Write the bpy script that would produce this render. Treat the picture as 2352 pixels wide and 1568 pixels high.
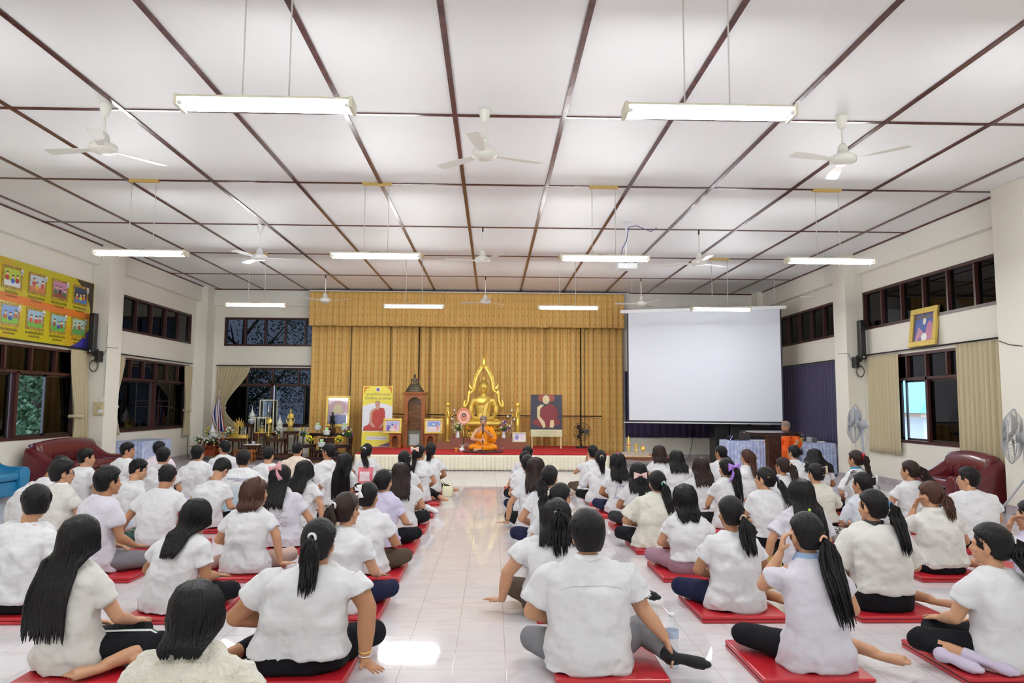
import bpy, bmesh, math, random
from math import sin, cos, pi, radians as rad
from mathutils import Vector, Matrix, noise
from mathutils.bvhtree import BVHTree
SC = bpy.context.scene
for o in list(bpy.data.objects): bpy.data.objects.remove(o)
COL = SC.collection
random.seed(7)

# ---------------------------------------------------------------- camera
cam = bpy.data.objects.new('camera', bpy.data.cameras.new('camera')); COL.objects.link(cam)
cam.data.lens = 25.0; cam.data.sensor_width = 36.0; cam.data.clip_end = 300
CR = Vector((0.99960854, -0.02733633, 0.00595787)); CU = Vector((-0.0083384, -0.08781292, 0.99610208)); CF = Vector((0.0267066, 0.99576183, 0.08800648))
CM = Matrix((CR, CU, -CF)).transposed().to_4x4(); CM.translation = (0, 0, 1.5)
cam.matrix_world = CM
SC.camera = cam
# ---------------------------------------------------------------- sky, exposure
W = bpy.data.worlds.new('world'); SC.world = W; W.use_nodes = True
bg = W.node_tree.nodes['Background']; bg.inputs[0].default_value = (0.55, 0.68, 1.0, 1); bg.inputs[1].default_value = 3.0
SC.view_settings.view_transform = 'Standard'; SC.view_settings.look = 'None'; SC.view_settings.gamma = 1; SC.view_settings.use_curve_mapping = False
SC.view_settings.exposure = 0.95
TUBE = 78.0     # fluorescent tube emission

# ---------------------------------------------------------------- materials
MATS = {}
def mat(name, col, rough=.6, metal=0, emit=None, es=0, spec=.5, bump=None, noise_mix=None, trans=None, sheen=0, coat=0, alpha=None):
    """bump=(scale,strength[,stretch xyz]); noise_mix=(col2,scale,lo,hi[,stretch])"""
    if name in MATS: return MATS[name]
    m = bpy.data.materials.new(name); m.use_nodes = True; MATS[name] = m
    nt = m.node_tree; b = nt.nodes['Principled BSDF']
    c = (*col, 1) if len(col) == 3 else col
    b.inputs['Base Color'].default_value = c; b.inputs['Roughness'].default_value = rough; b.inputs['Metallic'].default_value = metal
    b.inputs['Specular IOR Level'].default_value = spec
    if coat: b.inputs['Coat Weight'].default_value = coat; b.inputs['Coat Roughness'].default_value = .1
    if sheen: b.inputs['Sheen Weight'].default_value = sheen
    if emit: b.inputs['Emission Color'].default_value = (*emit, 1); b.inputs['Emission Strength'].default_value = es
    if trans: b.inputs['Transmission Weight'].default_value = trans
    if alpha is not None: b.inputs['Alpha'].default_value = alpha
    def tc(st, which='Object'):
        t = nt.nodes.new('ShaderNodeTexCoord'); mp = nt.nodes.new('ShaderNodeMapping'); mp.inputs['Scale'].default_value = st
        nt.links.new(t.outputs[which], mp.inputs['Vector']); return mp.outputs[0]
    if noise_mix:
        col2, sc, lo, hi = noise_mix[:4]; st = noise_mix[4] if len(noise_mix) > 4 else (1, 1, 1)
        n = nt.nodes.new('ShaderNodeTexNoise'); n.inputs['Scale'].default_value = sc; n.inputs['Detail'].default_value = 4
        nt.links.new(tc(st), n.inputs['Vector'])
        r = nt.nodes.new('ShaderNodeMapRange'); r.inputs[1].default_value = lo; r.inputs[2].default_value = hi
        nt.links.new(n.outputs[0], r.inputs[0])
        x = nt.nodes.new('ShaderNodeMix'); x.data_type = 'RGBA'; x.inputs[6].default_value = c; x.inputs[7].default_value = (*col2, 1)
        nt.links.new(r.outputs[0], x.inputs[0]); nt.links.new(x.outputs[2], b.inputs['Base Color'])
    if bump:
        sc, s = bump[:2]; st = bump[2] if len(bump) > 2 else (1, 1, 1)
        n = nt.nodes.new('ShaderNodeTexNoise'); n.inputs['Scale'].default_value = sc; n.inputs['Detail'].default_value = 3
        nt.links.new(tc(st), n.inputs['Vector'])
        bp = nt.nodes.new('ShaderNodeBump'); bp.inputs['Strength'].default_value = s; bp.inputs['Distance'].default_value = .02
        nt.links.new(n.outputs[0], bp.inputs['Height']); nt.links.new(bp.outputs[0], b.inputs['Normal'])
    return m
def hexc(h):
    h = h.lstrip('#'); r = [int(h[i:i+2], 16)/255 for i in (0, 2, 4)]
    return tuple(x/12.92 if x <= .04045 else ((x+.055)/1.055)**2.4 for x in r)

# ---------------------------------------------------------------- mesh builder
class MB:
    def __init__(s): s.v = []; s.f = []; s.mi = []; s.sm = []; s.cur = 0; s.smooth = False; s.X = None
    def mat(s, i, smooth=None):
        s.cur = i
        if smooth is not None: s.smooth = smooth
        return s
    def add(s, vs, fs, smooth=None):
        o = len(s.v)
        if s.X is not None: vs = [s.X @ Vector(v) for v in vs]
        s.v.extend(tuple(v) for v in vs)
        for f in fs: s.f.append(tuple(i+o for i in f)); s.mi.append(s.cur); s.sm.append(s.smooth if smooth is None else smooth)
        return s
    def box(s, x0, x1, y0, y1, z0, z1):
        return s.add([(x, y, z) for z in (z0, z1) for y in (y0, y1) for x in (x0, x1)], [(0, 2, 3, 1), (4, 5, 7, 6), (0, 1, 5, 4), (2, 6, 7, 3), (0, 4, 6, 2), (1, 3, 7, 5)], False)
    def cbox(s, c, d, R=None):
        x, y, z = d[0]/2, d[1]/2, d[2]/2
        vs = [Vector((a, b, e)) for e in (-z, z) for b in (-y, y) for a in (-x, x)]
        if R is not None: vs = [R @ v for v in vs]
        c = Vector(c)
        return s.add([v+c for v in vs], [(0, 2, 3, 1), (4, 5, 7, 6), (0, 1, 5, 4), (2, 6, 7, 3), (0, 4, 6, 2), (1, 3, 7, 5)], False)
    def rings(s, rs, cap=True, closed=False, smooth=True):
        n = len(rs[0]); vs = [p for r in rs for p in r]; fs = []
        m = len(rs)
        for i in range(m if closed else m-1):
            j = (i+1) % m
            for k in range(n): fs.append((i*n+k, i*n+(k+1) % n, j*n+(k+1) % n, j*n+k))
        if cap and not closed: fs.append(tuple(range(n))[::-1]); fs.append(tuple((m-1)*n+k for k in range(n)))
        return s.add(vs, fs, smooth)
    def lathe(s, prof, c=(0, 0, 0), n=24, cap=True, sx=1, sy=1, R=None):
        c = Vector(c); rs = []
        for r, z in prof:
            ring = []
            for k in range(n):
                a = 2*pi*k/n; v = Vector((r*cos(a)*sx, r*sin(a)*sy, z))
                if R is not None: v = R @ v
                ring.append(v+c)
            rs.append(ring)
        return s.rings(rs, cap)
    def cyl(s, p0, p1, r0, r1=None, n=12, cap=True, smooth=True):
        return s.tube([p0, p1], [r0, r0 if r1 is None else r1], n, cap, smooth=smooth)
    def tube(s, pts, rad_, n=8, cap=True, closed=False, flat=1.0, up=None, smooth=True):
        pts = [Vector(p) for p in pts]; m = len(pts)
        if not isinstance(rad_, (list, tuple)): rad_ = [rad_]*m
        rs = []; prev = None
        for i, p in enumerate(pts):
            if closed: t = pts[(i+1) % m]-pts[i-1]
            else: t = pts[min(i+1, m-1)]-pts[max(i-1, 0)]
            t.normalize()
            if prev is None:
                u = Vector(up) if up else (Vector((0, 0, 1)) if abs(t.z) < .9 else Vector((0, 1, 0)))
            else: u = prev
            u = (u-t*u.dot(t))
            if u.length < 1e-6: u = t.orthogonal()
            u.normalize(); prev = u; w = t.cross(u)
            r = rad_[i]; rs.append([p+w*(r*cos(2*pi*k/n))+u*(r*flat*sin(2*pi*k/n)) for k in range(n)])
        return s.rings(rs, cap, closed, smooth)
    def ell(s, c, r, n=16, m=10, R=None, smooth=True):
        c = Vector(c); vs = [Vector((0, 0, -r[2]))]; fs = []
        for i in range(1, m):
            a = -pi/2+pi*i/m
            for k in range(n): b = 2*pi*k/n; vs.append(Vector((r[0]*cos(a)*cos(b), r[1]*cos(a)*sin(b), r[2]*sin(a))))
        vs.append(Vector((0, 0, r[2])))
        if R is not None: vs = [R @ v for v in vs]
        vs = [v+c for v in vs]
        for k in range(n): fs.append((0, 1+(k+1) % n, 1+k))
        for i in range(m-2):
            for k in range(n): fs.append((1+i*n+k, 1+i*n+(k+1) % n, 1+(i+1)*n+(k+1) % n, 1+(i+1)*n+k))
        l = len(vs)-1
        for k in range(n): fs.append((l, 1+(m-2)*n+k, 1+(m-2)*n+(k+1) % n))
        return s.add(vs, fs, smooth)
    def prism(s, pts, o, u, w, d):
        """extrude 2D pts (a,b)-> o+u*a+w*b by vector d"""
        o, u, w, d = map(Vector, (o, u, w, d)); n = len(pts)
        A = [o+u*a+w*b for a, b in pts]; B = [p+d for p in A]
        fs = [tuple(range(n)), tuple(range(2*n-1, n-1, -1))]+[(k, n+k, n+(k+1) % n, (k+1) % n) for k in range(n)]
        return s.add(A+B, fs, False)
    def grid(s, fn, nu, nv, smooth=True, closed_u=False):
        vs = [fn(i/nu, j/nv) for j in range(nv+1) for i in range(nu+1)]
        fs = [(j*(nu+1)+i, j*(nu+1)+i+1, (j+1)*(nu+1)+i+1, (j+1)*(nu+1)+i) for j in range(nv) for i in range(nu)]
        return s.add(vs, fs, smooth)
    def sheet(s, fn, nu, nv, th=.004, nrm=(0, 1, 0)):
        """thick cloth: fn(u,v)->point, offset by nrm*th for the other side"""
        nrm = Vector(nrm); W_ = nu+1
        A = [Vector(fn(i/nu, j/nv)) for j in range(nv+1) for i in range(nu+1)]; B = [p+nrm*th for p in A]; N = len(A)
        fs = []
        for j in range(nv):
            for i in range(nu):
                q = (j*W_+i, j*W_+i+1, (j+1)*W_+i+1, (j+1)*W_+i); fs.append(q); fs.append(tuple(N+k for k in q[::-1]))
        for i in range(nu): fs.append((i+1, i, N+i, N+i+1)); k = nv*W_+i; fs.append((k, k+1, N+k+1, N+k))
        for j in range(nv): a = j*W_; b = a+W_; fs.append((a, b, N+b, N+a)); a = j*W_+nu; b = a+W_; fs.append((b, a, N+a, N+b))
        return s.add(A+B, fs, True)
def obj(name, mb, mats, parent=None, loc=None, label=None, cat=None, group=None, kind=None, bevel=0, rz=None):
    me = bpy.data.meshes.new(name); me.from_pydata(mb.v, [], mb.f); me.update()
    if not isinstance(mats, (list, tuple)): mats = [mats]
    for m in mats: me.materials.append(m)
    me.polygons.foreach_set('material_index', mb.mi); me.polygons.foreach_set('use_smooth', mb.sm)
    o = bpy.data.objects.new(name, me); COL.objects.link(o)
    if parent: o.parent = parent
    if loc is not None: o.location = loc
    if rz is not None: o.rotation_euler = (0, 0, rz)
    tag(o, label, cat, group, kind)
    if bevel:
        b = o.modifiers.new('b', 'BEVEL'); b.width = bevel; b.segments = 2; b.limit_method = 'ANGLE'
    return o
def tag(o, label=None, cat=None, group=None, kind=None):
    if label: o['label'] = label
    if cat: o['category'] = cat
    if group: o['group'] = group
    if kind: o['kind'] = kind
    return o
def thing(name, label, cat, loc=(0, 0, 0), rz=0, group=None, kind=None):
    o = bpy.data.objects.new(name, None); COL.objects.link(o); o.empty_display_size = .1
    o.location = loc; o.rotation_euler = (0, 0, rz); return tag(o, label, cat, group, kind)
def copy_tree(o, loc=None, label=None, parent=None, rz=None):
    c = o.copy(); COL.objects.link(c)
    if parent: c.parent = parent
    if loc is not None: c.location = loc
    if rz is not None: c.rotation_euler = (0, 0, rz)
    if label: c['label'] = label
    for ch in list(o.children): copy_tree(ch, parent=c)
    return c
def text(name, s, size, material, parent, M, align='CENTER', off=0, depth=.001):
    cu = bpy.data.curves.new(name, 'FONT'); cu.body = s; cu.size = size; cu.align_x = align; cu.align_y = 'CENTER'; cu.extrude = depth; cu.offset = off; cu.resolution_u = 3
    t = bpy.data.objects.new(name, cu); COL.objects.link(t)
    bpy.context.view_layer.update()
    me = bpy.data.meshes.new_from_object(t.evaluated_get(bpy.context.evaluated_depsgraph_get()))
    COL.objects.unlink(t); bpy.data.objects.remove(t)
    me.materials.clear(); me.materials.append(material)
    o = bpy.data.objects.new(name, me); COL.objects.link(o)
    if parent: o.parent = parent
    o.matrix_basis = M
    return o
def FM(loc, x=(1, 0, 0), y=(0, 0, 1)):
    """frame matrix whose local x,y axes are given (text lies in local xy)"""
    x = Vector(x).normalized(); y = Vector(y).normalized(); z = x.cross(y)
    M = Matrix((x, y, z)).transposed().to_4x4(); M.translation = loc; return M
BAKE = []
def blob(name, mb, material, parent, vox, smooth=4, disp=None, label=None):
    """organic part: primitives fused into one continuous skin by a voxel remesh (baked later in one go)"""
    o = obj(name, mb, material, parent, label=label)
    m = o.modifiers.new('r', 'REMESH'); m.mode = 'VOXEL'; m.voxel_size = vox; m.use_smooth_shade = True
    if smooth: m = o.modifiers.new('s', 'SMOOTH'); m.factor = .5; m.iterations = smooth
    if disp:
        for tx, st in disp: d = o.modifiers.new('d', 'DISPLACE'); d.texture = tx; d.strength = st; d.mid_level = .5; d.texture_coords = 'GLOBAL'
    BAKE.append(o); return o
def bake():
    bpy.context.view_layer.update(); dg = bpy.context.evaluated_depsgraph_get()
    new = [(o, bpy.data.meshes.new_from_object(o.evaluated_get(dg), preserve_all_data_layers=False, depsgraph=dg)) for o in BAKE]
    for o, me in new:
        o.modifiers.clear(); old = o.data; o.data = me; bpy.data.meshes.remove(old)
        me.polygons.foreach_set('use_smooth', [True]*len(me.polygons))
    BAKE.clear()
def lerp(a, b, t): return a+(b-a)*t
def sstep(a, b, x): t = max(0, min(1, (x-a)/(b-a))); return t*t*(3-2*t)

CEIL = 4.67; XL, XR, YF, YB = -8.08, 7.65, 20.0, -4.0
white_wall = mat('wall_paint', (.85, .82, .72), .55, bump=(3, .05))
beam_paint = mat('beam_paint', (.84, .82, .75), .5)
panel_white = mat('ceiling_panel', (.88, .88, .875), .5, bump=(.6, .25))
batten_brown = mat('batten_brown', hexc('4b2320'), .22, noise_mix=(hexc('643a34'), 6, .4, .7))
frame_brown = mat('window_frame_brown', hexc('3f1c18'), .35)
dark_frame = mat('dark_aluminium', hexc('2a2523'), .35)
lav = mat('lavender_tile', (.42, .37, .40), .25, noise_mix=((.52, .47, .5), 4, .4, .6))

# tiled floor, pale pink-grey marble print with thin grout
fl = bpy.data.materials.new('floor_tiles'); fl.use_nodes = True; nt = fl.node_tree; b = nt.nodes['Principled BSDF']
tc = nt.nodes.new('ShaderNodeTexCoord'); mp = nt.nodes.new('ShaderNodeMapping'); mp.inputs['Location'].default_value = (.812, .006, 0)
nt.links.new(tc.outputs['Object'], mp.inputs['Vector'])
br = nt.nodes.new('ShaderNodeTexBrick'); br.offset = 0; br.inputs['Scale'].default_value = 1; br.inputs['Brick Width'].default_value = .3; br.inputs['Row Height'].default_value = .3
br.inputs['Mortar Size'].default_value = .0022; br.inputs['Mortar Smooth'].default_value = .3; br.inputs['Bias'].default_value = -1
br.inputs['Color1'].default_value = (.72, .685, .70, 1); br.inputs['Color2'].default_value = (.64, .60, .62, 1); br.inputs['Mortar'].default_value = (.42, .40, .42, 1)
nt.links.new(mp.outputs[0], br.inputs['Vector'])
n1 = nt.nodes.new('ShaderNodeTexNoise'); n1.inputs['Scale'].default_value = 2.2; n1.inputs['Detail'].default_value = 6; n1.inputs['Distortion'].default_value = 1.6
mp2 = nt.nodes.new('ShaderNodeMapping'); mp2.inputs['Scale'].default_value = (1, 2.6, 1); nt.links.new(tc.outputs['Object'], mp2.inputs['Vector']); nt.links.new(mp2.outputs[0], n1.inputs['Vector'])
r1 = nt.nodes.new('ShaderNodeMapRange'); r1.inputs[1].default_value = .5; r1.inputs[2].default_value = .75; r1.inputs[4].default_value = .55; nt.links.new(n1.outputs[0], r1.inputs[0])
x1 = nt.nodes.new('ShaderNodeMix'); x1.data_type = 'RGBA'; x1.inputs[7].default_value = (.60, .50, .525, 1)
nt.links.new(r1.outputs[0], x1.inputs[0]); nt.links.new(br.outputs['Color'], x1.inputs[6]); nt.links.new(x1.outputs[2], b.inputs['Base Color'])
b.inputs['Roughness'].default_value = .055; b.inputs['Specular IOR Level'].default_value = .6
bp = nt.nodes.new('ShaderNodeBump'); bp.inputs['Strength'].default_value = .25; bp.inputs['Distance'].default_value = .002; bp.invert = True
nt.links.new(br.outputs['Fac'], bp.inputs['Height'])
n2 = nt.nodes.new('ShaderNodeTexNoise'); n2.inputs['Scale'].default_value = 5; nt.links.new(tc.outputs['Object'], n2.inputs['Vector'])
bp2 = nt.nodes.new('ShaderNodeBump'); bp2.inputs['Strength'].default_value = .08; bp2.inputs['Distance'].default_value = .01
nt.links.new(n2.outputs[0], bp2.inputs['Height']); nt.links.new(bp.outputs[0], bp2.inputs['Normal']); nt.links.new(bp2.outputs[0], b.inputs['Normal'])

# ---------------------------------------------------------------- room shell
def S(name, mb, m, **k): return obj(name, mb, m, kind='structure', **k)
S('floor', MB().box(XL-.2, XR+.2, YB-.2, YF+.2, -.2, 0), fl)
S('ceiling', MB().box(XL-.2, XR+.2, YB-.2, YF+.2, CEIL, CEIL+.1), panel_white)
S('wall_back', MB().box(XL-.2, XR+.2, YB-.2, YB, 0, CEIL), white_wall)
def wall(name, axis, pos, th, a0, a1, holes):
    """wall in plane axis=pos (x or y), running a0..a1, height 0..CEIL, holes (a,b,z0,z1)"""
    mb = MB(); cuts = sorted(set([a0, a1]+[h[0] for h in holes]+[h[1] for h in holes]))
    for p, q in zip(cuts, cuts[1:]):
        hs = sorted([(h[2], h[3]) for h in holes if h[0] <= p+1e-6 and h[1] >= q-1e-6]); z = 0
        for z0, z1 in hs+[(CEIL, CEIL)]:
            if z0 > z+1e-6:
                if axis == 'x': mb.box(min(pos, pos+th), max(pos, pos+th), p, q, z, z0)
                else: mb.box(p, q, min(pos, pos+th), max(pos, pos+th), z, z0)
            z = z1
    return S(name, mb, white_wall)
LW = [(10.6, 14.05, .84, 2.48), (15.5, 19.1, .84, 2.48)]; LU = [(15.5, 19.15, 3.05, 3.84)]
RW = [(10.6, 14.1, .84, 2.48), (15.5, 19.1, .84, 2.48)]; RU = [(10.3, 14.38, 3.06, 3.84), (15.5, 18.8, 3.05, 3.84)]
FW = [(-7.55, -4.7, .84, 2.48), (-7.5, -4.7, 3.08, 3.88)]
wall('wall_left', 'x', XL, -.2, YB, YF, LW+LU); wall('wall_right', 'x', XR, .2, YB, YF, RW+RU); wall('wall_front', 'y', YF, .2, XL-.2, XR+.2, FW)
tn = [0]
def trim(mb, m, **k): tn[0] += 1; return S('trim_%d' % tn[0], mb, m, **k)
for (y0, y1) in ((14.42, 14.95), (9.4, 10.03), (4.7, 5.25), (-.2, .35)):       # columns standing proud of the side walls
    trim(MB().box(XL, XL+.36, y0, y1, 0, CEIL), white_wall, bevel=.008); trim(MB().box(XR-.36, XR, y0, y1, 0, CEIL), white_wall, bevel=.008)
trim(MB().box(XL, XL+.3, YF-.55, YF, 0, CEIL), white_wall); trim(MB().box(XR-.3, XR, YF-.55, YF, 0, CEIL), white_wall)
trim(MB().box(XL, XL+.14, YB, YF, 4.25, CEIL), beam_paint); trim(MB().box(XR-.14, XR, YB, YF, 4.22, CEIL), beam_paint); trim(MB().box(XL, XR, YF-.1, YF, 4.2, CEIL), beam_paint)
# brown battens over the panel joints
for i in range(-6, 7):
    x = i*1.2-.439; trim(MB().box(x-.026, x+.026, YB, YF-.1, CEIL-.016, CEIL), batten_brown)
for j in range(-3, 6):
    y = 5.114+2.483*j; trim(MB().box(XL+.14, XR-.14, y-.022, y+.022, CEIL-.013, CEIL), batten_brown)
for x in (XL+.14, XR-.14): trim(MB().box(x-.02, x+.02, YB, YF-.1, CEIL-.03, CEIL), batten_brown)
trim(MB().box(XL+.14, XR-.14, YF-.13, YF-.1, CEIL-.03, CEIL), batten_brown)
# lavender skirting tiles and the slightly raised strip along the front
S('baseboard_left', MB().box(XL, XL+.012, YB, YF, 0, .13), lav); S('baseboard_right', MB().box(XR-.012, XR, YB, YF, 0, .13), lav); S('baseboard_front', MB().box(XL, XR, YF-.012, YF, 0, .13), lav)
for (y0, y1) in ((14.42, 14.95), (9.4, 10.03), (4.7, 5.25)):
    trim(MB().box(XL+.01, XL+.372, y0-.012, y1+.012, 0, .13), lav); trim(MB().box(XR-.372, XR-.01, y0-.012, y1+.012, 0, .13), lav)
trim(MB().box(XL+.012, XR-.012, 17.2, YF-.012, 0, .035), lav, bevel=.006)
trim(MB().box(5.25, XR-.012, 8.3, 9.39, 0, .006), lav)

# ---------------------------------------------------------------- windows
def glass(name, tint, rough=.03, refl=.12):
    m = bpy.data.materials.new(name); m.use_nodes = True; nt = m.node_tree; nt.nodes.clear()
    o = nt.nodes.new('ShaderNodeOutputMaterial'); t = nt.nodes.new('ShaderNodeBsdfTransparent'); g = nt.nodes.new('ShaderNodeBsdfGlossy'); mx = nt.nodes.new('ShaderNodeMixShader'); fr = nt.nodes.new('ShaderNodeFresnel')
    fr.inputs[0].default_value = 1.3
    t.inputs[0].default_value = (*tint, 1); g.inputs[0].default_value = (1, 1, 1, 1); g.inputs['Roughness'].default_value = rough
    nt.links.new(fr.outputs[0], mx.inputs[0]); nt.links.new(t.outputs[0], mx.inputs[1]); nt.links.new(g.outputs[0], mx.inputs[2]); nt.links.new(mx.outputs[0], o.inputs[0]); return m
tinted = glass('tinted_glass', (.05, .055, .06)); medium_glass = glass('smoked_glass', (.13, .135, .14)); clear = glass('clear_glass', (.92, .95, .94)); deep = glass('deep_tinted_glass', (.012, .014, .018))
screen_cloth = mat('insect_screen', (.05, .045, .045), .8)
wn = [0]
def window(axis, pos, out, a0, a1, z0, z1, fans, lower, fan_glass=tinted):
    """frame with a row of small fixed panes on top (if lower) and sliding sashes below. out=+-1 direction outward."""
    wn[0] += 1; n = wn[0]
    root = thing('window_%d' % n, None, None, kind='structure')
    def B(mb, a, b, c, d, t0, t1):
        lo, hi = sorted((pos+out*t0, pos+out*t1))
        return mb.box(lo, hi, a, b, c, d) if axis == 'x' else mb.box(a, b, lo, hi, c, d)
    f = MB(); w = .05
    B(f, a0, a1, z0, z0+w, -.015, .12); B(f, a0, a1, z1-w, z1, -.015, .12); B(f, a0, a0+w, z0, z1, -.015, .12); B(f, a1-w, a1, z0, z1, -.015, .12)
    zt = z1-.47 if lower else z0
    if lower: B(f, a0, a1, zt-w/2, zt+w/2, -.01, .12)
    for k in range(1, fans): a = a0+(a1-a0)*k/fans; B(f, a-.022, a+.022, zt, z1, -.01, .12)
    obj('window_frame', f, frame_brown, root, kind='structure')
    for k in range(fans):
        a = a0+(a1-a0)*k/fans; B(p := MB(), a+.02, a+(a1-a0)/fans-.02, zt+.02, z1-w, .05, .056); obj('pane', p, fan_glass, root, kind='structure')
    if lower:
        mid = (a0+a1)/2; f2 = MB(); B(f2, mid-.035, mid+.035, z0, zt, -.01, .12); obj('mullion', f2, frame_brown, root, kind='structure')
        for (a, b, g, t, bars) in lower:
            s_ = MB(); a_, b_ = a0+(a1-a0)*a, a0+(a1-a0)*b; e = .035
            for q in ((a_, b_, z0+w, z0+w+e), (a_, b_, zt-w/2-e, zt-w/2), (a_, a_+e, z0+w, zt-w/2), (b_-e, b_, z0+w, zt-w/2)): B(s_, *q, t, t+.03)
            for zb in bars: B(s_, a_, b_, z0+zb, z0+zb+.02, t+.005, t+.025)
            so = obj('sash', s_, dark_frame, root, kind='structure')
            if g: B(p := MB(), a_+e, b_-e, z0+w+e, zt-w/2-e, t+.012, t+.017); obj('pane', p, g, so, kind='structure')
    return root
window('x', XL, -1, 10.6, 14.05, .84, 2.48, 5, [(.02, .26, medium_glass, .04, ()), (.26, .48, tinted, .07, ()), (.52, .76, None, .07, ()), (.74, .98, deep, .04, ())], deep)
window('x', XL, -1, 15.5, 19.1, .84, 2.48, 6, [(.02, .28, deep, .04, ()), (.22, .48, clear, .07, (.55, .68)), (.52, .74, medium_glass, .04, (.55, .68)), (.72, .98, deep, .07, ())], deep)
window('x', XL, -1, 15.5, 19.15, 3.05, 3.84, 5, None, tinted)
window('x', XR, 1, 10.6, 14.1, .84, 2.48, 6, [(.02, .26, tinted, .04, ()), (.26, .5, tinted, .04, ()), (.5, .73, None, .09, ()), (.74, .98, deep, .04, ())], deep)
window('x', XR, 1, 10.3, 14.38, 3.06, 3.84, 6, None, tinted)
window('x', XR, 1, 15.5, 18.8, 3.05, 3.84, 5, None, tinted)
window('x', XR, 1, 15.5, 19.1, .84, 2.48, 6, [(.02, .48, deep, .04, ()), (.52, .98, deep, .04, ())], deep)
window('y', YF, 1, -7.55, -4.7, .84, 2.48, 4, [(.02, .26, deep, .04, ()), (.22, .5, medium_glass, .07, (.55, .68)), (.52, .82, medium_glass, .04, (.55, .68)), (.8, .98, deep, .07, ())], medium_glass)
window('y', YF, 1, -7.5, -4.7, 3.08, 3.88, 5, None, medium_glass)

# ---------------------------------------------------------------- fluorescent lamps (their own light is the room's light)
housing = mat('lamp_housing', (.82, .78, .62), .4); tubem = mat('fluorescent_tube', (1, 1, 1), .3, emit=(.93, .97, 1.0), es=TUBE); cap_m = mat('lamp_cap', (.8, .8, .82), .3)
rodm = mat('lamp_rod', (.75, .75, .70), .4); woodm = mat('ceiling_block', hexc('d9b766'), .5); wirem = mat('grey_wire', (.2, .2, .2), .5)
def lamp(loc, label):
    t = thing('fluorescent_lamp', label, 'ceiling lamp', loc, 0, 'twin tube hanging lamps')
    h = MB(); h.add([(x, y, z) for x in (-.63, .63) for y, z in ((-.07, .035), (.07, .035), (.085, .012), (0, -.03), (-.085, .012))],
                    [(0, 1, 2, 3, 4), (9, 8, 7, 6, 5), (0, 5, 6, 1), (1, 6, 7, 2), (2, 7, 8, 3), (3, 8, 9, 4), (4, 9, 5, 0)])
    for x in (-.63, .63): h.box(x-.012, x+.012, -.088, .088, -.045, .037)
    obj('housing', h, housing, t)
    for s in (-1, 1):
        u = obj('tube', MB().cyl((-.60, s*.062, -.022), (.60, s*.062, -.022), .014, n=12), tubem, t)
        for a, b in ((-.62, -.585), (.585, .62)): obj('tube_end', MB().cyl((a, s*.062, -.022), (b, s*.062, -.022), .0155, n=12), cap_m, u)
    top = CEIL-loc[2]
    for s in (-1, 1): obj('hanging_rod', MB().cyl((s*.17-.01, 0, .03), (s*.17-.01, 0, top-.02), .006, n=6), rodm, t)
    obj('ceiling_block', MB().box(-.22, .2, -.035, .035, top-.035, top-.001), woodm, t, bevel=.004)
    w = MB(); w.tube([(-.12, 0, .03), (-.08, .01, .06), (-.02, -.01, .045), (.04, 0, .06), (.07, .01, .03)], .004, 5); obj('wire', w, wirem, t)
    return t
ncol = ['nearest the left wall', 'just left of the aisle', 'just right of the aisle', 'nearest the right wall']
nrow = {.14: 'behind the camera', 5.11: 'in the nearest row', 10.08: 'in the middle row', 15.05: 'in the far row'}
for Y, z in ((.14, 3.68), (5.11, 3.69), (10.08, 3.61), (15.05, 3.57)):
    for k, x in enumerate((-5.0, -1.68, 1.6, 4.89)):
        lamp((x, Y, z), 'lit twin tube lamp %s, %s' % (nrow[Y], ncol[k]))
# ================================================================ people
skinm = mat('skin', hexc('c29170'), .5, bump=(40, .05)); skin_d = mat('skin_tan', hexc('ad7b59'), .5); skin_l = mat('skin_light', hexc('cf9d7c'), .5)
hair_k = mat('hair_black', (.006, .005, .006), .42, spec=.22, bump=(70, .5, (1, 1, .12))); hair_b = mat('hair_brown', (.06, .022, .013), .45, spec=.25, bump=(70, .5, (1, 1, .12))); hair_db = mat('hair_dark_brown', (.022, .010, .008), .45, spec=.25, bump=(70, .5, (1, 1, .12)))
hair_s = mat('hair_stubble', (.23, .17, .14), .7)
def cloth(n, c, r=.85, b=(5, .5, (1, 1, 2.4)), sh=.1, sp=.3): return mat(n, c, r, bump=b, sheen=sh, spec=sp)
def trs(n, c): return cloth(n, c, .9, (5, .4), 0, .2)
SH = dict(white=cloth('cotton_white', (.70, .70, .72)), off=cloth('cotton_offwhite', (.67, .655, .62)), cream=cloth('cotton_cream', (.68, .66, .58)), lilac=cloth('cotton_lilac', (.60, .56, .73)), plilac=cloth('cotton_pale_lilac', (.64, .62, .69)),
          beige=cloth('cotton_beige', (.78, .66, .54)), grey=cloth('sweat_grey', (.62, .64, .70)), ivory=mat('fluffy_ivory', (.78, .74, .62), 1, bump=(55, 1.0), sheen=.8), pink=cloth('cotton_pale_pink', (.80, .70, .76)))
PT = dict(black=trs('trouser_black', (.008, .008, .011)), navy=trs('trouser_navy', (.014, .016, .05)), grey=trs('trouser_grey', (.20, .20, .22)), dgrey=trs('trouser_dark_grey', (.028, .028, .034)), brown=trs('trouser_brown', (.09, .06, .04)),
          mauve=trs('skirt_mauve', (.36, .22, .28)), skinpink=trs('trouser_dusty_pink', (.55, .38, .33)), lilac=trs('trouser_lilac', (.55, .47, .70)), olive=trs('trouser_olive', (.14, .14, .12)))
pat = mat('patterned_cotton', (.75, .72, .66), .85); nt = pat.node_tree; v = nt.nodes.new('ShaderNodeTexVoronoi'); v.inputs['Scale'].default_value = 26; v.feature = 'DISTANCE_TO_EDGE'
w_ = nt.nodes.new('ShaderNodeTexWave'); w_.inputs['Scale'].default_value = 5; w_.inputs['Distortion'].default_value = 9; w_.inputs['Detail Scale'].default_value = 4
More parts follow.
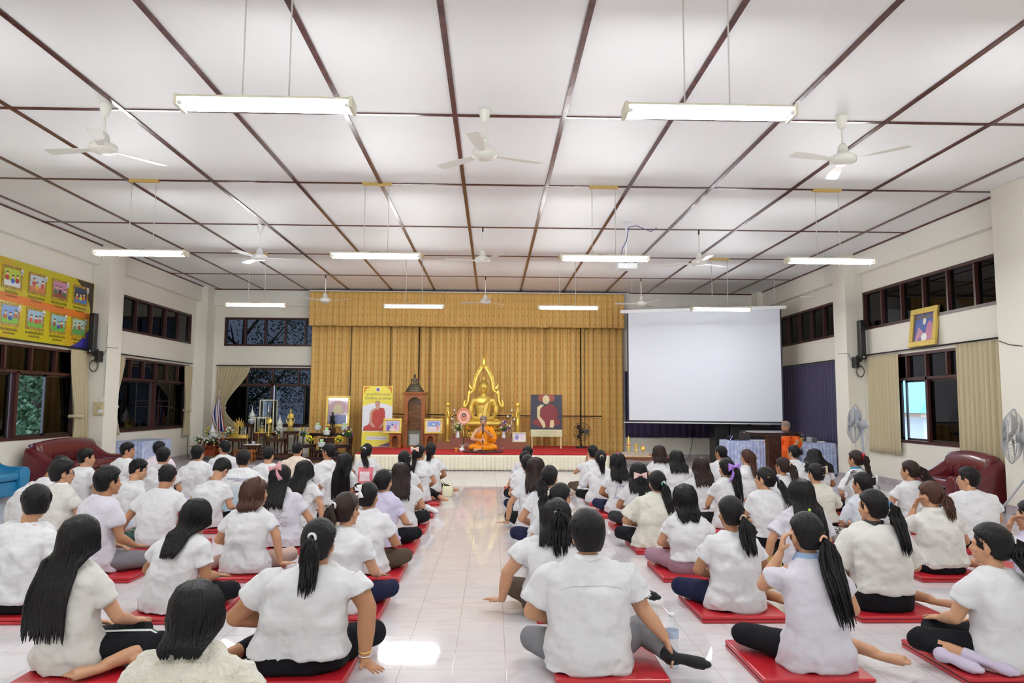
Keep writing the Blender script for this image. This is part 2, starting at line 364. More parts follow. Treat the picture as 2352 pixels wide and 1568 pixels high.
mu = nt.nodes.new('ShaderNodeMath'); mu.operation = 'MULTIPLY'; cr_ = nt.nodes.new('ShaderNodeValToRGB'); cr_.color_ramp.interpolation = 'CONSTANT'; cr_.color_ramp.elements[1].position = .05
cr_.color_ramp.elements[0].color = (.03, .03, .035, 1); cr_.color_ramp.elements[1].color = (.72, .69, .63, 1)
nt.links.new(v.outputs[0], mu.inputs[0]); nt.links.new(w_.outputs[1], mu.inputs[1]); nt.links.new(mu.outputs[0], cr_.inputs[0]); nt.links.new(cr_.outputs[0], nt.nodes['Principled BSDF'].inputs['Base Color'])
PT['pattern'] = pat
polo = mat('polo_white_to_blue', (.84, .85, .88), .85, bump=(5, .25, (1, 1, 2.2))); nt = polo.node_tree; tc = nt.nodes.new('ShaderNodeTexCoord'); sp = nt.nodes.new('ShaderNodeSeparateXYZ'); mr = nt.nodes.new('ShaderNodeMapRange')
mr.inputs[1].default_value = .42; mr.inputs[2].default_value = .12; mx = nt.nodes.new('ShaderNodeMix'); mx.data_type = 'RGBA'; mx.inputs[6].default_value = (.84, .85, .88, 1); mx.inputs[7].default_value = (.42, .60, .72, 1)
nt.links.new(tc.outputs['Object'], sp.inputs[0]); nt.links.new(sp.outputs[2], mr.inputs[0]); nt.links.new(mr.outputs[0], mx.inputs[0]); nt.links.new(mx.outputs[2], nt.nodes['Principled BSDF'].inputs['Base Color'])
SH['polo'] = polo
robe_o = cloth('robe_orange', hexc('e8900e'), .8, (8, .5)); robe_r = cloth('robe_deep_orange', hexc('d9560e'), .8, (8, .5))
black_m = mat('black_plastic', (.012, .012, .013), .35); sock_w = cloth('sock_white', (.75, .75, .76)); sock_k = cloth('sock_black', (.012, .012, .014)); sock_l = cloth('sock_lilac', (.58, .52, .66))
red_vinyl = mat('red_vinyl', hexc('b8202c'), .32, bump=(5, .12), coat=.15); seam = mat('mat_seam', hexc('5a1016'), .6)
TX1 = bpy.data.textures.new('fold_soft', 'CLOUDS'); TX1.noise_scale = .15; TX1.noise_depth = 1
TX2 = bpy.data.textures.new('fold_fine', 'CLOUDS'); TX2.noise_scale = .055; TX2.noise_depth = 2
TX3 = bpy.data.textures.new('fold_long', 'MARBLE'); TX3.noise_scale = .16; TX3.turbulence = 7; TX3.marble_type = 'SOFT'
eye_w = mat('eye_white', (.8, .78, .76), .2); eye_k = mat('eye_iris', (.02, .012, .01), .15); lip = mat('lip', hexc('9a5548'), .5); gold_t = mat('jewel_gold', (.8, .55, .2), .25, 1); silver_t = mat('jewel_silver', (.8, .8, .82), .25, 1)

def hand(mb, w, d, n, side, curl=.35, sc=1.0, spread=.16):
    """palm and five fingers. w wrist, d pointing direction, n back-of-hand normal, side=+1 if thumb lies toward d x n"""
    w = Vector(w); d = Vector(d).normalized(); n = Vector(n); n = (n-d*n.dot(d)).normalized(); t = d.cross(n)*side
    R = Matrix((t, d, n)).transposed()
    mb.ell(w+d*.048*sc, (.040*sc, .052*sc, .016*sc), 12, 8, R)
    mb.tube([w-d*.02*sc, w+d*.03*sc], [.026*sc, .030*sc], 10, flat=.62, up=n)
    for k, (o, L) in enumerate(((.029, .070), (.010, .079), (-.010, .073), (-.029, .058))):
        b = w+d*.088*sc+t*o*sc; a = (d+t*(o*spread/.029)).normalized(); pts = [b-a*.02*sc, b]; cu = 0
        for q in (.45, .32, .23): cu += curl; pts.append(pts[-1]+(a*cos(cu)-n*sin(cu))*L*q*sc)
        mb.tube(pts, [.0095*sc, .0092*sc, .0085*sc, .0078*sc, .0062*sc], 8)
    b = w+d*.022*sc+t*.030*sc; a = (d*.62+t*.78-n*curl*.6).normalized(); pts = [b-t*.012*sc, b, b+a*.032*sc, b+a*.032*sc+(a+d*.5-n*curl).normalized()*.03*sc]
    mb.tube(pts, [.014*sc, .0135*sc, .0105*sc, .008*sc], 8)
def foot(mb, heel, toe, up, sc=1.0, toes=True, fat=1.0):
    h = Vector(heel); d = (Vector(toe)-h).normalized(); u = Vector(up); u = (u-d*u.dot(d)).normalized(); t = d.cross(u); R = Matrix((t, d, u)).transposed()
    mb.ell(h+d*.02*sc, (.032*sc, .038*sc, .034*sc), 12, 8, R)
    mb.tube([h+u*.01*sc, h+d*.07*sc+u*.006*sc, h+d*.14*sc-u*.004*sc, h+d*.19*sc-u*.008*sc], [.033*sc*fat, .036*sc*fat, .042*sc*fat, .040*sc*fat], 12, flat=.6*fat, up=u)
    if toes:
        for k, o in enumerate((-.030, -.013, .003, .018, .032)):
            r = .0125*sc if k == 0 else .0088*sc; L = (.05, .048, .042, .036, .03)[k]*sc
            mb.tube([h+d*.18*sc+t*o*sc-u*.008*sc, h+d*.18*sc+d*L+t*o*1.12*sc-u*.012*sc], [r, r*.8], 8)
    else: mb.ell(h+d*.195*sc-u*.008*sc, (.042*sc, .038*sc, .02*sc), 12, 8, R)

def headframe(yaw, pitch, roll=0): return (Matrix.Rotation(yaw, 3, 'Z') @ Matrix.Rotation(-pitch, 3, 'X') @ Matrix.Rotation(roll, 3, 'Y'))
def head(mb, c, R, ears=True, female=True):
    c = Vector(c); P = lambda x, y, z: c+R @ Vector((x, y, z))
    mb.ell(P(0, -.012, .022), (.074, .091, .094), 24, 16, R)
    mb.ell(P(0, .022, -.045), (.056 if female else .060, .062, .068), 20, 12, R)
    mb.ell(P(0, .060, -.096), (.024, .022, .020), 12, 8, R)
    mb.ell(P(0, .070, .012), (.052, .018, .022), 14, 8, R)      # brow
    mb.tube([P(0, .078, .002), P(0, .098, -.034), P(0, .088, -.046)], [.008, .0135, .010], 10)
    mb.ell(P(0, .082, -.066), (.022, .010, .011), 10, 8, R)     # mouth
    for s in (-1, 1):
        mb.ell(P(s*.034, .066, -.03), (.022, .016, .02), 10, 8, R)
        if ears: mb.ell(P(s*.077, -.004, -.018), (.010, .019, .030), 10, 8, R @ Matrix.Rotation(-s*.3, 3, 'Z')); mb.ell(P(s*.074, .004, -.043), (.007, .009, .012), 8, 6, R)

def make_cap(c, R, style, vol=1.0, n=48, m=30, lat=0, tie=None):
    """hair shell round the skull; the face window is drawn in under the skin"""
    c = Vector(c); mb = MB()
    A = Vector((.087, .109, .107))
    def fn(u, v):
        a = 2*pi*u; b = -pi/2+pi*v; d = Vector((cos(b)*sin(a), cos(b)*cos(a), sin(b)))   # d.y>0 face side
        x, y, z = d; k = vol
        if style == 'short':
            k *= 1+.05*sstep(.0, .8, z)+.012*noise.noise(d*6)
            y0 = lerp(.16, .82, sstep(.05, .52, z)) if z > .05 else lerp(-.12, .16, sstep(-.35, .05, z))
            k = lerp(k, k*.95, sstep(.15, -.3, z))
            if z < -.45: k = lerp(k, .72, sstep(-.66, -.88, z))
        elif style == 'tied':
            k *= 1.025+.006*sin(a*30)*max(0, 1-abs(z))
            y0 = lerp(.10, .84, sstep(.0, .55, z)) if z > 0 else lerp(-.12, .10, sstep(-.4, 0, z))
            if z < -.4: k = lerp(k, .72, sstep(-.66, -.86, z))
        else:
            k *= 1.04
            y0 = lerp(.42, .80, sstep(.05, .55, z))
            if z < -.5: k = lerp(k, .86, sstep(-.5, -.8, z))
        f = sstep(y0-.05, y0+.06, y)
        k = lerp(k, .84, f)
        p = Vector((x*A.x, y*A.y, z*A.z+.0))*k
        if z > 0: p.z *= 1.03
        else: p.z *= 1.0+.28*sstep(.2, -.5, y)
        return c+R @ (p+Vector((0, -.012, .020)))
    mb.grid(fn, n, m); return mb
def hair_pt(c, R, a, b, k=1.05):
    """point on hair ellipsoid. a azimuth from back (0=back, + = right side), b elevation"""
    d = Vector((cos(b)*sin(a), -cos(b)*cos(a), sin(b))); return Vector(c)+R @ (Vector((d.x*.0835, d.y*.103, d.z*.104))*k+Vector((0, -.012, .020)))

DEF = dict(hy=0, hp=0, hr=0, yaw=0, lf=.03, ls=0, w=1.0, hair='pony', hc='k', shirt='white', pants='black', pose='cross', arms=('lap', 'lap'), male=False, skin=None, hl=.30, tie='k', detail=None, sl=.6, barefoot=True, hem=.0, collar=None, mat=True, slouch=.03, socks=None, vol=1.0, skirt=False, bangs=0, tiez=.15, tiea=0, sleeve_r=1.0, pl=1.0)
PEOPLE = {}
def person(key, x, y, h, label, group=None, **kw):
    k = dict(DEF); k.update(kw); near = y < 5.6; mid = y < 9
    vox = .0062 if near else (.009 if mid else .012)
    root = thing('person', label, 'person', (x, y, k.get('base', .055)), rad(k['yaw']), group)
    random.seed(key)
    fem = not k['male']; w = k['w']*(1.0 if fem else 1.07); Ht = h-k.get('base', .055)
    zs = Ht-.268; lf, ls = k['lf'], k['ls']; pitch = rad(k['hp']); hyaw = rad(k['hy'])
    spine = lambda t: Vector((ls*t*t, lf*t*t*1.0-k['slouch']*sin(pi*min(t, 1)), .02+(zs-.02)*t))
    NB = spine(1)+Vector((0, .015, .03)); fwd = sin(pitch)
    R = headframe(hyaw, pitch, rad(k['hr']))
    HCt = NB+Vector((0, .012+.07*fwd+lf*.25, .108-.025*abs(fwd))); HCt.z = Ht-.118-(.012 if pitch < .5 else -.01)
    # rings of the torso: (t, half width, half depth)
    hipw, wst, chest, shw = (.170, .132, .150, .158) if fem else (.160, .142, .165, .178)
    prof = [(-.05, hipw*.8, .09), (.02, hipw*1.02, .125), (.14, hipw, .125), (.36, wst, .100), (.55, wst*1.04, .103), (.74, chest, .108), (.85, shw, .098), (.925, shw*.90, .088), (.975, shw*.70, .078), (1.02, shw*.50, .068), (1.055, .060, .056)]
    wd = 1+(w-1)*1.25
    def ring(t, a, b, g, n=28, e=2.5):
        c = spine(min(max(t, 0), 1.0))+Vector((0, 0, (t-min(max(t, 0), 1.0))*.5)); out = []
        for q in range(n):
            an = 2*pi*q/n; cx, sy = cos(an), sin(an); r = (abs(cx)**e+abs(sy)**e)**(-1/e); out.append(c+Vector(((a*wd+g)*cx*r, (b*(.5+.5*wd)+g)*sy*r, 0)))
        return out
    sk = k['skin'] or (skinm if random.random() < .7 else skin_d)
    B = MB(); B.rings([ring(t, a, b, -.024 if t < 1 else -.012) for t, a, b in prof if t < 1.05])
    B.tube([NB-Vector((0, .005, .05)), NB+Vector((0, 0, .02)), HCt+R @ Vector((0, -.015, -.05))], [.054, .046 if fem else .053, .048 if fem else .056], 16)
    head(B, HCt, R, True, fem)
    # arms
    shd = {}; SHm = MB(); g = .016
    shirt_t0 = max(0.0, k['hem'])
    pr = [(t, a, b) for t, a, b in prof if t >= shirt_t0-.001]
    if k['hem'] > .03: pr = [(k['hem'], lerp(hipw, wst, min(1, k['hem']/.36)), .115)]+pr
    else: pr = [(-.03, hipw*1.03, .125)]+pr
    if not k.get('robe'): SHm.rings([ring(t, a, b, g+(.012 if t < .6 else 0), 32) for t, a, b in pr])
    for s, pose in ((-1, k['arms'][0]), (1, k['arms'][1])):
        S0 = spine(.885)+Vector((s*(shw*wd-.022), 0, .0)); U = .27; F = .24
        if isinstance(pose, tuple) and not isinstance(pose[0], str): el, wr, hd, hn, cu = [Vector(q) if isinstance(q, (tuple, list)) else q for q in pose]; el = Vector(el); wr = Vector(wr)
        elif pose == 'lap': el = Vector((s*(.235*wd), .05, zs*.50)); wr = Vector((s*.08, .25, .17)); hd = Vector((-s*.8, .3, -.1)); hn = Vector((0, .3, 1)); cu = .4
        elif pose == 'knee': el = Vector((s*.225*wd, .07, zs*.49)); wr = Vector((s*.17, .27, .185)); hd = Vector((-s*.25, 1, -.1)); hn = Vector((0, .2, 1)); cu = .2
        elif pose == 'floor': el = Vector((s*(.23*wd+.03), -.05, zs*.52)); wr = Vector((s*(.25*wd+.04), -.07, .05)); hd = Vector((s*.6, -.7, -.05)); hn = Vector((0, 0, 1)); cu = .05
        elif pose == 'floorf': el = Vector((s*(.23*wd+.03), .0, zs*.5)); wr = Vector((s*(.26*wd+.03), .03, .05)); hd = Vector((s*.7, .6, -.05)); hn = Vector((0, 0, 1)); cu = .05
        elif pose == 'face': el = Vector((s*.20, .16, zs*.62)); wr = HCt+R @ Vector((s*.07, .13, -.10)); hd = Vector((-s*.3, -.2, .9)); hn = Vector((s*.5, .8, 0)); cu = .5
        elif pose == 'ear': el = Vector((s*.25, .12, zs*.72)); wr = HCt+Vector((s*.13, .04, -.11)); hd = Vector((-s*.2, .05, .9)); hn = Vector((s, .2, 0)); cu = .55
        elif pose == 'wai': el = Vector((s*.22, .10, zs*.62)); wr = Vector((s*.015, .24, zs*.86)); hd = Vector((0, .2, .98)); hn = Vector((s, 0, 0)); cu = .05
        else: el = Vector((s*.24, .04, zs*.5)); wr = Vector((s*.10, .24, .16)); hd = Vector((-s*.5, .5, 0)); hn = Vector((0, 0, 1)); cu = .3
        ta = 1+(w-1)*1.1
        B.tube([S0-Vector((s*.03, 0, .0)), lerp(S0, el, .5), el], [.046*ta, .041*ta, .035*ta], 12); B.tube([el, lerp(el, wr, .45), wr], [.036*ta, .034*ta, .022*(1+(ta-1)*.5)], 12); B.ell(el, (.036*ta,)*3, 10, 8)
        hand(B, wr, hd, hn, s if pose not in ('face', 'ear', 'wai') else -s, cu, .95)
        if not k.get('robe'):
            sl = k['sl']; e = lerp(S0, el, min(sl, 1)) ; r0 = .058*ta; r1 = .060*ta*k['sleeve_r']
            pts = [S0-Vector((s*.05, 0, -.004)), S0+Vector((s*.002, 0, -.006)), lerp(S0, el, min(sl, 1)*.5), e]; rr = [r0*.78, r0*.90, r0*1.02, r1*1.10]
            if sl > 1: q = lerp(el, wr, sl-1); pts += [el+(wr-el)*.1, q]; rr[-1] = r0*.9; rr += [r0*.85, .036*ta]
            SHm.tube(pts, rr, 16)
    # legs
    PM = MB(); po = k['pose']; Z = .062; hipv = lambda s: Vector((s*.085*wd, 0, .085)); tw = (.5+.5*wd)
    if po == 'cross': J = {-1: ((-.26*tw, .31, .085), (.02, .36, .045), (.13, .36, .03)), 1: ((.26*tw, .31, .085), (-.02, .27, .045), (-.13, .28, .03))}
    elif po == 'side_r': J = {-1: ((-.30*tw, .30, .085), (.06, .22, .05), (.20, .16, .03)), 1: ((.10, .40, .08), (.34*tw, .05, .05), (.46*tw, -.10, .035))}
    elif po == 'side_l': J = {1: ((.30*tw, .30, .085), (-.06, .22, .05), (-.20, .16, .03)), -1: ((-.10, .40, .08), (-.33*tw, .04, .05), (-.44*tw, -.11, .035))}
    elif po == 'kneel': J = {-1: ((-.12, .38, .08), (-.09, -.02, .04), (-.06, -.16, .03)), 1: ((.12, .38, .08), (.09, -.02, .04), (.06, -.16, .03))}
    else: J = po
    for s in (-1, 1):
        kn, an, to = map(Vector, J[s]); H = hipv(s)
        kn.z = max(kn.z, .075); lw = (.5+.5*w)
        B.tube([H, lerp(H, kn, .5), kn], [.07*lw, .062*lw, .05*lw], 12); B.tube([kn, lerp(kn, an, .4), an], [.05*lw, .047*lw, .034], 12)
        dd = (to-an).normalized(); upv = Vector((0, 0, 1)) if k.get('sole') != s else Vector((0, 0, -1))
        foot(B, an+Vector((0, 0, -.004)), an+dd, upv, .92 if not k['socks'] else .85, near and not k['socks'], 1.0 if k['socks'] else 1.12)
        B.ell(an, (.036, .036, .034), 10, 8)
        PM.tube([H-(kn-H).normalized()*.05, lerp(H, kn, .5), kn], [.085*lw, .079*lw, .064*lw], 16); PM.ell(kn, (.064*lw,)*3, 14, 10)
        e = lerp(kn, an, k['pl']); PM.tube([kn, lerp(kn, e, .5), e], [.062*lw, .058*lw, .050], 16)
        if k['socks']:
            SK = MB(); foot(SK, an+Vector((0, 0, -.004)), an+dd, upv, .94, False, 1.18); SK.tube([lerp(kn, an, .8), an], [.045, .043], 12); SK.ell(an, (.041, .041, .038), 10, 8)
            blob('sock', SK, k['socks'], root, max(vox, .008), 3)
    PM.rings([ring(t, a, b, .004, 28) for t, a, b in ((-.08, hipw*.82, .10), (.0, hipw*1.03, .128), (.14, hipw*1.0, .125), (.30, hipw*.9, .108))])
    PM.ell((0, -.005, .055), (hipw*1.03*wd, .135*(.5+.5*wd), .075), 20, 12)
    if k['skirt']: PM.ell((0, .12, .055), (.29*tw, .27, .075), 28, 14); PM.ell((0, .02, .085), (.22*tw, .18, .09), 24, 12)
    body = blob('body', B, sk, root, vox, 3)
    if k.get('robe'): k['robe'](root, spine, ring, prof, J, zs, PM, wd)
    else:
        sm = SH[k['shirt']]; fl = k['shirt'] == 'ivory'
        so = blob('shirt', SHm, sm, root, max(vox, .008), 5, [(TX1, .032), (TX3, .022), (TX2, .004 if not fl else .03)])
        PEOPLE[key] = (root, so)
        blob('skirt' if k['skirt'] else 'trousers', PM, PT[k['pants']], root, max(vox, .009), 4, [(TX1, .026), (TX2, .005)])
        if k['collar']:
            cm = k['collar']; cb = MB(); q = NB+Vector((0, -.004, -.010))
            rs = [[q+Vector((r*cos(2*pi*i/20), r*.86*sin(2*pi*i/20), z)) for i in range(20)] for r, z in ((.056, -.004), (.060, .024), (.066, .024), (.090, -.026), (.088, -.030), (.058, -.010))]
            cb.rings(rs, False, True); obj('collar', cb, cm, root)
    # hair
    hm = {'k': hair_k, 'b': hair_b, 'd': hair_db, 's': hair_s}[k['hc']]
    hs = k['hair']
    if hs != 'none': make_hair(key, root, HCt, R, hs, hm, k, spine, prof, wd, zs, near)
    if k.get('glasses'):
        G = MB(); P = lambda *a: HCt+R @ Vector(a)
        for s in (-1, 1):
            G.tube([P(s*.033+.024*cos(a), .094, -.008+.020*sin(a)) for a in [2*pi*i/16 for i in range(16)]], .0016, 5, closed=True)
            G.tube([P(s*.057, .092, -.004), P(s*.076, .05, -.004), P(s*.078, -.01, -.006)], .0018, 5)
        G.tube([P(-.010, .096, -.006), P(.010, .096, -.006)], .0016, 5)
        obj('glasses', G, black_m if k['glasses'] == 1 else k['glasses'], root)
    if abs(k['hy']) > 40 or k.get('eyes'):
        for s in (-1, 1):
            if k.get('eyes') or s == (1 if k['hy'] > 0 else -1) or True:
                e = MB(); e.ell(HCt+R @ Vector((s*.032, .0815, -.008)), (.0125, .006, .0055), 10, 8, R); eo = obj('eye', e, eye_w, root)
                obj('iris', MB().ell(HCt+R @ Vector((s*.032, .0865, -.008)), (.005, .0025, .005), 8, 6, R), eye_k, eo)
                obj('eyebrow', MB().tube([HCt+R @ Vector((s*.016, .0885, .016)), HCt+R @ Vector((s*.034, .0865, .022)), HCt+R @ Vector((s*.052, .074, .016))], [.0022, .003, .0015], 6), hair_k, root)
        obj('lips', MB().ell(HCt+R @ Vector((0, .0885, -.066)), (.019, .005, .0065), 12, 8, R), lip, root)
    for ex in k.get('extra', ()): ex(root, HCt, R, spine)
    return root

def make_hair(key, root, c, R, style, hm, k, spine, prof, wd, zs, near):
    random.seed(key+'h'); L = k['hl']; P = lambda x, y, z: c+R @ Vector((x, y, z))
    def backy(z):
        t = max(0, min(1, (z-.02)/(zs-.02))); b = .1
        for (t0, a0, b0), (t1, a1, b1) in zip(prof, prof[1:]):
            if t0 <= t <= t1: b = lerp(b0, b1, (t-t0)/(t1-t0))
        return spine(t).y-b*(.5+.5*wd)-.030
    def clear(p, r=.012):
        if p.z < zs+.03 and abs(p.x) < .22: p.y = min(p.y, backy(min(p.z, zs))-r)
        elif p.z < zs+.09: p.y = min(p.y, lerp(backy(zs)-r, p.y, sstep(zs+.03, zs+.09, p.z)))
        return p
    nst = 1.0 if near else .6
    if style == 'short': mb = make_cap(c, R, 'short', k['vol'])
    elif style in ('pony', 'bun', 'clip', 'half'): mb = make_cap(c, R, 'tied' if style != 'half' else 'long', k['vol'])
    else: mb = make_cap(c, R, 'long', k['vol'])
    mb.smooth = True
    if style == 'short':
        for i in range(int(70*nst)):     # tousled locks
            a = random.uniform(-1.9, 1.9); b = random.uniform(.35, 1.35); p = hair_pt(c, R, a, b, 1.02*k['vol']); q = hair_pt(c, R, a+random.uniform(-.2, .2), b-random.uniform(.25, .5), 1.05*k['vol'])
            m_ = lerp(p, q, .5)+(p-c).normalized()*.006; mb.tube([p, m_, q], [.006, .011, .002], 6, flat=.45)
    if style in ('long', 'bob', 'half', 'wavy'):
        N = int((64 if style != 'half' else 50)*nst)
        for layer in (0, 1):
            for i in range(N):
                f = (i+random.random()*.6)/N; a = lerp(-1.95, 1.95, f) if style != 'half' else lerp(-1.5, 1.5, f)
                kk = 1.07+.02*layer+random.uniform(0, .02)
                pts = [hair_pt(c, R, a*.72, 1.25, kk-.02), hair_pt(c, R, a*.9, .75, kk), hair_pt(c, R, a, .3, kk+.02), hair_pt(c, R, a, -.12, kk+.05)]
                p = pts[-1].copy(); ln = L*random.uniform(.86, 1.0)*(.85 if abs(a) > 1.6 and L > .3 else 1); top = c.z+.11; end = top-ln
                fl_ = k.get('flare', .04); out = (R @ Vector((sin(a), -cos(a), 0))); n_ = 7
                ph = random.uniform(0, 6); zz = p.z
                for j in range(1, n_+1):
                    t = j/n_; z = lerp(zz, end, t)
                    if z > zz-.005*j: z = zz-.005*j
                    pull = .75 if L > .35 else 1
                    q = Vector((p.x+out.x*fl_*t-(p.x-c.x)*(1-pull)*t*.6, p.y+out.y*fl_*t*.5, z))
                    q.x += sin(ph+t*4)*(.006 if style != 'wavy' else .022); q.y += cos(ph+t*5)*(.004 if style != 'wavy' else .014)
                    if style == 'bob' or L < .27: q.x += -out.x*.03*t*t; q.y += -out.y*.02*t*t
                    pts.append(clear(q))
                m_ = len(pts); rr = [.006]+[.0135 if near else .018]*(m_-3)+[.009, .002]
                mb.tube(pts, rr[:m_], 6 if near else 5, flat=.5, up=(0, -1, .2))
    if style in ('pony', 'half', 'clip', 'bun'):
        ta, te = k['tiea'], k['tiez']; T = hair_pt(c, R, ta, te, 1.10); out = (R @ Vector((sin(ta), -cos(ta), te*.5))).normalized()
        tm = {'k': black_m, 'w': sock_w, 'p': MATSX('scrunchie_peach', (.8, .45, .3)), 'g': MATSX('scrunchie_teal', (.15, .5, .45)), 'b': MATSX('tie_blue', (.1, .25, .45)), 'o': MATSX('clip_beige', (.62, .48, .36)), 'r': MATSX('tie_red', (.6, .02, .03))}[k['tie']]
        for i in range(int(34*nst)):    # combed streaks toward the tie
            a = lerp(-2.3, 2.3, (i+.5)/int(34*nst)); b0 = .9-.5*abs(a)/2.3; p = hair_pt(c, R, a, b0, 1.0)
            q = hair_pt(c, R, lerp(a, ta, .45), lerp(b0, te, .5), 1.035); mb.tube([p, q, T-out*.01], [.004, .011, .006], 5, flat=.4, up=(0, -1, 0))
        if style in ('pony', 'half'):
            N = int((40 if near else 24)); th = k.get('thick', .030)
            for i in range(N):
                a = random.uniform(0, 2*pi); r = th*random.random()**.5; ln = L*random.uniform(.82, 1.0); dx = r*cos(a); dy = r*sin(a)
                s0 = T+Vector((dx*.35, 0, dy*.35)); bulge = T+out*(.030+.012*random.random())+Vector((dx, 0, -.03+dy*.4)); pts = [s0, bulge]
                sway = k.get('sway', 0)
                for j in range(1, 7):
                    t = j/6; z = bulge.z-(ln-.03)*t; q = Vector((bulge.x+dx*(1.1-.8*t)*.6+sway*t*t*L, bulge.y-out.y*0+dy*.5*(1-t*.7)+.02*t, z)); q.x += .006*sin(i+t*5)
                    pts.append(clear(q, .012+.5*max(0, dy)))
                mb.tube(pts, [.006, .0095, .011, .011, .010, .008, .006, .0018], 6 if near else 5, flat=.7)
            hair_o = obj('hair', mb, hm, root)
            tie = MB(); tie.tube([T+out*.004+R @ Vector((.021*cos(a), 0, .021*sin(a))) for a in [2*pi*i/14 for i in range(14)]], .008 if k['tie'] != 'k' else .005, 7, closed=True); obj('hair_tie', tie, tm, hair_o)
        else:
            for i in range(26):
                a = 2*pi*i/26; cc = T+out*.004; pts = [cc+R @ Vector((.034*cos(a+t), .012*sin(3*t), .034*sin(a+t))) for t in (0, .5, 1, 1.5)]; mb.tube([p+out*.004*j for j, p in enumerate(pts)], [.005, .012, .012, .003], 6)
            mb.ell(T+out*.0, (.036, .028, .036), 12, 8)
            hair_o = obj('hair', mb, hm, root)
            if style == 'clip':
                cl = MB()
                for s in (-1, 1):
                    for q in range(4): cl.tube([T+out*.022+R @ Vector((s*.006, 0, .045-.03*q)), T+out*.024+R @ Vector((s*.026, .008, .040-.03*q)), T+out*.0+R @ Vector((s*.040, .0, .034-.03*q))], [.005, .005, .002], 6)
                    cl.tube([T+out*.026+R @ Vector((s*.008, 0, z)) for z in (-.05, 0, .055)], [.007, .010, .007], 8)
                obj('claw_clip', cl, tm, hair_o)
    else: hair_o = obj('hair', mb, hm, root)
    if k['bangs'] or (style in ('bob', 'long', 'wavy', 'half') and abs(k['hy']) > 30):
        fb = MB()
        for i in range(14):
            a = lerp(-.95, .95, i/13); p = hair_pt(c, R, pi-a*.9, .95, 1.04); q = hair_pt(c, R, pi-a, .42, 1.07); e = hair_pt(c, R, pi-a*1.1, .10, 1.06); fb.tube([p, q, e], [.007, .012, .003], 5, flat=.5)
        obj('fringe', fb, hm, hair_o)
    bw = k.get('bow')
    if bw: bow(hair_o, hair_pt(c, R, bw.get('a', 0), bw.get('e', .2), 1.16), R @ Matrix.Rotation(bw.get('a', 0), 3, 'Z') @ Matrix.Rotation(bw.get('tilt', 0), 3, 'Y'), bw['m'], bw.get('s', 1), bw.get('tails', .10))
    k['hair_o'] = hair_o
def MATSX(n, c, r=.7): return mat(n, c, r)
def bow(parent, p, R, m, s=1.0, tail=.1):
    b = MB(); P = lambda x, y, z: Vector(p)+R @ (Vector((x, y, z))*s)
    for q in (-1, 1):
        b.sheet(lambda u, v, q=q: P(q*.075*u, -.012-.012*sin(pi*u)*cos((v-.5)*3), (v-.5)*(.018+.062*u**.8)-.006*u), 8, 5, .004)
        b.sheet(lambda u, v, q=q: P(q*(.012+.035*u)+(v-.5)*.034*(.5+u), -.012-.01*sin(u*3), -.01-tail*u), 6, 4, .004)
    b.ell(P(0, -.016, 0), (.012*s, .012*s, .014*s), 10, 8)
    obj('bow', b, m, parent)
def floor_mat(x, y, label, th=.05, w=.61, d=.65):
    """folding red vinyl cushion"""
    t = thing('floor_cushion', label, 'cushion', (x, y, 0), 0, 'red vinyl floor cushions')
    for k in (0, 1):
        z0 = k*th/2+.0005; mb = MB(); mb.box(-w/2, w/2, -d/2, d/2, z0, z0+th/2-.001); obj('pad', mb, red_vinyl, t, bevel=.009)
    obj('fold_seam', MB().box(-w/2+.002, -w/2+.006, -d/2+.01, d/2-.01, th/2-.006, th/2+.006), seam, t)
    return t
# ---------------------------------------------------------------- the audience
pinkm = mat('bow_pink', (.72, .36, .40), .5); pink2 = mat('bow_striped_pink', (.78, .42, .40), .6, noise_mix=((.9, .7, .66), 60, .45, .55, (1, .05, 1))); purp = mat('bow_purple', (.42, .22, .75), .5); lilb = mat('bow_lilac', (.62, .64, .85), .5); whb = mat('bow_white', (.85, .85, .85), .4); peachb = mat('bow_peach', (.85, .58, .52), .5); redb = mat('ribbon_red', (.62, .01, .03), .5)
leop = mat('headband_leopard', (.30, .20, .07), .5, noise_mix=((.05, .03, .01), 70, .5, .55)); strapm = mat('bag_strap', (.33, .27, .25), .6)
blue_c = mat('collar_blue', (.30, .42, .66), .7); teal_c = mat('collar_teal', (.02, .25, .45), .6); black_c = mat('collar_black', (.012, .012, .013), .7); white_c = mat('collar_white', (.82, .82, .84), .8)
def hairband(root, c, R, sp):
    b = MB(); b.tube([hair_pt(c, R, pi/2*0+a, .0, 1) for a in ()] or [Vector(c)+R @ Vector((.0925*sin(t), .005+.018*cos(t), .02+.115*cos(t))) for t in [lerp(-1.75, 1.75, i/16) for i in range(17)]], .013, 8, flat=.35, up=(0, 1, 0)); obj('headband', b, leop, root)
def thinband(root, c, R, sp):
    b = MB(); b.tube([Vector(c)+R @ Vector((.0915*sin(t), -.02, .02+.112*cos(t))) for t in [lerp(-1.7, 1.7, i/16) for i in range(17)]], .003, 6); obj('headband', b, black_m, root)
def lanyard(root, c, R, sp):
    n = sp(1)+Vector((0, .015, .03)); b = MB(); b.tube([n+Vector((.068*cos(t), .062*sin(t)-.006, -.012+.01*sin(t))) for t in [2*pi*i/20 for i in range(20)]], .006, 6, closed=True, flat=.4); obj('lanyard', b, black_m, root)
def pearls(col, n=6, da=0, de=.15):
    def f(root, c, R, sp):
        for i in range(n): obj('hair_bead', MB().ell(hair_pt(c, R, da+.16*cos(i*1.1), de+.14*sin(i*1.1), 1.2), (.009,)*3, 8, 6), col, root)
    return f
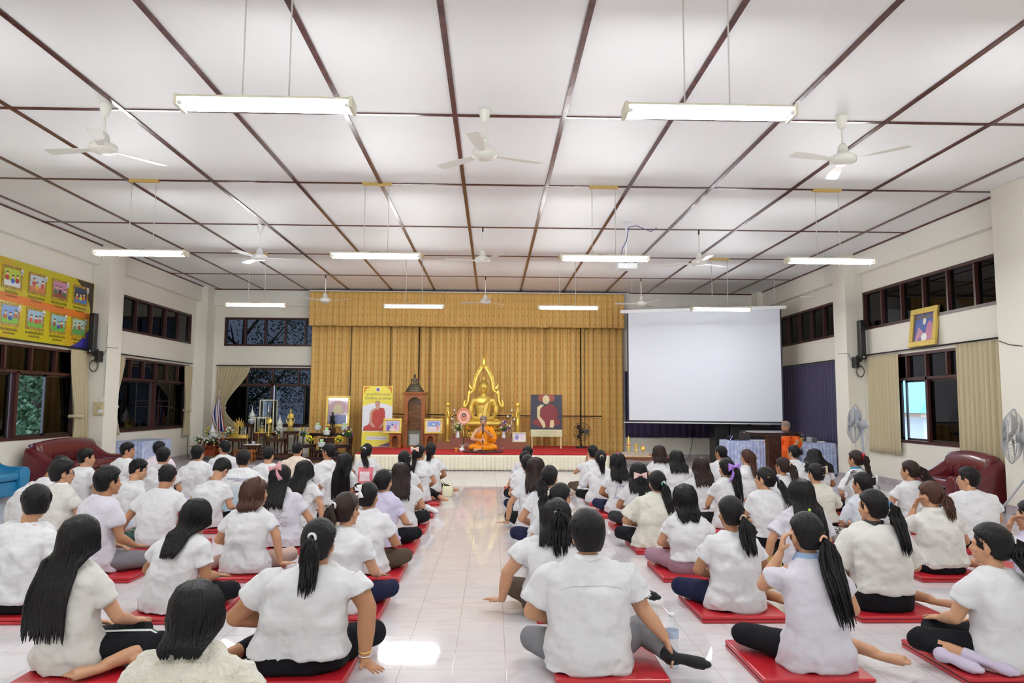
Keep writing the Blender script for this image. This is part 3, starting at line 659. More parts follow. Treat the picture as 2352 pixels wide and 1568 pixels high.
def barrette(a, e, col, s=1):
    def f(root, c, R, sp):
        p = hair_pt(c, R, a, e, 1.13); q = hair_pt(c, R, a-.3*s, e-.05, 1.13); obj('barrette', MB().tube([p, lerp(p, q, .5)+(p-c).normalized()*.006, q], .0055*s, 6), col, root)
    return f
def crossbody(root, c, R, sp):
    b = MB(); pts = []
    for i in range(15):
        t = i/14; z = lerp(.10, .60, t); x = lerp(-.20, .055, t); y = sp(min(1, (z)/.62)).y-lerp(.125, .115, t)-.028*sin(pi*t)-.012
        if i == 14: y += .05
        pts.append(Vector((x, y, z)))
    b.tube(pts, .013, 6, flat=.25, up=(0, -1, 0)); obj('bag_strap', b, strapm, root)
def bracelet(p, m, r=.027):
    def f(root, c, R, sp): obj('bracelet', MB().tube([Vector(p)+Vector((r*cos(t), r*sin(t), .004*sin(t))) for t in [2*pi*i/16 for i in range(16)]], .005, 6, closed=True), m, root)
    return f
def striped_trousers(root, c, R, sp):
    for o in (0, .014): obj('side_stripe', MB().tube([Vector((.12, .05+o, .185)), Vector((.25, .10+o, .185)), Vector((.37, .16+o, .178)), Vector((.455, .20+o, .12))], .005, 6), white_c if not o else MATSX('stripe_green', (.03, .12, .06)), root)
ROWY = lambda r: 4.1+1.125*r
MATSPOT = {}
def A(key, x, r, h, short, label, hx=None, dy=0, matx=None, **kw):
    y = ROWY(r)+dy
    if hx is not None: kw['ls'] = (hx-x)*.8
    if kw.get('mat', True): floor_mat(min((-5.5, -4.43, -3.31, -2.19, -1.075, .655, 1.765, 2.88, 4.0, 5.1), key=lambda g: abs(g-x)) if matx is None else matx, ROWY(r)+.12, 'red vinyl cushion under the '+short); base = .05
    kw['base'] = .05
    return person(key, x, y, h, label, 'seated audience', **kw)
M_ = True
W = 'woman'
# nearest rows, left block
A('L1', -1.22, -1, .775, 'woman in fluffy ivory top', 'person in a fluffy ivory top with a chin-length black bob, nearest the camera', hair='bob', hl=.25, shirt='ivory', sl=.75, w=1.1, flare=.0, vol=1.0, hx=-1.20)
A('L2', -2.30, 0, .86, 'woman with waist-length hair', 'person with very long straight black hair, off-white shirt and white-striped black shorts', yaw=-14, hair='long', hl=.62, shirt='off', pose={1: ((.40, .20, .10), (.27, -.03, .055), (.20, -.16, .04)), -1: ((.10, .42, .08), (.36, .06, .05), (.50, .0, .04))}, pl=.42, sole=1, arms=('lap', 'knee'), flare=.05, vol=1.03, extra=(striped_trousers,), hx=-2.34)
A('L3', -1.06, 0, .84, 'broad woman leaning on her right hand', 'broad person in white shirt with short ponytail, leaning on the right hand', yaw=4, w=1.42, vol=1.08, hair='pony', hl=.30, tiez=.25, tiea=.2, thick=.038, shirt='white', hem=.14, hy=-20, arms=('lap', ((.37, -.02, .32), (.37, -.10, .05), (.5, -.6, -.05), (0, 0, 1), .05)), pose='side_l', pl=.8, tie='w', hx=-.95, extra=(bracelet((.37, -.09, .085), silver_t, .032), bracelet((.37, -.085, .105), gold_t, .033)), sl=.55)
A('L4', -2.27, 1, .80, 'woman in tee with messy shoulder-length hair', 'person with messy shoulder-length black hair and white tee on a wide cushion', w=1.1, hair='bob', hl=.36, flare=.01, yaw=-22, hp=18, shirt='white', arms=('lap', 'knee'), hx=-2.17, lf=.08)
A('L5', -3.33, 1, .885, 'man cut off by the left edge', 'man at the left edge, short black hair, head turned left, white tee', yaw=-15, male=M_, hair='short', vol=1.1, hy=48, hp=10, shirt='white', w=1.16, hem=.12, lf=.08, hx=-3.37, pose='side_r')
A('L6', -3.42, 2, .93, 'man in grey trousers', 'man in a white tee and grey trousers, bare foot on his cushion', male=M_, yaw=-30, hair='short', vol=1.1, hy=-14, shirt='plilac', pants='grey', pose='cross', pl=.85, arms=('lap', 'knee'), lf=.06)
A('L7', -4.43, 3, .90, 'man with curly hair and glasses', 'man with thick curly black hair, glasses and off-white polo, looking right', male=M_, hair='short', vol=1.16, hy=-42, glasses=1, shirt='off', collar=white_c, yaw=-15, arms=('lap', 'lap'))
A('L8', -5.43, 4, .83, 'man bowing in a polo at far left', 'man in white polo bent forward with shaved nape, at far left', male=M_, hair='short', vol=.97, hp=42, lf=.20, w=1.15, collar=white_c, shirt='white', yaw=-35, slouch=.08, hx=-5.40)
A('L9', -5.49, 5, .88, 'stocky man before the maroon sofa', 'stocky man in creased white tee sitting before the maroon sofa', male=M_, hair='short', hy=-38, w=1.15, lf=.06, yaw=-25, shirt='white', slouch=.06)
A('L10', -4.33, 4, .82, 'man looking down to the right in profile', 'man in white tee looking down to the right, face in profile', male=M_, hair='short', hy=-52, hp=14, lf=.13, yaw=-22, shirt='white', slouch=.05)
A('L11', -3.40, 3, .85, 'man with a bottle beside his hand', 'man in white tee and lilac trousers reaching a hand down beside a water bottle', male=M_, hair='short', hp=24, hy=8, lf=.09, yaw=0, shirt='white', pants='lilac', arms=(((-.30, -.02, .27), (-.40, .04, .12), (-.25, .6, -.6), (-.4, 0, .9), .3), 'lap'), slouch=.05)
A('L12', -5.52, 6, .90, 'man before the blue cloth table', 'man in white tee smiling in right profile before the blue cloth table', male=M_, hair='short', hy=-60, yaw=-25, shirt='white', lf=.07)
A('L13', -5.50, 7, .86, 'man in pale pink, half hidden', 'man in pale pink shirt mostly hidden behind another, beside the blue cloth', male=M_, hair='short', hy=-30, shirt='pink')
A('L14', -4.42, 5, .90, 'slim man in front of the pink-shirted one', 'slim man in white tee directly in front of the pink-shirted man', male=M_, hair='short', hp=6, shirt='white', w=.95, pants='lilac')
A('L15', -4.42, 6, .86, 'man below the flag', 'man in white tee with straight black hair, seated below the furled flag', male=M_, hair='short', vol=1.06, hy=-18, w=1.02, shirt='white', lf=.05)
A('L16', -4.44, 7, .88, 'man with face turned left', 'man in white tee with face in left profile beside the flower stand', male=M_, hair='short', hy=58, shirt='white', yaw=5)
A('L17', -3.34, 4, .80, 'man with deeply bowed head', 'man in white tee with deeply bowed head and tousled black hair', male=M_, hair='short', vol=1.08, hp=48, hy=-10, lf=.14, shirt='white', yaw=-12, slouch=.07, arms=('lap', 'knee'))
L18 = A('L18', -3.32, 5, .87, 'man in a polo with printed back', 'man in white-to-blue polo with PRIVATE EDUCATION printed across the back', male=M_, hair='short', vol=1.08, hp=10, shirt='polo', collar=white_c, w=1.05, dy=-.1)
A('L19', -3.37, 6, .84, 'man between the polo and the beige shirt', 'man with close-cropped hair in white tee, left of the beige-shirted man', male=M_, hair='short', vol=.98, hy=-16, hp=14, shirt='white')
A('L20', -3.24, 7, .85, 'man in the beige shirt', 'man in a beige shirt with thinning hair, olive knee to his right', male=M_, hair='short', vol=.97, hy=-14, hp=12, shirt='beige', pants='olive', w=1.05, collar=SH['beige'])
A('L21', -2.13, 2, .84, 'woman with leopard headband', 'person with brown bob and leopard headband, looking right, hand on the cushion', hair='bob', hc='b', hl=.26, hy=-48, flare=.0, shirt='white', pants='skinpink', w=1.06, arms=('lap', ((.27, -.02, .30), (.30, .03, .06), (.5, .7, -.05), (0, 0, 1), .05)), extra=(hairband,), vol=1.04, hx=-2.06, pose='side_l')
L22 = A('L22', -2.12, 3, .86, 'woman with large pink bow', 'person with large satin pink bow and half-up hair, tee printed with small drawings', hair='half', hl=.42, hy=-12, hr=8, shirt='plilac', w=1.06, lf=.05, yaw=-8, arms=('lap', 'knee'), bow=dict(m=pinkm, a=-.30, e=.75, s=1.35, tails=.10, tilt=-.5), tie='k', tiez=.6, tiea=-.3, thick=.022, hx=-2.22)
A('L23', -2.20, 4, .82, 'woman with white socks', 'person with long black hair and white socks behind the pink-bow wearer', hair='long', hl=.38, shirt='white', yaw=-22, pose='cross', pl=.8, socks=sock_w, hx=-2.28, arms=('lap', 'floor'))
A('L24', -2.50, 6, .90, 'woman looking left by the dark altar', 'person with hair in a low bun looking left, leaning on one arm by the altar', hair='bun', hy=62, tiez=-.35, tiea=0, shirt='white', arms=('floor', 'lap'), ls=.04, yaw=10)
A('L25', -2.12, 5, .84, 'woman in elephant-print trousers', 'person with very long hair and black-and-white printed trousers, leaning back', hair='half', hc='k', hl=.60, shirt='white', pants='pattern', hem=.16, yaw=-12, hx=-1.93, arms=('floor', 'lap'), w=.98, lf=.0, hp=-6, tiez=.3, thick=.03, slouch=-.02)
L26 = A('L26', -2.08, 7, .84, 'woman with pink square print', 'person with ponytail and a pink square print on the back of the tee', hair='pony', hl=.32, tie='w', tiez=.25, tiea=-.1, sway=.25, shirt='white', hy=-10)
A('L27', -1.19, 5, .87, 'woman behind the brown-haired one', 'person with smooth black hair and small hairpin, in front of the brown-haired one', hair='pony', hl=.22, tiez=-.2, hy=20, shirt='white', socks=sock_w, pose='side_r', pl=.85, extra=(barrette(.7, .3, silver_t, .7),))
L28 = A('L28', -1.10, 6, .89, 'woman with pink and white bow', 'person with pink and white ribbon bow on ponytail, printed tee, bare foot out', hair='pony', hl=.36, tiez=.35, tiea=.15, shirt='white', hy=-28, pose='side_r', pl=.85, bow=dict(m=peachb, a=.1, e=.4, s=1.0, tails=.02), extra=(thinband,), sole=1, yaw=-8)
A('L28b', -1.02, 7, .86, 'woman nearest the stage by the aisle', 'person in white tee nearest the stage, left of the aisle, foot showing', hair='pony', hl=.22, shirt='white', pose='side_r', pl=.85, sole=1, hy=-8)
A('L30', -1.09, 4, .80, 'woman with straight brown hair', 'person with straight brown hair to the shoulder blades, white long-backed tee', hair='long', hc='d', hl=.42, flare=.05, shirt='white', w=1.1, pose='cross')
A('L31', -1.13, 3, .82, 'woman in lilac by the aisle', 'person in lilac short-sleeved shirt with low ponytail beside the aisle', hair='pony', hl=.30, tie='k', tiez=.05, tiea=-.3, hy=-12, shirt='lilac', yaw=-14, w=1.03, hx=-1.14, arms=('lap', 'knee'), collar=None)
A('L32', -1.10, 2, .81, 'woman with white bow clip', 'person with gathered hair, white ribbon clip and brown trousers beside the aisle', hair='bun', tiez=.55, tiea=-.5, hy=-12, shirt='white', pants='brown', w=1.1, yaw=-12, hx=-1.10, bow=dict(m=whb, a=.0, e=.35, s=.75, tails=.06, tilt=1.4), arms=('lap', 'knee'))
A('L33', -1.08, 1, .86, 'woman in navy trousers by the aisle', 'person with long dark brown ponytail and navy trousers beside the aisle', hair='pony', hc='d', hl=.46, tiez=.2, tiea=-.15, thick=.033, hy=-18, tie='w', shirt='white', pants='navy', yaw=-16, hx=-1.06, extra=(thinband,), arms=('lap', 'knee'), w=1.02)
# right block, aisle column
footp = {-1: ((-.31, .20, .085), (-.02, .36, .045), (.10, .36, .03)), 1: ((.34, .24, .14), (.45, -.06, .06), (.62, -.09, .05))}
A('R1', .55, 0, .88, 'man in button shirt and grey trousers', 'person in white button shirt, grey trousers and black socks beside the clear bottle', male=M_, w=1.2, hair='short', vol=1.2, yaw=0, shirt='white', pants='grey', collar=white_c, pose=footp, socks=sock_k, sl=.70, sleeve_r=1.08, pl=.86, arms=('lap', ((.31, .04, .30), (.43, -.02, .15), (.25, -.35, -.85), (.8, 0, .2), .25)), hy=10, hp=6)
A('R2', .46, 1, .82, 'woman leaning on her left hand', 'person with messy half-gathered black hair leaning on the left hand, brown trousers', w=1.28, hair='half', hl=.30, tiez=.25, tiea=.35, thick=.045, shirt='white', pants='brown', yaw=0, hy=-16, arms=('floorf', 'lap'), hx=.49, pose={-1: ((-.30, .27, .085), (.02, .36, .045), (.13, .36, .03)), 1: ((.33, .42, .08), (.62, .30, .05), (.74, .24, .035))}, socks=sock_k, extra=(barrette(.4, .25, MATSX('clip_beige', (.62, .48, .36)), 1.4),), matx=.62, hem=.13)
A('R3', .62, 2, .81, 'woman with glasses and pearl hair tie', 'person with glasses and pearl hair tie looking right, partly hidden', hair='pony', hl=.36, tiez=.12, tiea=-.55, thick=.04, hy=-48, glasses=1, shirt='white', w=1.1, extra=(pearls(MATSX('pearl', (.8, .75, .6), .2), 7, -.55, .15),), pants='navy')
A('R4', .57, 3, .87, 'woman with shoulder-bag strap', 'person with a taupe bag strap across the back and low black ponytail', hair='pony', hl=.20, tiez=-.25, tiea=-.25, thick=.036, hy=-35, shirt='white', w=1.08, pants='navy', yaw=8, extra=(crossbody,), hx=.63)
A('R5', .48, 4, .87, 'woman with black watch', 'person with long dark brown hair, black watch, left hand on the floor', hair='long', hc='d', hl=.40, hy=-12, shirt='white', arms=('floorf', 'lap'), hx=.54, extra=(bracelet((-.29, .03, .085), black_m, .028),))
A('R6', .48, 5, .82, 'woman behind the watch wearer', 'person with black hair just ahead of the one wearing a watch', hair='pony', hl=.2, shirt='white', hy=15, pants='navy', arms=('knee', 'lap'))
A('R7', .50, 6, .80, 'second person from the stage, aisle right', 'second person from the stage just right of the aisle, dark pinned hair', hair='bun', tiez=0, shirt='white', hy=10)
A('R8', .60, 7, .81, 'person nearest the stage, aisle right', 'person nearest the stage just right of the aisle, short black hair', hair='short', male=M_, shirt='plilac', hy=-10)
# right block, second column
A('R9', 1.62, 7, .83, 'woman in brown skirt near the stage', 'person in brown skirt with low side ponytail, elbow bent, near the stage', hair='pony', hl=.30, tiez=-.15, tiea=.4, tie='g', hy=30, shirt='white', pants='brown', arms=('wai', 'wai'), skirt=True, hx=1.70)
A('R10', 1.62, 6, .82, 'woman with small clip on ponytail', 'person with small beige clip on a black ponytail, long-sleeved white top', hair='pony', hl=.27, tie='o', tiez=.1, shirt='white', sl=1.6, hx=1.66)
R11 = A('R11', 1.72, 5, .85, 'woman with blue line drawing on tee', 'person with half-up long hair and a blue line drawing on the tee', hair='half', hl=.36, tiez=.5, shirt='white', pants='navy', extra=(pearls(MATSX('clip_magenta', (.8, .1, .35), .3), 3, -.3, .95),), thick=.02, flare=.03)
A('R12', 1.76, 4, .81, 'woman with striped pink bow', 'person with striped pink bow low on long black hair', hair='half', hl=.34, tiez=-.25, shirt='white', pants='dgrey', bow=dict(m=pink2, a=.0, e=-.25, s=1.05, tails=.13), hx=1.77, thick=.025)
A('R13', 1.68, 3, .82, 'woman in cream tee with teal scrunchie', 'person in loose cream tee with teal beaded hair tie on a low ponytail', hair='pony', hl=.30, tiez=-.18, tiea=.25, tie='g', hy=10, sway=.12, shirt='cream', w=1.15, sl=.85, sleeve_r=1.2, hx=1.75, extra=(pearls(MATSX('pearl', (.8, .75, .6), .2), 2, .15, -.1),))
A('R16', 1.73, 2, .80, 'woman in mauve trousers', 'person in mauve gathered trousers and white tee with black shoulder-length hair', hair='bob', hl=.30, hy=-12, flare=.0, shirt='white', pants='mauve', hem=.20, w=.98, extra=(bracelet((-.10, .25, .17), black_m, .03),), vol=1.03, hr=-6)
A('R21', 1.76, 1, .84, 'woman in navy trousers with low ponytail', 'person in white tee and navy trousers with a short thick low ponytail', hair='pony', hl=.24, tiez=-.35, tiea=.35, tie='o', thick=.04, hy=12, shirt='white', pants='navy', w=1.06, pose='side_r', pl=.7, yaw=2, hx=1.76, sole=1, arms=('lap', 'lap'))
A('R28', 1.84, 0, .89, 'woman in pale lilac polo', 'person in pale lilac polo with yellow tie on long ponytail, hand at ear', hair='pony', hl=.46, hc='k', tie='p', tiez=-.28, tiea=.25, thick=.04, hy=14, sway=.1, shirt='plilac', collar=blue_c, w=1.05, pose='side_r', pl=.62, yaw=2, arms=('ear', 'lap'), extra=(lanyard, pearls(MATSX('clip_lime', (.5, .8, .1), .4), 1, 0, 1.35)), sole=1, hx=1.82)
# third column
A('R14', 2.80, 7, .83, 'woman with short brown hair', 'person with dark brown shoulder-length hair looking left before the offering table', hair='bob', hc='d', hl=.28, hy=38, shirt='white', sl=.5)
A('R15', 2.82, 6, .82, 'woman in wide long-sleeved top', 'person in loose white long-sleeved top with smooth black hair, centre of right block', hair='long', hl=.33, shirt='white', w=1.12, sl=1.6, hem=.16, sleeve_r=1.1)
A('R17', 2.86, 5, .80, 'woman with long dark brown hair', 'person with long straight dark brown hair and thin tail over white top', hair='long', hc='d', hl=.38, hy=12, shirt='white', w=1.0, sl=1.2)
R19 = A('R19', 2.84, 4, .87, 'woman with purple bow', 'person with a purple bow, long black ponytail and black collar', hair='pony', hl=.46, tiez=.05, tiea=.2, thick=.04, hy=18, shirt='white', collar=black_c, bow=dict(m=purp, a=.15, e=.12, s=1.25, tails=.13), pose='side_r', pl=.8, arms=('knee', 'lap'))
A('R22', 2.88, 3, .86, 'woman with pale lilac bow', 'person with pale lilac bow and hairgrip, face in left profile', hair='pony', hl=.40, tiez=-.1, tiea=.5, sway=.35, thick=.033, hy=50, shirt='white', pants='black', hem=.16, w=1.05, bow=dict(m=lilb, a=.55, e=-.05, s=.75, tails=.05), extra=(barrette(-.9, .1, gold_t, .8),), arms=('knee', 'lap'), dy=0)
A('R27', 2.75, 2, .85, 'woman with very long straight hair, right block', 'person with hip-length straight black hair, arm braced on the floor, right block', hair='long', hl=.58, hy=10, shirt='plilac', w=1.06, arms=('floorf', 'lap'), flare=.05, sl=.72, sleeve_r=1.25, hx=2.78)
A('R32', 2.82, 1, .89, 'woman in frilled white crop top', 'person in frilled short white top and black skirt, bare feet to the right', hair='pony', hl=.34, tiez=.05, tiea=.45, tie='b', hy=30, thick=.034, shirt='off', hem=.20, w=1.22, pants='black', pose='side_r', pl=.5, sl=.9, sleeve_r=1.25, collar=black_c, arms=('lap', 'lap'), sole=1)
A('R35', 2.92, 0, .83, 'woman at right edge with lilac socks', 'person at the right edge in white tee, black shorts and lilac socks', hair='pony', hl=.44, tiez=.12, tiea=.35, thick=.045, hy=34, sway=.08, shirt='white', w=1.1, yaw=10, pose={-1: ((-.38, .20, .10), (-.24, -.03, .055), (-.14, -.15, .04)), 1: ((-.12, .40, .08), (-.36, .06, .05), (-.30, -.08, .04))}, pl=.5, socks=sock_l, arms=('knee', 'lap'), tie='w')
# fourth and fifth columns
A('R18', 3.86, 7, .83, 'woman looking left near the table', 'person with black hair in low tail looking left beside the blue cloth table', hair='pony', hl=.16, tiez=-.5, hy=38, shirt='white', w=1.05)
A('R20', 3.90, 6, .84, 'woman with high brown ponytail', 'person with a high reddish-brown ponytail in front of the blue cloth table', hair='pony', hc='b', hl=.42, tiez=.55, tiea=.0, thick=.032, shirt='white', w=1.08, hem=.2, hy=24)
A('R23', 3.99, 5, .80, 'woman in wavy brown ponytail', 'person with wavy dark brown ponytail and small clip beside the lectern', hair='pony', hc='d', hl=.40, tie='o', tiez=.15, tiea=.2, hy=32, shirt='white', glasses=1)
A('R24', 5.10, 7, .84, 'woman with hair in a black claw', 'person with black hair folded into a claw clip before the seated monk', hair='clip', tie='k', tiez=.0, tiea=.35, hy=38, shirt='white', sl=1.4, matx=5.1)
A('R25', 4.95, 6, .85, 'woman with hair over both shoulders', 'person with long black hair spread over both shoulders, right block rear', hair='long', hl=.34, flare=.13, shirt='white', w=1.15)
A('R26', 3.97, 4, .81, 'woman in ribbed cream top with claw clip', 'person in cream ribbed top with tan claw clip in dark hair', hair='clip', tie='o', tiez=.25, tiea=.2, hy=26, shirt='cream', sl=1.0, hem=.1, w=.98, pose='side_r', pl=.7, hx=3.93)
R29 = A('R29', 5.02, 5, .90, 'woman with red hair ribbon', 'person with red ribbon on ponytail, teal collar and black-striped white jacket', hair='pony', hc='d', hl=.32, tie='r', tiez=.35, tiea=.1, hy=28, shirt='white', collar=teal_c, sl=.9, yaw=8, bow=dict(m=redb, a=.0, e=.5, s=.55, tails=.12))
A('R30', 3.92, 3, .81, 'woman in grey sweatshirt', 'person in pale grey sweatshirt with white rectangular clip, patterned trousers', hair='clip', tie='w', tiez=.2, tiea=.35, hy=34, shirt='grey', pants='pattern', sl=1.7, sleeve_r=1.1, w=.98)
A('R31', 5.10, 4, .85, 'woman with thick wavy ponytail', 'person with thick wavy dark brown ponytail and black skirt near the armchair', hair='pony', hc='d', hl=.46, tiez=.15, tiea=.5, thick=.05, hy=42, shirt='white', w=1.1, hem=.22, tie='k', sway=.12)
A('R33', 3.98, 2, .83, 'woman wiping her face', 'person with brown low ponytail holding a tissue to the face', hair='pony', hc='b', hl=.22, tiez=-.2, tiea=-.1, hy=34, hp=10, shirt='off', w=1.12, arms=('face', 'lap'), hem=.06, tie='k', thick=.035, pose='side_r', pl=.6, hx=3.96)
A('R34', 5.08, 3, .86, 'person with short hair and glasses', 'person with short black hair and clear glasses looking left, before the maroon armchair', male=M_, hair='short', vol=1.05, hy=52, glasses=silver_t, shirt='white', w=1.12, hem=.10, slouch=.05, lf=.05)
A('R36', 4.02, 1, .82, 'person in lilac cut off by the right edge', 'person in lilac shirt at the right edge holding a hand to the glasses', hair='bun', tiez=.3, hy=40, shirt='lilac', arms=('face', 'lap'), glasses=1)
# ================================================================ stage and curtains
gold = mat('gilded', (.95, .70, .15), .33, .6); gold_soft = mat('gold_paint', (.80, .57, .13), .42, .4, bump=(30, .2)); brass = mat('brass', (.72, .55, .18), .22, .9); bronze = mat('dark_bronze', (.13, .11, .075), .42, .6, bump=(40, .3)); iron = mat('black_iron', (.02, .018, .018), .4, .5); silver = mat('silver', (.75, .76, .75), .2, 1)
teak = mat('teak_wood', hexc('a8601f'), .35, noise_mix=(hexc('7d4216'), 5, .35, .65, (1, 1, 6))); dteak = mat('carved_brown_wood', hexc('5a3019'), .4, noise_mix=(hexc('3c1d0e'), 8, .4, .6)); ebony = mat('dark_lacquered_wood', hexc('2c1310'), .2, noise_mix=(hexc('3a1a12'), 6, .4, .6))
white_p = mat('white_plastic', (.82, .84, .85), .35); grey_p = mat('grey_plastic', (.42, .43, .45), .4); carpet = mat('red_carpet', (.50, .015, .018), .95, bump=(120, .3)); skirtc = mat('cream_satin', (.80, .74, .58), .45, sheen=.3); nylon = mat('blue_satin', (.40, .47, .74), .4, noise_mix=((.62, .66, .86), 14, .52, .6), sheen=.3); tablew = mat('blue_satin_top', (.45, .50, .74), .4)
acrylic = glass('acrylic', (.93, .95, .95), .02); paper = mat('white_paper', (.80, .80, .82), .6)
goldcloth = mat('gold_curtain_cloth', (.74, .46, .13), .5, sheen=.3); nt = goldcloth.node_tree
tc = nt.nodes.new('ShaderNodeTexCoord'); mp = nt.nodes.new('ShaderNodeMapping'); mp.inputs['Scale'].default_value = (7.5, 0, 4.6); vo = nt.nodes.new('ShaderNodeTexVoronoi'); vo.inputs['Scale'].default_value = 1; vo.inputs['Randomness'].default_value = .12
rp = nt.nodes.new('ShaderNodeValToRGB'); rp.color_ramp.elements[0].position = .07; rp.color_ramp.elements[0].color = (0, 0, 0, 1); e = rp.color_ramp.elements[1]; e.position = .10; e.color = (1, 1, 1, 1); e = rp.color_ramp.elements.new(.14); e.color = (1, 1, 1, 1); e = rp.color_ramp.elements.new(.18); e.color = (0, 0, 0, 1)
mx = nt.nodes.new('ShaderNodeMix'); mx.data_type = 'RGBA'; mx.inputs[6].default_value = (.74, .46, .13, 1); mx.inputs[7].default_value = (.52, .29, .055, 1)
nt.links.new(tc.outputs['Object'], mp.inputs[0]); nt.links.new(mp.outputs[0], vo.inputs['Vector']); nt.links.new(vo.outputs['Distance'], rp.inputs[0]); nt.links.new(rp.outputs[0], mx.inputs[0]); nt.links.new(mx.outputs[2], nt.nodes['Principled BSDF'].inputs['Base Color'])
tancloth = mat('tan_curtain_cloth', (.52, .44, .27), .6, sheen=.3); navycloth = mat('navy_curtain_cloth', (.035, .026, .085), .7, sheen=.2)
def pleat(x, per=.2, amp=.045, seed=0):
    u = x/per+.35*noise.noise((x*1.3, seed, 0)); f = u-math.floor(u); a = .6+.8*abs(noise.noise((math.floor(u)*1.7, seed, 3)))
    return amp*a*(sstep(0, .16, f)-sstep(.62, .78, f))
def curtain(name, label, cat, axis, pos, a0, a1, z0, z1, m, per=.16, amp=.05, side=-1, tie=None, panels=1, group=None, drop=0, seed=0, gather=None):
    """axis 'y': hangs in the plane y=pos along x; side = direction into the room"""
    t = thing(name, label, cat, (0, 0, 0), 0, group)
    for p in range(panels):
        b0 = lerp(a0, a1, p/panels); b1 = lerp(a0, a1, (p+1)/panels)-(.004 if panels > 1 else 0); mb = MB(); nu = max(12, int((b1-b0)/per*10)); nv = 14 if tie is None else 26
        def fn(u, v):
            a = lerp(b0, b1, u); d = pleat(a+p*.37, per, amp, seed+p)*(.7+.3*v); z = lerp(z1, z0, v)
            if v > .98: z += .012*noise.noise((a*4, seed, 1))-drop*u
            if tie:
                tz, tw, ta = tie     # height of the tie, width factor there, anchor 0..1
                k = abs((z-tz)/((z1-tz) if z > tz else (tz-z0)*1.6)); k = sstep(0, 1, min(1, k)); c = lerp(b0, b1, ta); a = c+(a-c)*lerp(tw, 1, k)
                d = d*lerp(1.4, 1, k)
            if gather: a += gather*v*v*(a1-a0)
            off = side*(.03+d)
            return (a, pos+off, z) if axis == 'y' else (pos+off, a, z)
        mb.sheet(fn, nu, nv, .004, (0, side, 0) if axis == 'y' else (side, 0, 0)); obj('curtain_panel', mb, m, t)
    if tie:
        tz, tw, ta = tie; c = lerp(a0, a1, ta); w = (a1-a0)*tw; lo = c-w*ta; b = MB()
        q = [(lo-.01, .02), (lo+w*.5, .02+amp*2.4), (lo+w+.01, .02), (lo+w*.5, .004)]
        pts = [(a, pos+side*o, tz) if axis == 'y' else (pos+side*o, a, tz) for a, o in q]; b.tube(pts, .018, 8, closed=True, flat=1.8); obj('tie_band', b, m, t)
    return t
gc = curtain('stage_curtain', 'tall pleated gold curtain with ring pattern covering the front wall', 'curtain', 'y', 19.86, -5.02, 3.66, .04, 3.75, goldcloth, .21, .15, panels=8)
v = curtain('curtain_valance', 'gold pleated valance hung across the top of the stage curtain', 'curtain', 'y', 19.62, -5.06, 3.64, 3.62, 4.58, goldcloth, .17, .06, seed=5)
obj('valance_rail', MB().box(-5.06, 3.8, 19.54, 19.66, 4.575, 4.60), white_p, v)
fr = thing('backdrop_frame', 'dark metal poles and cross bar standing in front of the gold curtain', 'metal frame', (0, 19.5, 0))
for x in (-2.02, 2.42): obj('upright', MB().cyl((x, 0, .385), (x, 0, 3.6), .019, n=8), iron, fr)
obj('cross_bar', MB().tube([(-2.7, -.03, 1.22), (-1, -.03, 1.20), (1, -.03, 1.19), (3.0, -.03, 1.19)], .015, 8), iron, fr)
obj('wire', MB().tube([(x, -.06, 1.16-.03*sin((x+2.7)*6)**2) for x in [(-2.7)+.2*i for i in range(29)]], .006, 5), iron, fr)
stg = thing('stage', 'low stage with red carpet and pleated cream skirt below the gold statue', 'stage', (0, 0, 0))
obj('platform', MB().box(-3.05, 2.62, 16.34, 19.5, .035, .36), dteak, stg); obj('carpet', MB().box(-3.08, 2.66, 16.30, 19.52, .36, .38), carpet, stg)
sk = MB(); sk.sheet(lambda u, v: (lerp(-3.08, 2.66, u), 16.30-.012-.035*abs(sin(u*pi*62))**.6*(.35+.65*v), lerp(.355, .012, v)), 62*8, 6, .004, (0, 1, 0)); obj('skirt', sk, skirtc, stg)
for x, n_ in ((-3.08, -1), (2.66, 1)):
    s2 = MB(); s2.sheet(lambda u, v: (x+n_*(.012+.03*abs(sin(u*pi*32))**.6*(.35+.65*v)), lerp(16.3, 19.5, u), lerp(.355, .04, v)), 32*6, 4, .004, (-n_, 0, 0)); obj('skirt', s2, skirtc, stg)
CG = 'side window curtains'
curtain('window_curtain', 'tan curtain tied at the waist beside the left speaker', 'curtain', 'x', XL, 13.72, 14.38, .76, 2.50, tancloth, .09, .05, 1, (1.22, .72, .6), gather=.25, seed=1)
curtain('window_curtain', 'narrow tan curtain just behind the left column', 'curtain', 'x', XL, 15.3, 15.78, .80, 2.50, tancloth, .08, .05, 1, (1.4, .35, 0), seed=2)
curtain('window_curtain', 'tan curtain tied at the waist in the front left corner', 'curtain', 'x', XL, 18.75, 19.28, .62, 2.46, tancloth, .08, .05, 1, (1.30, .62, .5), seed=3)
curtain('window_curtain', 'tan curtain swept to the left behind the flag', 'curtain', 'y', YF, -7.66, -6.75, .80, 2.50, tancloth, .09, .05, -1, (1.35, .3, 0), seed=4)
curtain('window_curtain', 'straight tan curtain left of the open right window', 'curtain', 'x', XR, 13.1, 14.25, .60, 2.50, tancloth, .12, .05, -1, None, seed=6)
curtain('window_curtain', 'full tan curtain hanging behind the maroon armchair', 'curtain', 'x', XR, 10.42, 11.42, .58, 2.52, tancloth, .12, .07, -1, None, seed=7)
curtain('window_curtain', 'navy curtain on the far right wall', 'curtain', 'x', XR, 15.2, 19.3, .66, 2.5, navycloth, .17, .06, -1, None, seed=8, panels=2)
curtain('window_curtain', 'navy curtain on the front wall below the projection screen', 'curtain', 'y', YF, 3.72, 7.3, .60, 2.45, navycloth, .19, .05, -1, None, seed=9, panels=2)
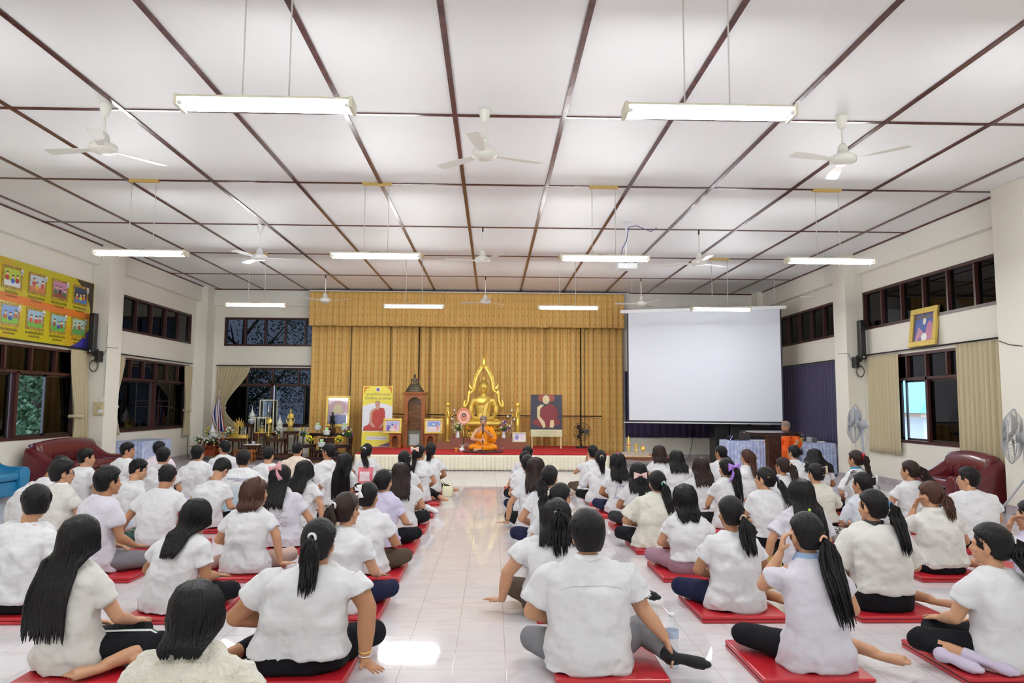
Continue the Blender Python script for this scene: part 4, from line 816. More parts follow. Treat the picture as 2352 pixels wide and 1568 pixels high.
for (p, q, lb) in (((XL+.06, 10.5, 2.53), (XL+.06, 14.35, 2.53), 'left near window'), ((XL+.06, 15.2, 2.53), (XL+.06, 19.2, 2.53), 'left far window'), ((XR-.06, 10.4, 2.54), (XR-.06, 14.35, 2.54), 'open right window'), ((XR-.06, 15.0, 2.52), (XR-.06, 19.3, 2.52), 'navy curtain on the far right wall'), ((-7.68, YF-.06, 2.53), (-4.9, YF-.06, 2.53), 'front left window')):
    obj('curtain_rod', MB().cyl(p, q, .014, n=8), iron, label='black curtain rod above the '+lb, cat='curtain rod', group='curtain rods')

# projection screen
ps = thing('projection_screen', 'large pull-down projection screen with black border on the right', 'projection screen', (3.46, 18.0, 0)); d = Vector((3.51, -1.0, 0)); Lw = d.length; d.normalize(); ps.rotation_euler.z = math.atan2(d.y, d.x)
scr = mat('screen_cloth', (.74, .76, .83), .8); blk = mat('screen_border', (.02, .02, .03), .6)
obj('cloth', MB().box(0, Lw, -.004, 0, 1.12, 3.84), scr, ps); 
for q in ((-.035, 0, 1.08, 3.84), (Lw, Lw+.035, 1.08, 3.84), (0, Lw, 1.08, 1.12)): obj('border', MB().box(q[0], q[1], -.004, 0, q[2], q[3]), blk, ps)
obj('weight_bar', MB().cyl((-.14, -.002, 1.065), (Lw+.1, -.002, 1.065), .014, n=8), white_p, ps); obj('roller_case', MB().box(-.2, Lw+.16, -.05, .05, 3.84, 3.93), white_p, ps, bevel=.012)
for x in (0.1, Lw-.1): obj('hanging_wire', MB().cyl((x, 0, 3.92), (x, 0, CEIL), .004, n=5), white_p, ps)
cb = thing('wall_bracket', 'white wire bracket on the right wall above the screen end', 'bracket', (XR-.14, 16.3, 4.05)); obj('arm', MB().tube([(0, 0, .2), (-.02, 0, 0), (-.35, -.02, -.01)], .012, 6), white_p, cb)

# projector
pj_ = thing('projector', 'white projector hanging from the ceiling by a pole', 'projector', (2.28, 12.0, 3.86))
obj('body', MB().box(-.17, .17, -.13, .13, -.05, .05), white_p, pj_, bevel=.015); obj('lens', MB().cyl((-.08, .12, 0), (-.08, .16, 0), .035, n=16), black_m, pj_)
obj('pole', MB().cyl((0, 0, .05), (0, 0, CEIL-3.86), .016, n=8), white_p, pj_); obj('ceiling_plate', MB().box(-.08, .08, -.08, .08, CEIL-3.86-.012, CEIL-3.86-.001), white_p, pj_)
obj('cable', MB().tube([(0, -.1, .04), (-.12, -.12, .12), (-.08, -.05, .3), (0, -.03, .45), (.05, 0, .7), (.2, .1, .75), (.5, .3, .7), (.62, .4, .79)], .008, 6), mat('blue_grey_cable', (.1, .1, .3), .5), pj_)

# ceiling fans
fan_w = mat('fan_cream', (.80, .79, .72), .35); fan_ww = mat('fan_white', (.85, .86, .87), .3)
def ceiling_fan(x, y, z, rot, label, m=fan_w, hook=False):
    t = thing('ceiling_fan', label, 'ceiling fan', (x, y, z), rad(rot), 'three bladed ceiling fans'); top = CEIL-z
    obj('motor', MB().lathe([(.0, -.075), (.085, -.075), (.10, -.06), (.135, -.05), (.14, -.02), (.135, .01), (.10, .03), (.062, .035), (.05, .12), (.03, .15), (0, .15)], n=28), m, t)
    obj('downrod', MB().cyl((0, 0, .14), (0, 0, top-(.1 if not hook else .06)), .012, n=8), m, t)
    if hook: obj('ceiling_hook', MB().cyl((0, 0, top-.08), (0, 0, top), .014, n=8), iron, t)
    else: obj('canopy', MB().lathe([(.015, top-.15), (.04, top-.13), (.065, top-.02), (.065, top), (0, top)], n=20), m, t)
    for k in range(3):
        a = 2*pi*k/3; R = Matrix.Rotation(a, 4, 'Z'); mb = MB(); mb.X = R
        tl = .12; pts = [(.13, .03), (.24, .045), (.40, .068), (.62, .07), (.66, .05), (.66, -.05), (.62, -.065), (.40, -.055), (.24, -.04), (.13, -.03)]
        A_ = [(u, w, -.03+w*tl) for u, w in pts]; B_ = [(u, w, z_-.005) for u, w, z_ in A_]; n = len(A_)
        mb.add(A_+B_, [tuple(range(n)), tuple(range(2*n-1, n-1, -1))]+[(i, n+i, n+(i+1) % n, (i+1) % n) for i in range(n)]); obj('blade', mb, m, t)
nr = ('near', 'middle', 'far'); nc = ('left', 'centre', 'right')
for (r_, y, z, xs, rt) in ((0, 7.45, 4.20, (-4.15, -.11, 3.80), (50, 20, 75)), (1, 12.6, 4.10, (-4.17, -.2, 3.72), (10, 60, 30)), (2, 17.55, 4.06, (-4.16, -.2, 3.70), (100, 40, 55))):
    for k, x in enumerate(xs): ceiling_fan(x, y, z, rt[k], '%s ceiling fan in the %s row%s' % (nc[k], nr[r_], ', on a rod from a round canopy' if r_ == 0 else ''), fan_ww if (r_, k) == (1, 0) else fan_w, r_ > 0 and not (r_ == 1 and k == 0))

# column loudspeakers on both side columns
def column_speaker(x, y, s, label):
    t = thing('column_speaker', label, 'loudspeaker', (x, y, 2.45), 0, 'column loudspeakers')
    obj('array', MB().box(-.055, .055, -.09, .05, .0, .80), black_m, t, bevel=.01); obj('badge', MB().box(-.015, .015, -.093, -.09, .035, .06), white_p, t)
    obj('bracket', MB().box(-.03, .03, .05, .16, -.04, .1), black_m, t); obj('amplifier_box', MB().box(s*.05-.08*(s < 0), s*.05+.08*(s > 0), -.02, .16, -.16, .06), black_m, t, bevel=.006)
    for k in range(3): obj('cable_loop', MB().tube([(s*.03+(.07+.008*k)*cos(a), .0+.01*k, -.24+(.10+.012*k)*sin(a)) for a in [2*pi*i/22 for i in range(22)]], .0045, 5, closed=True), black_m, t)
    obj('lead', MB().tube([(s*.1, .1, -.1), (s*.16, .14, .02), (s*.20, .155, .14), (s*.42, .15, .12)], .005, 5), black_m, t)
column_speaker(XL+.16, 14.26, 1, 'black column loudspeaker on the left column beside the yellow banner'); column_speaker(XR-.14, 14.26, -1, 'black column loudspeaker on the right column above the grey fan')
# fuse box and cable on left column
fb = thing('fuse_box', 'beige fuse box on the left column', 'fuse box', (XL+.25, 14.419, 1.37)); obj('case', MB().box(-.07, .12, -.05, -.001, -.13, .13), mat('ivory_plastic', (.62, .55, .32), .5), fb, bevel=.006)
for k in range(3): obj('breaker', MB().box(-.03+.045*k, 0.0+.045*k, -.065, -.05, .0, .04), mat('ivory_plastic', (.62, .55, .32), .5), fb)
obj('cover', MB().box(.03, .12, -.06, -.05, -.09, -.02), white_p, fb); obj('cable', MB().tube([(.02, -.02, .13), (-.01, -.02, .2), (.10, -.02, .24), (.10, -.02, 1.7)], .004, 5), grey_p, fb)
sw = thing('wall_switch', 'white switch and socket on the far right column', 'switch', (XR-.25, 14.42, 1.25)); obj('switch_plate', MB().box(-.05, .02, -.02, -.001, .12, .22), white_p, sw); obj('socket', MB().box(-.02, .06, -.03, -.001, -.04, .02), mat('ivory_plastic', (.62, .55, .32), .5), sw); obj('cord', MB().tube([(0, -.03, -.02), (-.02, -.03, -.3), (0, -.03, -.9), (-.01, -.03, -1.15)], .005, 5), grey_p, sw)
obj('cable', MB().tube([(XL+.03, 19.2, .62), (XL+.04, 19.2, .2), (XL+.2, 18.9, .045), (XL+.5, 18.5, .045)], .008, 6), black_m, label='black cable dropping from the corner curtain to the floor', cat='cable')
obj('cable_coil', MB().tube([(5.62+.05*cos(a)+.01*sin(3*a), 19.93, .70+.10*sin(a)) for a in [2*pi*i/10 for i in range(24)]]+[(5.6, 19.93, .5), (5.56, 19.93, .3), (5.5, 19.9, .06)], .008, 6), black_m, label='black cable coil hanging on the wall below the navy curtain', cat='cable')
obj('wall_cable', MB().tube([(XR-.37, 10.0, 2.45), (XR-.37, 9.8, 2.38), (XR-.37, 9.55, 2.34)], .006, 6), black_m, label='black cable across the nearest right column', cat='cable')

# ================================================================ printed boards
def disc(mb, x, z, r, y, n=16, sx=1, sz=1, a0=0, a1=2*pi):
    mb.prism([(r*sx*cos(lerp(a0, a1, i/n)), r*sz*sin(lerp(a0, a1, i/n))) for i in range(n if a1-a0 > 6.2 else n+1)], (x, y, z), (1, 0, 0), (0, 0, 1), (0, .0015, 0)); return mb
def poly(mb, pts, y): return mb.prism(pts, (0, y, 0), (1, 0, 0), (0, 0, 1), (0, .0015, 0))
def flat(n, c, r=.45): return mat('print_'+n, hexc(c), r)
def T(name, s, size, m, parent, x, y, z): return text(name, s, size, m, parent, FM((x, y, z), (1, 0, 0), (0, 0, 1)), depth=.0006)
# yellow picture banner on the left wall (local x = along +Y, faces +X)
bn = thing('picture_banner', 'yellow banner of cartoon picture panels with Thai captions on the left wall', 'banner', (XL+.03, 12.3, 0), pi/2)
by = mat('banner_yellow', hexc('c9bd12'), .25, noise_mix=(hexc('d8861c'), .9, .5, .72, (1, 1, 2.2)), coat=.4)
obj('sheet', MB().box(-2.6, 2.12, 0, .012, 2.52, 3.87), by, bn)
band = MB(); poly(band, [(-2.6, 3.20), (2.1, 3.10), (2.1, 3.24), (-2.6, 3.34)], -.002); obj('orange_band', band, flat('orange', 'd9741c'), bn)
cr = MB(); poly(cr, [(1.35, 2.53), (1.62, 2.62), (1.85, 2.78), (2.1, 3.0), (2.1, 2.53)], -.004); obj('corner_motif', cr, flat('royal_blue', '33308f'), bn)
cr = MB(); poly(cr, [(1.5, 3.86), (1.8, 3.68), (2.0, 3.4), (2.1, 3.1), (2.1, 3.86)], -.004); obj('corner_motif', cr, flat('dark_pattern', '3a2c20'), bn)
skins = flat('cartoon_skin', 'e8c79a'); gold_f = mat('printed_gold_frame', hexc('8a6a14'), .35, noise_mix=(hexc('c9a637'), 40, .45, .6)); tagm = flat('tag', 'e4e0dc')
cols = [('cfd8df', 'b54a4a', '2f57a8', '6aa84f'), ('b9cc3a', 'b3322f', '3f6cc0', 'dfe3e6'), ('c6d3de', 'c9543f', 'd8b13a', 'c7774f'), ('c98bb0', '2f7a4f', '3a2730', '8c4a3a'), ('2f3d5a', 'd0722f', 'd8d24a', '3f78b8'), ('b9c4cf', '3d3d3d', 'b5442f', '7ab34a'), ('7fa3d8', 'b0622f', '3556a0', '7cba3a'), ('9fc0d8', 'c05a3a', 'd0472f', '6cb33f'), ('8fc0c8', '8a5a2f', '3a4fa8', '5fae3f'), ('a8c8b8', '6a8a5a', '98503a', '4f9a4a')]
thai = ['๑', '๒', '๓', '๔', '๕', '๘', '๙', '๑๐', '๑๑', '๑๒']; cap2 = ['คนดีต้องมีน้ำใจ', 'รักกันไว้เถิด', 'กตัญญูต่อพ่อแม่', 'ตั้งใจเรียนหนังสือ', 'รักษาวัฒนธรรม', 'มีระเบียบวินัย', 'เดินตามรอยพ่อ', 'พอเพียงเลี้ยงชีวิต', 'เข้มแข็งทั้งกายใจ', 'ทำเพื่อส่วนรวม']
capm = flat('caption', '4a3a10'); k = 0
for row in range(2):
    for c in range(5):
        x = -.98+c*.66; z = (3.56 if row == 0 else 2.94)-.0*c; cc = cols[row*5+c]; p = MB(); random.seed(row*9+c)
        p.box(x-.25, x+.25, -.006, -.001, z-.19, z+.19); po_ = obj('printed_picture', p, gold_f, bn)
        q = MB(); q.box(x-.20, x+.20, -.008, -.006, z-.145, z+.145); obj('picture_ground', q, flat('g'+cc[0], cc[0]), po_)
        q = MB(); q.box(x-.20, x+.20, -.0095, -.008, z-.145, z-.05); obj('picture_ground', q, flat('h'+cc[3], cc[3]), po_)
        for j in range(3):
            px_ = x-.12+.12*j+random.uniform(-.02, .02); pz = z-.05+random.uniform(-.02, .05); q = MB(); disc(q, px_, pz, .05, -.011, 12, 1, .85); obj('figure', q, flat('b'+cc[1+j % 2], cc[1+j % 2]), po_)
            q = MB(); disc(q, px_, pz+.065, .030, -.0125, 12); obj('figure', q, skins, po_); q = MB(); disc(q, px_, pz+.08, .032, -.014, 10, 1, .7, 0, pi); obj('figure', q, flat('hair', '241d1a'), po_)
        q = MB(); disc(q, x+.22, z+.13, .05, -.0155, 16, .8, 1.15); obj('number_tag', q, tagm, po_); T('number', thai[k], .07, capm, po_, x+.22, -.018, z+.12)
        T('caption', cap2[k], .072, capm, bn, x, -.003, z-.245); T('caption', 'สามัคคีคือพลัง', .052, capm, bn, x, -.003, z-.31); k += 1

# roll-up banner with a sitting monk
rb = thing('standing_banner', 'tall yellow and white standing banner with a seated monk in red robe', 'banner', (-2.99, 18.62, .38)); rb.rotation_euler = (rad(-5), 0, rad(3))
by2 = flat('pale_yellow', 'efe04a'); obj('sheet', MB().box(-.385, .385, 0, .006, .012, 1.58), flat('banner_white', 'e9edf3'), rb); obj('foot', MB().box(-.4, .4, -.06, .1, 0, .02), grey_p, rb)
q = MB(); poly(q, [(-.385, 1.58), (-.385, 1.05), (-.2, 1.12), (0, 1.14), (.2, 1.12), (.385, 1.05), (.385, 1.58)], -.003); obj('printed_field', q, mat('print_yellow_fade', hexc('efe04a'), .4), rb)
q = MB(); q.box(-.385, .385, -.003, 0, .012, .40); obj('printed_field', q, mat('print_yellow_fade', hexc('efe04a'), .4), rb)
q = MB(); poly(q, [(0, .012), (.385, .15), (.385, .012)], -.005); obj('printed_corner', q, flat('brown_purple', '6a4f5f'), rb)
for s in (-1, 1): q = MB(); poly(q, [(s*.36, 1.56), (s*.2, 1.56), (s*.30, 1.5), (s*.34, 1.4), (s*.36, 1.38)][::s], -.005); obj('printed_corner', q, flat('ornament_orange', 'd9852a'), rb)
q = MB(); disc(q, 0, 1.49, .06, -.005, 24); so = obj('emblem', q, flat('white2', 'f2f2f4'), rb); q = MB(); disc(q, 0, 1.49, .045, -.007, 24); obj('emblem_field', q, flat('emblem_blue', '6f9ad0'), so); q = MB(); poly(q, [(-.035, 1.475), (0, 1.455), (.035, 1.475), (.02, 1.45), (0, 1.445), (-.02, 1.45)][::-1], -.009); poly(q, [(-.006, 1.46), (.006, 1.46), (.02, 1.515), (0, 1.525), (-.02, 1.515)], -.009); obj('emblem_figure', q, flat('emblem_red', 'a03038'), so)
tg = flat('text_grey', '4a4a5a'); T('lettering', 'บุคคลที่ได้รับรางวัล', .085, tg, rb, 0, -.004, 1.36); T('lettering', 'วชิราพัชราวุธ ๒๕๖๗', .088, tg, rb, 0, -.004, 1.26)
rr_ = flat('robe_red', 'b8392a'); q = MB(); poly(q, [(-.36, .42), (-.34, .52), (-.22, .58), (-.16, .80), (-.13, .95), (.05, 1.02), (.17, 1.0), (.20, .9), (.20, .6), (.34, .52), (.37, .42)][::-1], -.004); obj('printed_robe', q, rr_, rb)
sk3 = flat('print_skin', 'c99a84'); q = MB(); poly(q, [(-.20, .60), (-.20, .85), (-.16, .96), (-.06, 1.01), (-.02, 1.0), (-.13, .88), (-.14, .66), (-.04, .52), (-.10, .50)][::-1], -.006); poly(q, [(.05, .50), (.17, .66), (.19, .62), (.10, .49)], -.006); disc(q, 0, 1.02, .05, -.0055, 12, 1, 1.2); obj('printed_arms', q, sk3, rb)
q = MB(); disc(q, 0, 1.10, .066, -.008, 24, .95, 1.25); so = obj('printed_face', q, sk3, rb); q = MB(); disc(q, 0, 1.135, .066, -.0075, 16, 1.0, .85, 0, pi); obj('printed_hair', q, flat('hairgrey', '4a4040'), so); q = MB(); q.box(-.035, -.012, -.0105, -.0095, 1.105, 1.111); q.box(.012, .035, -.0105, -.0095, 1.105, 1.111); q.box(-.015, .015, -.0105, -.0095, 1.055, 1.06); obj('printed_features', q, flat('feature', '5a3a34'), so)
q = MB(); q.prism([(-.28, 0), (-.24, .045), (.24, .045), (.28, 0), (.24, -.045), (-.24, -.045)], (0, -.005, .23), (1, 0, 0), (0, 0, 1), (0, .0015, 0)); obj('name_plate', q, flat('plate', 'e8e8ee'), rb); T('lettering', 'พระครูวินัยธรธรรมนาถ', .055, flat('lightgrey', '8a8a98'), rb, 0, -.0065, .225)

# picture in frame helper
def framed(name, label, loc, w, h, fw, fm, ground, shapes, rot=(0, 0, 0), cat='framed picture', group=None, depth=.03):
    t = thing(name, label, cat, loc, 0, group); t.rotation_euler = rot
    f = MB(); f.add([(x, y, z) for x, z in ((-w/2, 0), (w/2, 0), (w/2, h), (-w/2, h), (-w/2+fw, fw), (w/2-fw, fw), (w/2-fw, h-fw), (-w/2+fw, h-fw)) for y in (-depth, 0)], [])
    for a, b, c_, d_ in ((-w/2, w/2, 0, fw), (-w/2, w/2, h-fw, h), (-w/2, -w/2+fw, fw, h-fw), (w/2-fw, w/2, fw, h-fw)): f.box(a, b, -depth, 0, c_, d_)
    f.v = f.v[16:]; f.f = [tuple(i-16 for i in q) for q in f.f]
    obj('frame', f, fm, t, bevel=.008); po_ = obj('picture', MB().box(-w/2+fw, w/2-fw, -.012, -.004, fw, h-fw), ground, t)
    for i, (m, pts) in enumerate(shapes):
        q = MB(); y = -.0135-.0012*i
        if isinstance(pts[0], (int, float)): disc(q, *pts[:3], y, 16, *(pts[3:] if len(pts) > 3 else ()))
        else: poly(q, pts, y)
        obj('picture_shape', q, m, po_)
    return t
gf = mat('gilt_frame', (.68, .50, .12), .3, .6, bump=(60, .5))
fA = [(flat('paleblue', 'a9b6d8'), [(-.15, .20), (-.15, .30), (.15, .30), (.15, .20)]), (flat('violet', '7a5fa8'), [(-.15, .06), (-.14, .22), (-.06, .20), (-.02, .06)]), (flat('pinkish', 'd89ab8'), (.08, .16, .06, .8, 1.3)), (flat('cream', 'e6dcc8'), (.0, .10, .05, 1.6, .7)), (flat('violet', '7a5fa8'), (.0, .22, .03)), (flat('violet', '7a5fa8'), (-.08, .17, .03))]
framed('framed_picture', 'small gilt framed ceremony picture on the side shelf left of the tall cabinet', (-2.53, 18.2, .745), .46, .38, .055, gf, flat('print_pale', 'd8cfe0'), fA, (rad(-8), 0, 0))
fB = [(flat('sky2', '7f9ad8'), [(-.15, .18), (-.15, .31), (.15, .31), (.15, .18)]), (flat('cream', 'e6dcc8'), (0, .24, .028)), (flat('salmon', 'e0a08a'), (.10, .15, .05, .7, 1.5)), (flat('cream', 'e6dcc8'), (-.10, .15, .04)), (flat('palepink', 'e8d4dc'), (0, .10, .06, 1.8, .5))]
framed('framed_picture', 'small gilt framed picture with blue sky on the side shelf right of the tall cabinet', (-1.49, 18.2, .745), .46, .38, .05, gf, flat('print_pale2', 'e4dde8'), fB, (rad(-8), 0, 0))
fC = [(flat('sky3', '3f5aa8'), [(-.27, .30), (-.27, .55), (.27, .55), (.27, .30)][::-1]), (flat('cream', 'e6dcc8'), (.0, .46, .06, .8, 1.2)), (flat('rose', 'c0769a'), [(.02, .10), (.24, .08), (.26, .35), (.16, .47), (.08, .38)]), (flat('rose2', 'c890a8'), [(-.25, .10), (-.05, .10), (-.02, .26), (-.16, .36)]), (flat('white2', 'f2f2f4'), (.02, .16, .08, 1, 1.0)), (flat('violet', '7a5fa8'), (-.1, .12, .05))]
framed('framed_picture', 'ornate gold framed picture tilted on the right wall over the open window', (XR-.06, 12.3, 2.56), .78, .69, .10, gf, flat('print_deepblue', '4a4f98'), fC, (rad(-7), 0, -pi/2), depth=.05)
fD = [(flat('violet2', '8a8ac0'), (-.06, .12, .05, 1, 1.2)), (flat('palepink', 'e8d4dc'), (.07, .12, .04, 1, 1.6)), (flat('skyp', 'c8d0e8'), [(-.11, .17), (-.11, .21), (.11, .21), (.11, .17)])]
framed('framed_card', 'small pale framed card leaning at the right end of the brown plinth', (.68, 18.02, .551), .35, .25, .028, mat('cream_frame', (.75, .66, .36), .4), flat('print_pale3', 'e4e4ee'), fD, (rad(-10), 0, rad(3)))
# king portrait: generic sitter in a gilt frame
fE = [(flat('halo', 'c0a0a8'), (0, .48, .2, 1, 1)), (flat('uniform', 'c8bf9a'), [(-.13, .34), (.13, .34), (.11, .50), (.05, .56), (-.05, .56), (-.11, .50)]), (flat('faceg', 'd0a890'), (0, .60, .04, .85, 1.2)), (flat('bluelow', '7a80a8'), [(-.22, .06), (.22, .06), (.22, .30), (-.22, .30)])]
framed('framed_portrait', 'upright glossy gilt framed portrait above the dark altar', (-4.03, 18.74, .90), .62, .80, .055, gf, mat('print_portrait', hexc('a88a98'), .06, coat=1), fE, (rad(-6), 0, rad(3)), cat='framed portrait')
# monk portrait on an easel
ez = thing('portrait_board', 'portrait board of a smiling monk in dark red robe on a wooden easel', 'portrait', (1.39, 18.35, .38)); ez.rotation_euler = (rad(-4), 0, rad(-3)); pw = mat('pale_pine', (.68, .50, .25), .5)
obj('board', MB().box(-.405, .405, 0, .02, .48, 1.38), flat('nightblue', '2b2a3c'), ez); obj('caption_plate', MB().box(-.405, .405, -.004, .02, .30, .48), flat('captioncream', 'd6d6ae'), ez)
for x in (-.37, .37): obj('leg', MB().box(x-.022, x+.022, .02, .05, 0.0, .9), pw, ez)
obj('rear_leg', MB().tube([(0, .04, .9), (0, .33, .025)], .02, 6), pw, ez)
q = MB(); disc(q, -.12, 1.29, .10, -.003, 10, 1, 1); disc(q, .12, 1.29, .10, -.003, 10, 1, 1); obj('printed_halo', q, flat('halo_rust', '8a3f2a'), ez)
q = MB(); poly(q, [(-.36, .70), (-.34, .62), (-.1, .53), (.12, .53), (.34, .62), (.35, .72), (.25, .76), (.31, .88), (.25, 1.06), (.12, 1.15), (.02, 1.12), (-.15, 1.0), (-.16, .80), (-.25, .76)], -.003); obj('printed_robe', q, flat('maroonrobe', '7a1c24'), ez)
q = MB(); disc(q, -.01, 1.25, .095, -.006, 24, .95, 1.2); so = obj('printed_face', q, flat('oldskin', 'd8c69a'), ez); poly(q := MB(), [(-.24, 1.05), (-.15, 1.12), (-.06, 1.12), (-.16, 1.0), (-.17, .82), (-.05, .68), (-.02, .55), (-.08, .52), (-.12, .60), (-.24, .80)][::-1], -.005); poly(q, [(.10, .72), (.19, .72), (.20, .6), (.17, .52), (.08, .54)], -.005); obj('printed_arms', q, flat('oldskin', 'd8c69a'), ez)
q = MB(); q.box(-.05, -.025, -.009, -.0078, 1.26, 1.266); q.box(.01, .035, -.009, -.0078, 1.26, 1.266); q.box(-.035, .02, -.009, -.0078, 1.195, 1.203); obj('printed_features', q, flat('feature', '5a3a34'), so); T('lettering', 'คนดีไม่ใช่คนที่ไม่เคยทำผิด', .05, flat('olivetext', '8a8a5a'), ez, 0, -.0055, .42); T('lettering', 'แต่เป็นคนที่รู้จักแก้ไขตน', .05, flat('olivetext', '8a8a5a'), ez, 0, -.0055, .35)
# ================================================================ altar furniture and statues
def turned_table(name, label, x, y, z0, w, d, h, m, legs=4, group=None, apron=.07, shelf=False):
    t = thing(name, label, 'altar table', (x, y, z0), 0, group)
    obj('top', MB().box(-w/2, w/2, -d/2, d/2, h-.03, h), m, t, bevel=.006)
    n = 8
    for s in (-1, 1):
        a = MB(); pts = [(-w/2+.03, 0), (w/2-.03, 0)]+[(lerp(w/2-.03, -w/2+.03, i/n), -apron*(.55+.45*abs(cos(i/n*pi*2)))) for i in range(n+1)]; a.prism(pts, (0, s*(d/2-.03), h-.03), (1, 0, 0), (0, 0, 1), (0, .015, 0)); obj('apron', a, m, t)
    for sx in (-1, 1):
        for sy in (-1, 1):
            lg = MB(); X_, Y_ = sx*(w/2-.04), sy*(d/2-.04); ps_ = [(X_, Y_, h-.03), (X_-sx*.0, Y_, h*.8), (X_-sx*.015, Y_, h*.45), (X_-sx*.01, Y_, h*.15), (X_+sx*.012, Y_+sy*.008, .0)]; lg.tube(ps_, [.03, .028, .020, .019, .028], 8); obj('leg', lg, m, t)
    if shelf or h > .45: obj('rail', MB().box(-w/2+.04, w/2-.04, -d/2+.03, d/2-.03, h*.25, h*.25+.02), m, t)
    return t
# brown altar at left
bs = thing('altar_bench', 'low brown carved platform under the left group of altar tables', 'altar base', (-6.12, 19.05, .035)); obj('slab', MB().box(-.90, .90, -.42, .22, .05, .13), dteak, bs, bevel=.01)
for x in (-.8, .8):
    for y in (-.34, .16): obj('foot', MB().box(x-.06, x+.06, y-.05, y+.05, 0, .05), dteak, bs)
ZB = .165
turned_table('altar_table', 'carved brown altar table with gold naga statue, left front', -6.64, 18.98, ZB, .54, .46, .41, dteak, group='brown altar tables')
turned_table('altar_table', 'carved brown altar table with gilt disc stand, right front', -5.69, 18.98, ZB, .54, .46, .41, dteak, group='brown altar tables')
turned_table('altar_table', 'tall brown altar table at the back right below the bronze statue', -5.42, 19.48, .035, .36, .36, .71, dteak, group='brown altar tables')
turned_table('altar_table', 'tall brown altar table in the middle back under the glass cases', -6.08, 19.51, .035, .62, .34, .67, dteak, group='brown altar tables')
turned_table('altar_table', 'raised brown altar stand at the back left with white cone', -6.62, 19.5, .035, .42, .32, .90, dteak, group='brown altar tables')
turned_table('altar_table', 'small brown altar table with two orange candles', -6.165, 18.72, ZB, .36, .24, .25, dteak, group='brown altar tables')
obj('table_runner', MB().box(-6.37, -5.97, 18.60, 18.85, ZB+.252, ZB+.275), paper, label='white cloth slab under the orange candles', cat='cloth')
st = thing('stool', 'wide orange wooden footstool in front of the left altar', 'stool', (-6.2, 18.2, .035)); obj('seat', MB().lathe([(.26, .0), (.29, .02), (.29, .05), (.24, .075), (0, .08)], (0, 0, .22), 28, sx=1, sy=.6), teak, st)
for s in (-1, 1):
    for q_ in (-1, 1): obj('leg', MB().tube([(s*.2, q_*.1, .23), (s*.21, q_*.11, 0)], .03, 8), teak, st)
def cone_bai(x, y, z, label, s=1.0, stand=True):
    t = thing('offering_cone', label, 'offering cone', (x, y, z), 0, 'white pointed offering cones'); 
    obj('cone', MB().lathe([(.06, .13), (.075, .16), (.085, .20), (.07, .25), (.035, .32), (.012, .39), (.004, .46), (0, .47)], n=24, sx=s, sy=s), paper, t)
    obj('garland', MB().tube([(.088*cos(a), .088*sin(a), .20+.012*sin(6*a)) for a in [2*pi*i/24 for i in range(24)]], .009, 6, closed=True), flat('leafgreen_pale', 'a9c9a0'), t)
    b = MB().lathe([(.0, 0), (.05, 0), (.03, .012), (.025, .03), (.085, .045), (.09, .09), (.10, .10), (.10, .125), (.06, .135)], n=24); obj('tray', b, white_p, t)
    return t
cone_bai(-6.46, 19.42, .935, 'white pointed cone left of the tall glass case'); cone_bai(-5.72, 19.42, .70+.035, 'white pointed cone right of the tall glass case')
pet = {}
def blossom_mesh(m, r=.035):
    key = (m.name, r)
    if key not in pet:
        mb = MB(); random.seed(3)
        for i in range(16):
            a = 2*pi*i*.382; e = .2+1.3*i/16; d = Vector((cos(a)*cos(e), sin(a)*cos(e), sin(e))); mb.ell(d*r*.55, (r*.42, r*.42, r*.2), 6, 4, d.to_track_quat('Z', 'Y').to_matrix())
        mb.ell((0, 0, 0), (r*.6,)*3, 8, 6); me = bpy.data.meshes.new('flower'); me.from_pydata(mb.v, [], mb.f); me.update(); me.materials.append(m); me.polygons.foreach_set('use_smooth', [True]*len(me.polygons)); pet[key] = me
    return pet[key]
leafm = mat('leaf_green', (.05, .16, .04), .5); yel = mat('petal_yellow', (.80, .68, .03), .6); whf = mat('petal_white', (.78, .78, .70), .6); blf = mat('petal_blue', (.20, .38, .75), .6); orf = mat('petal_orange', (.85, .25, .02), .6); puf = mat('petal_purple', (.22, .05, .45), .6); lgf = mat('petal_lime', (.60, .72, .25), .6)
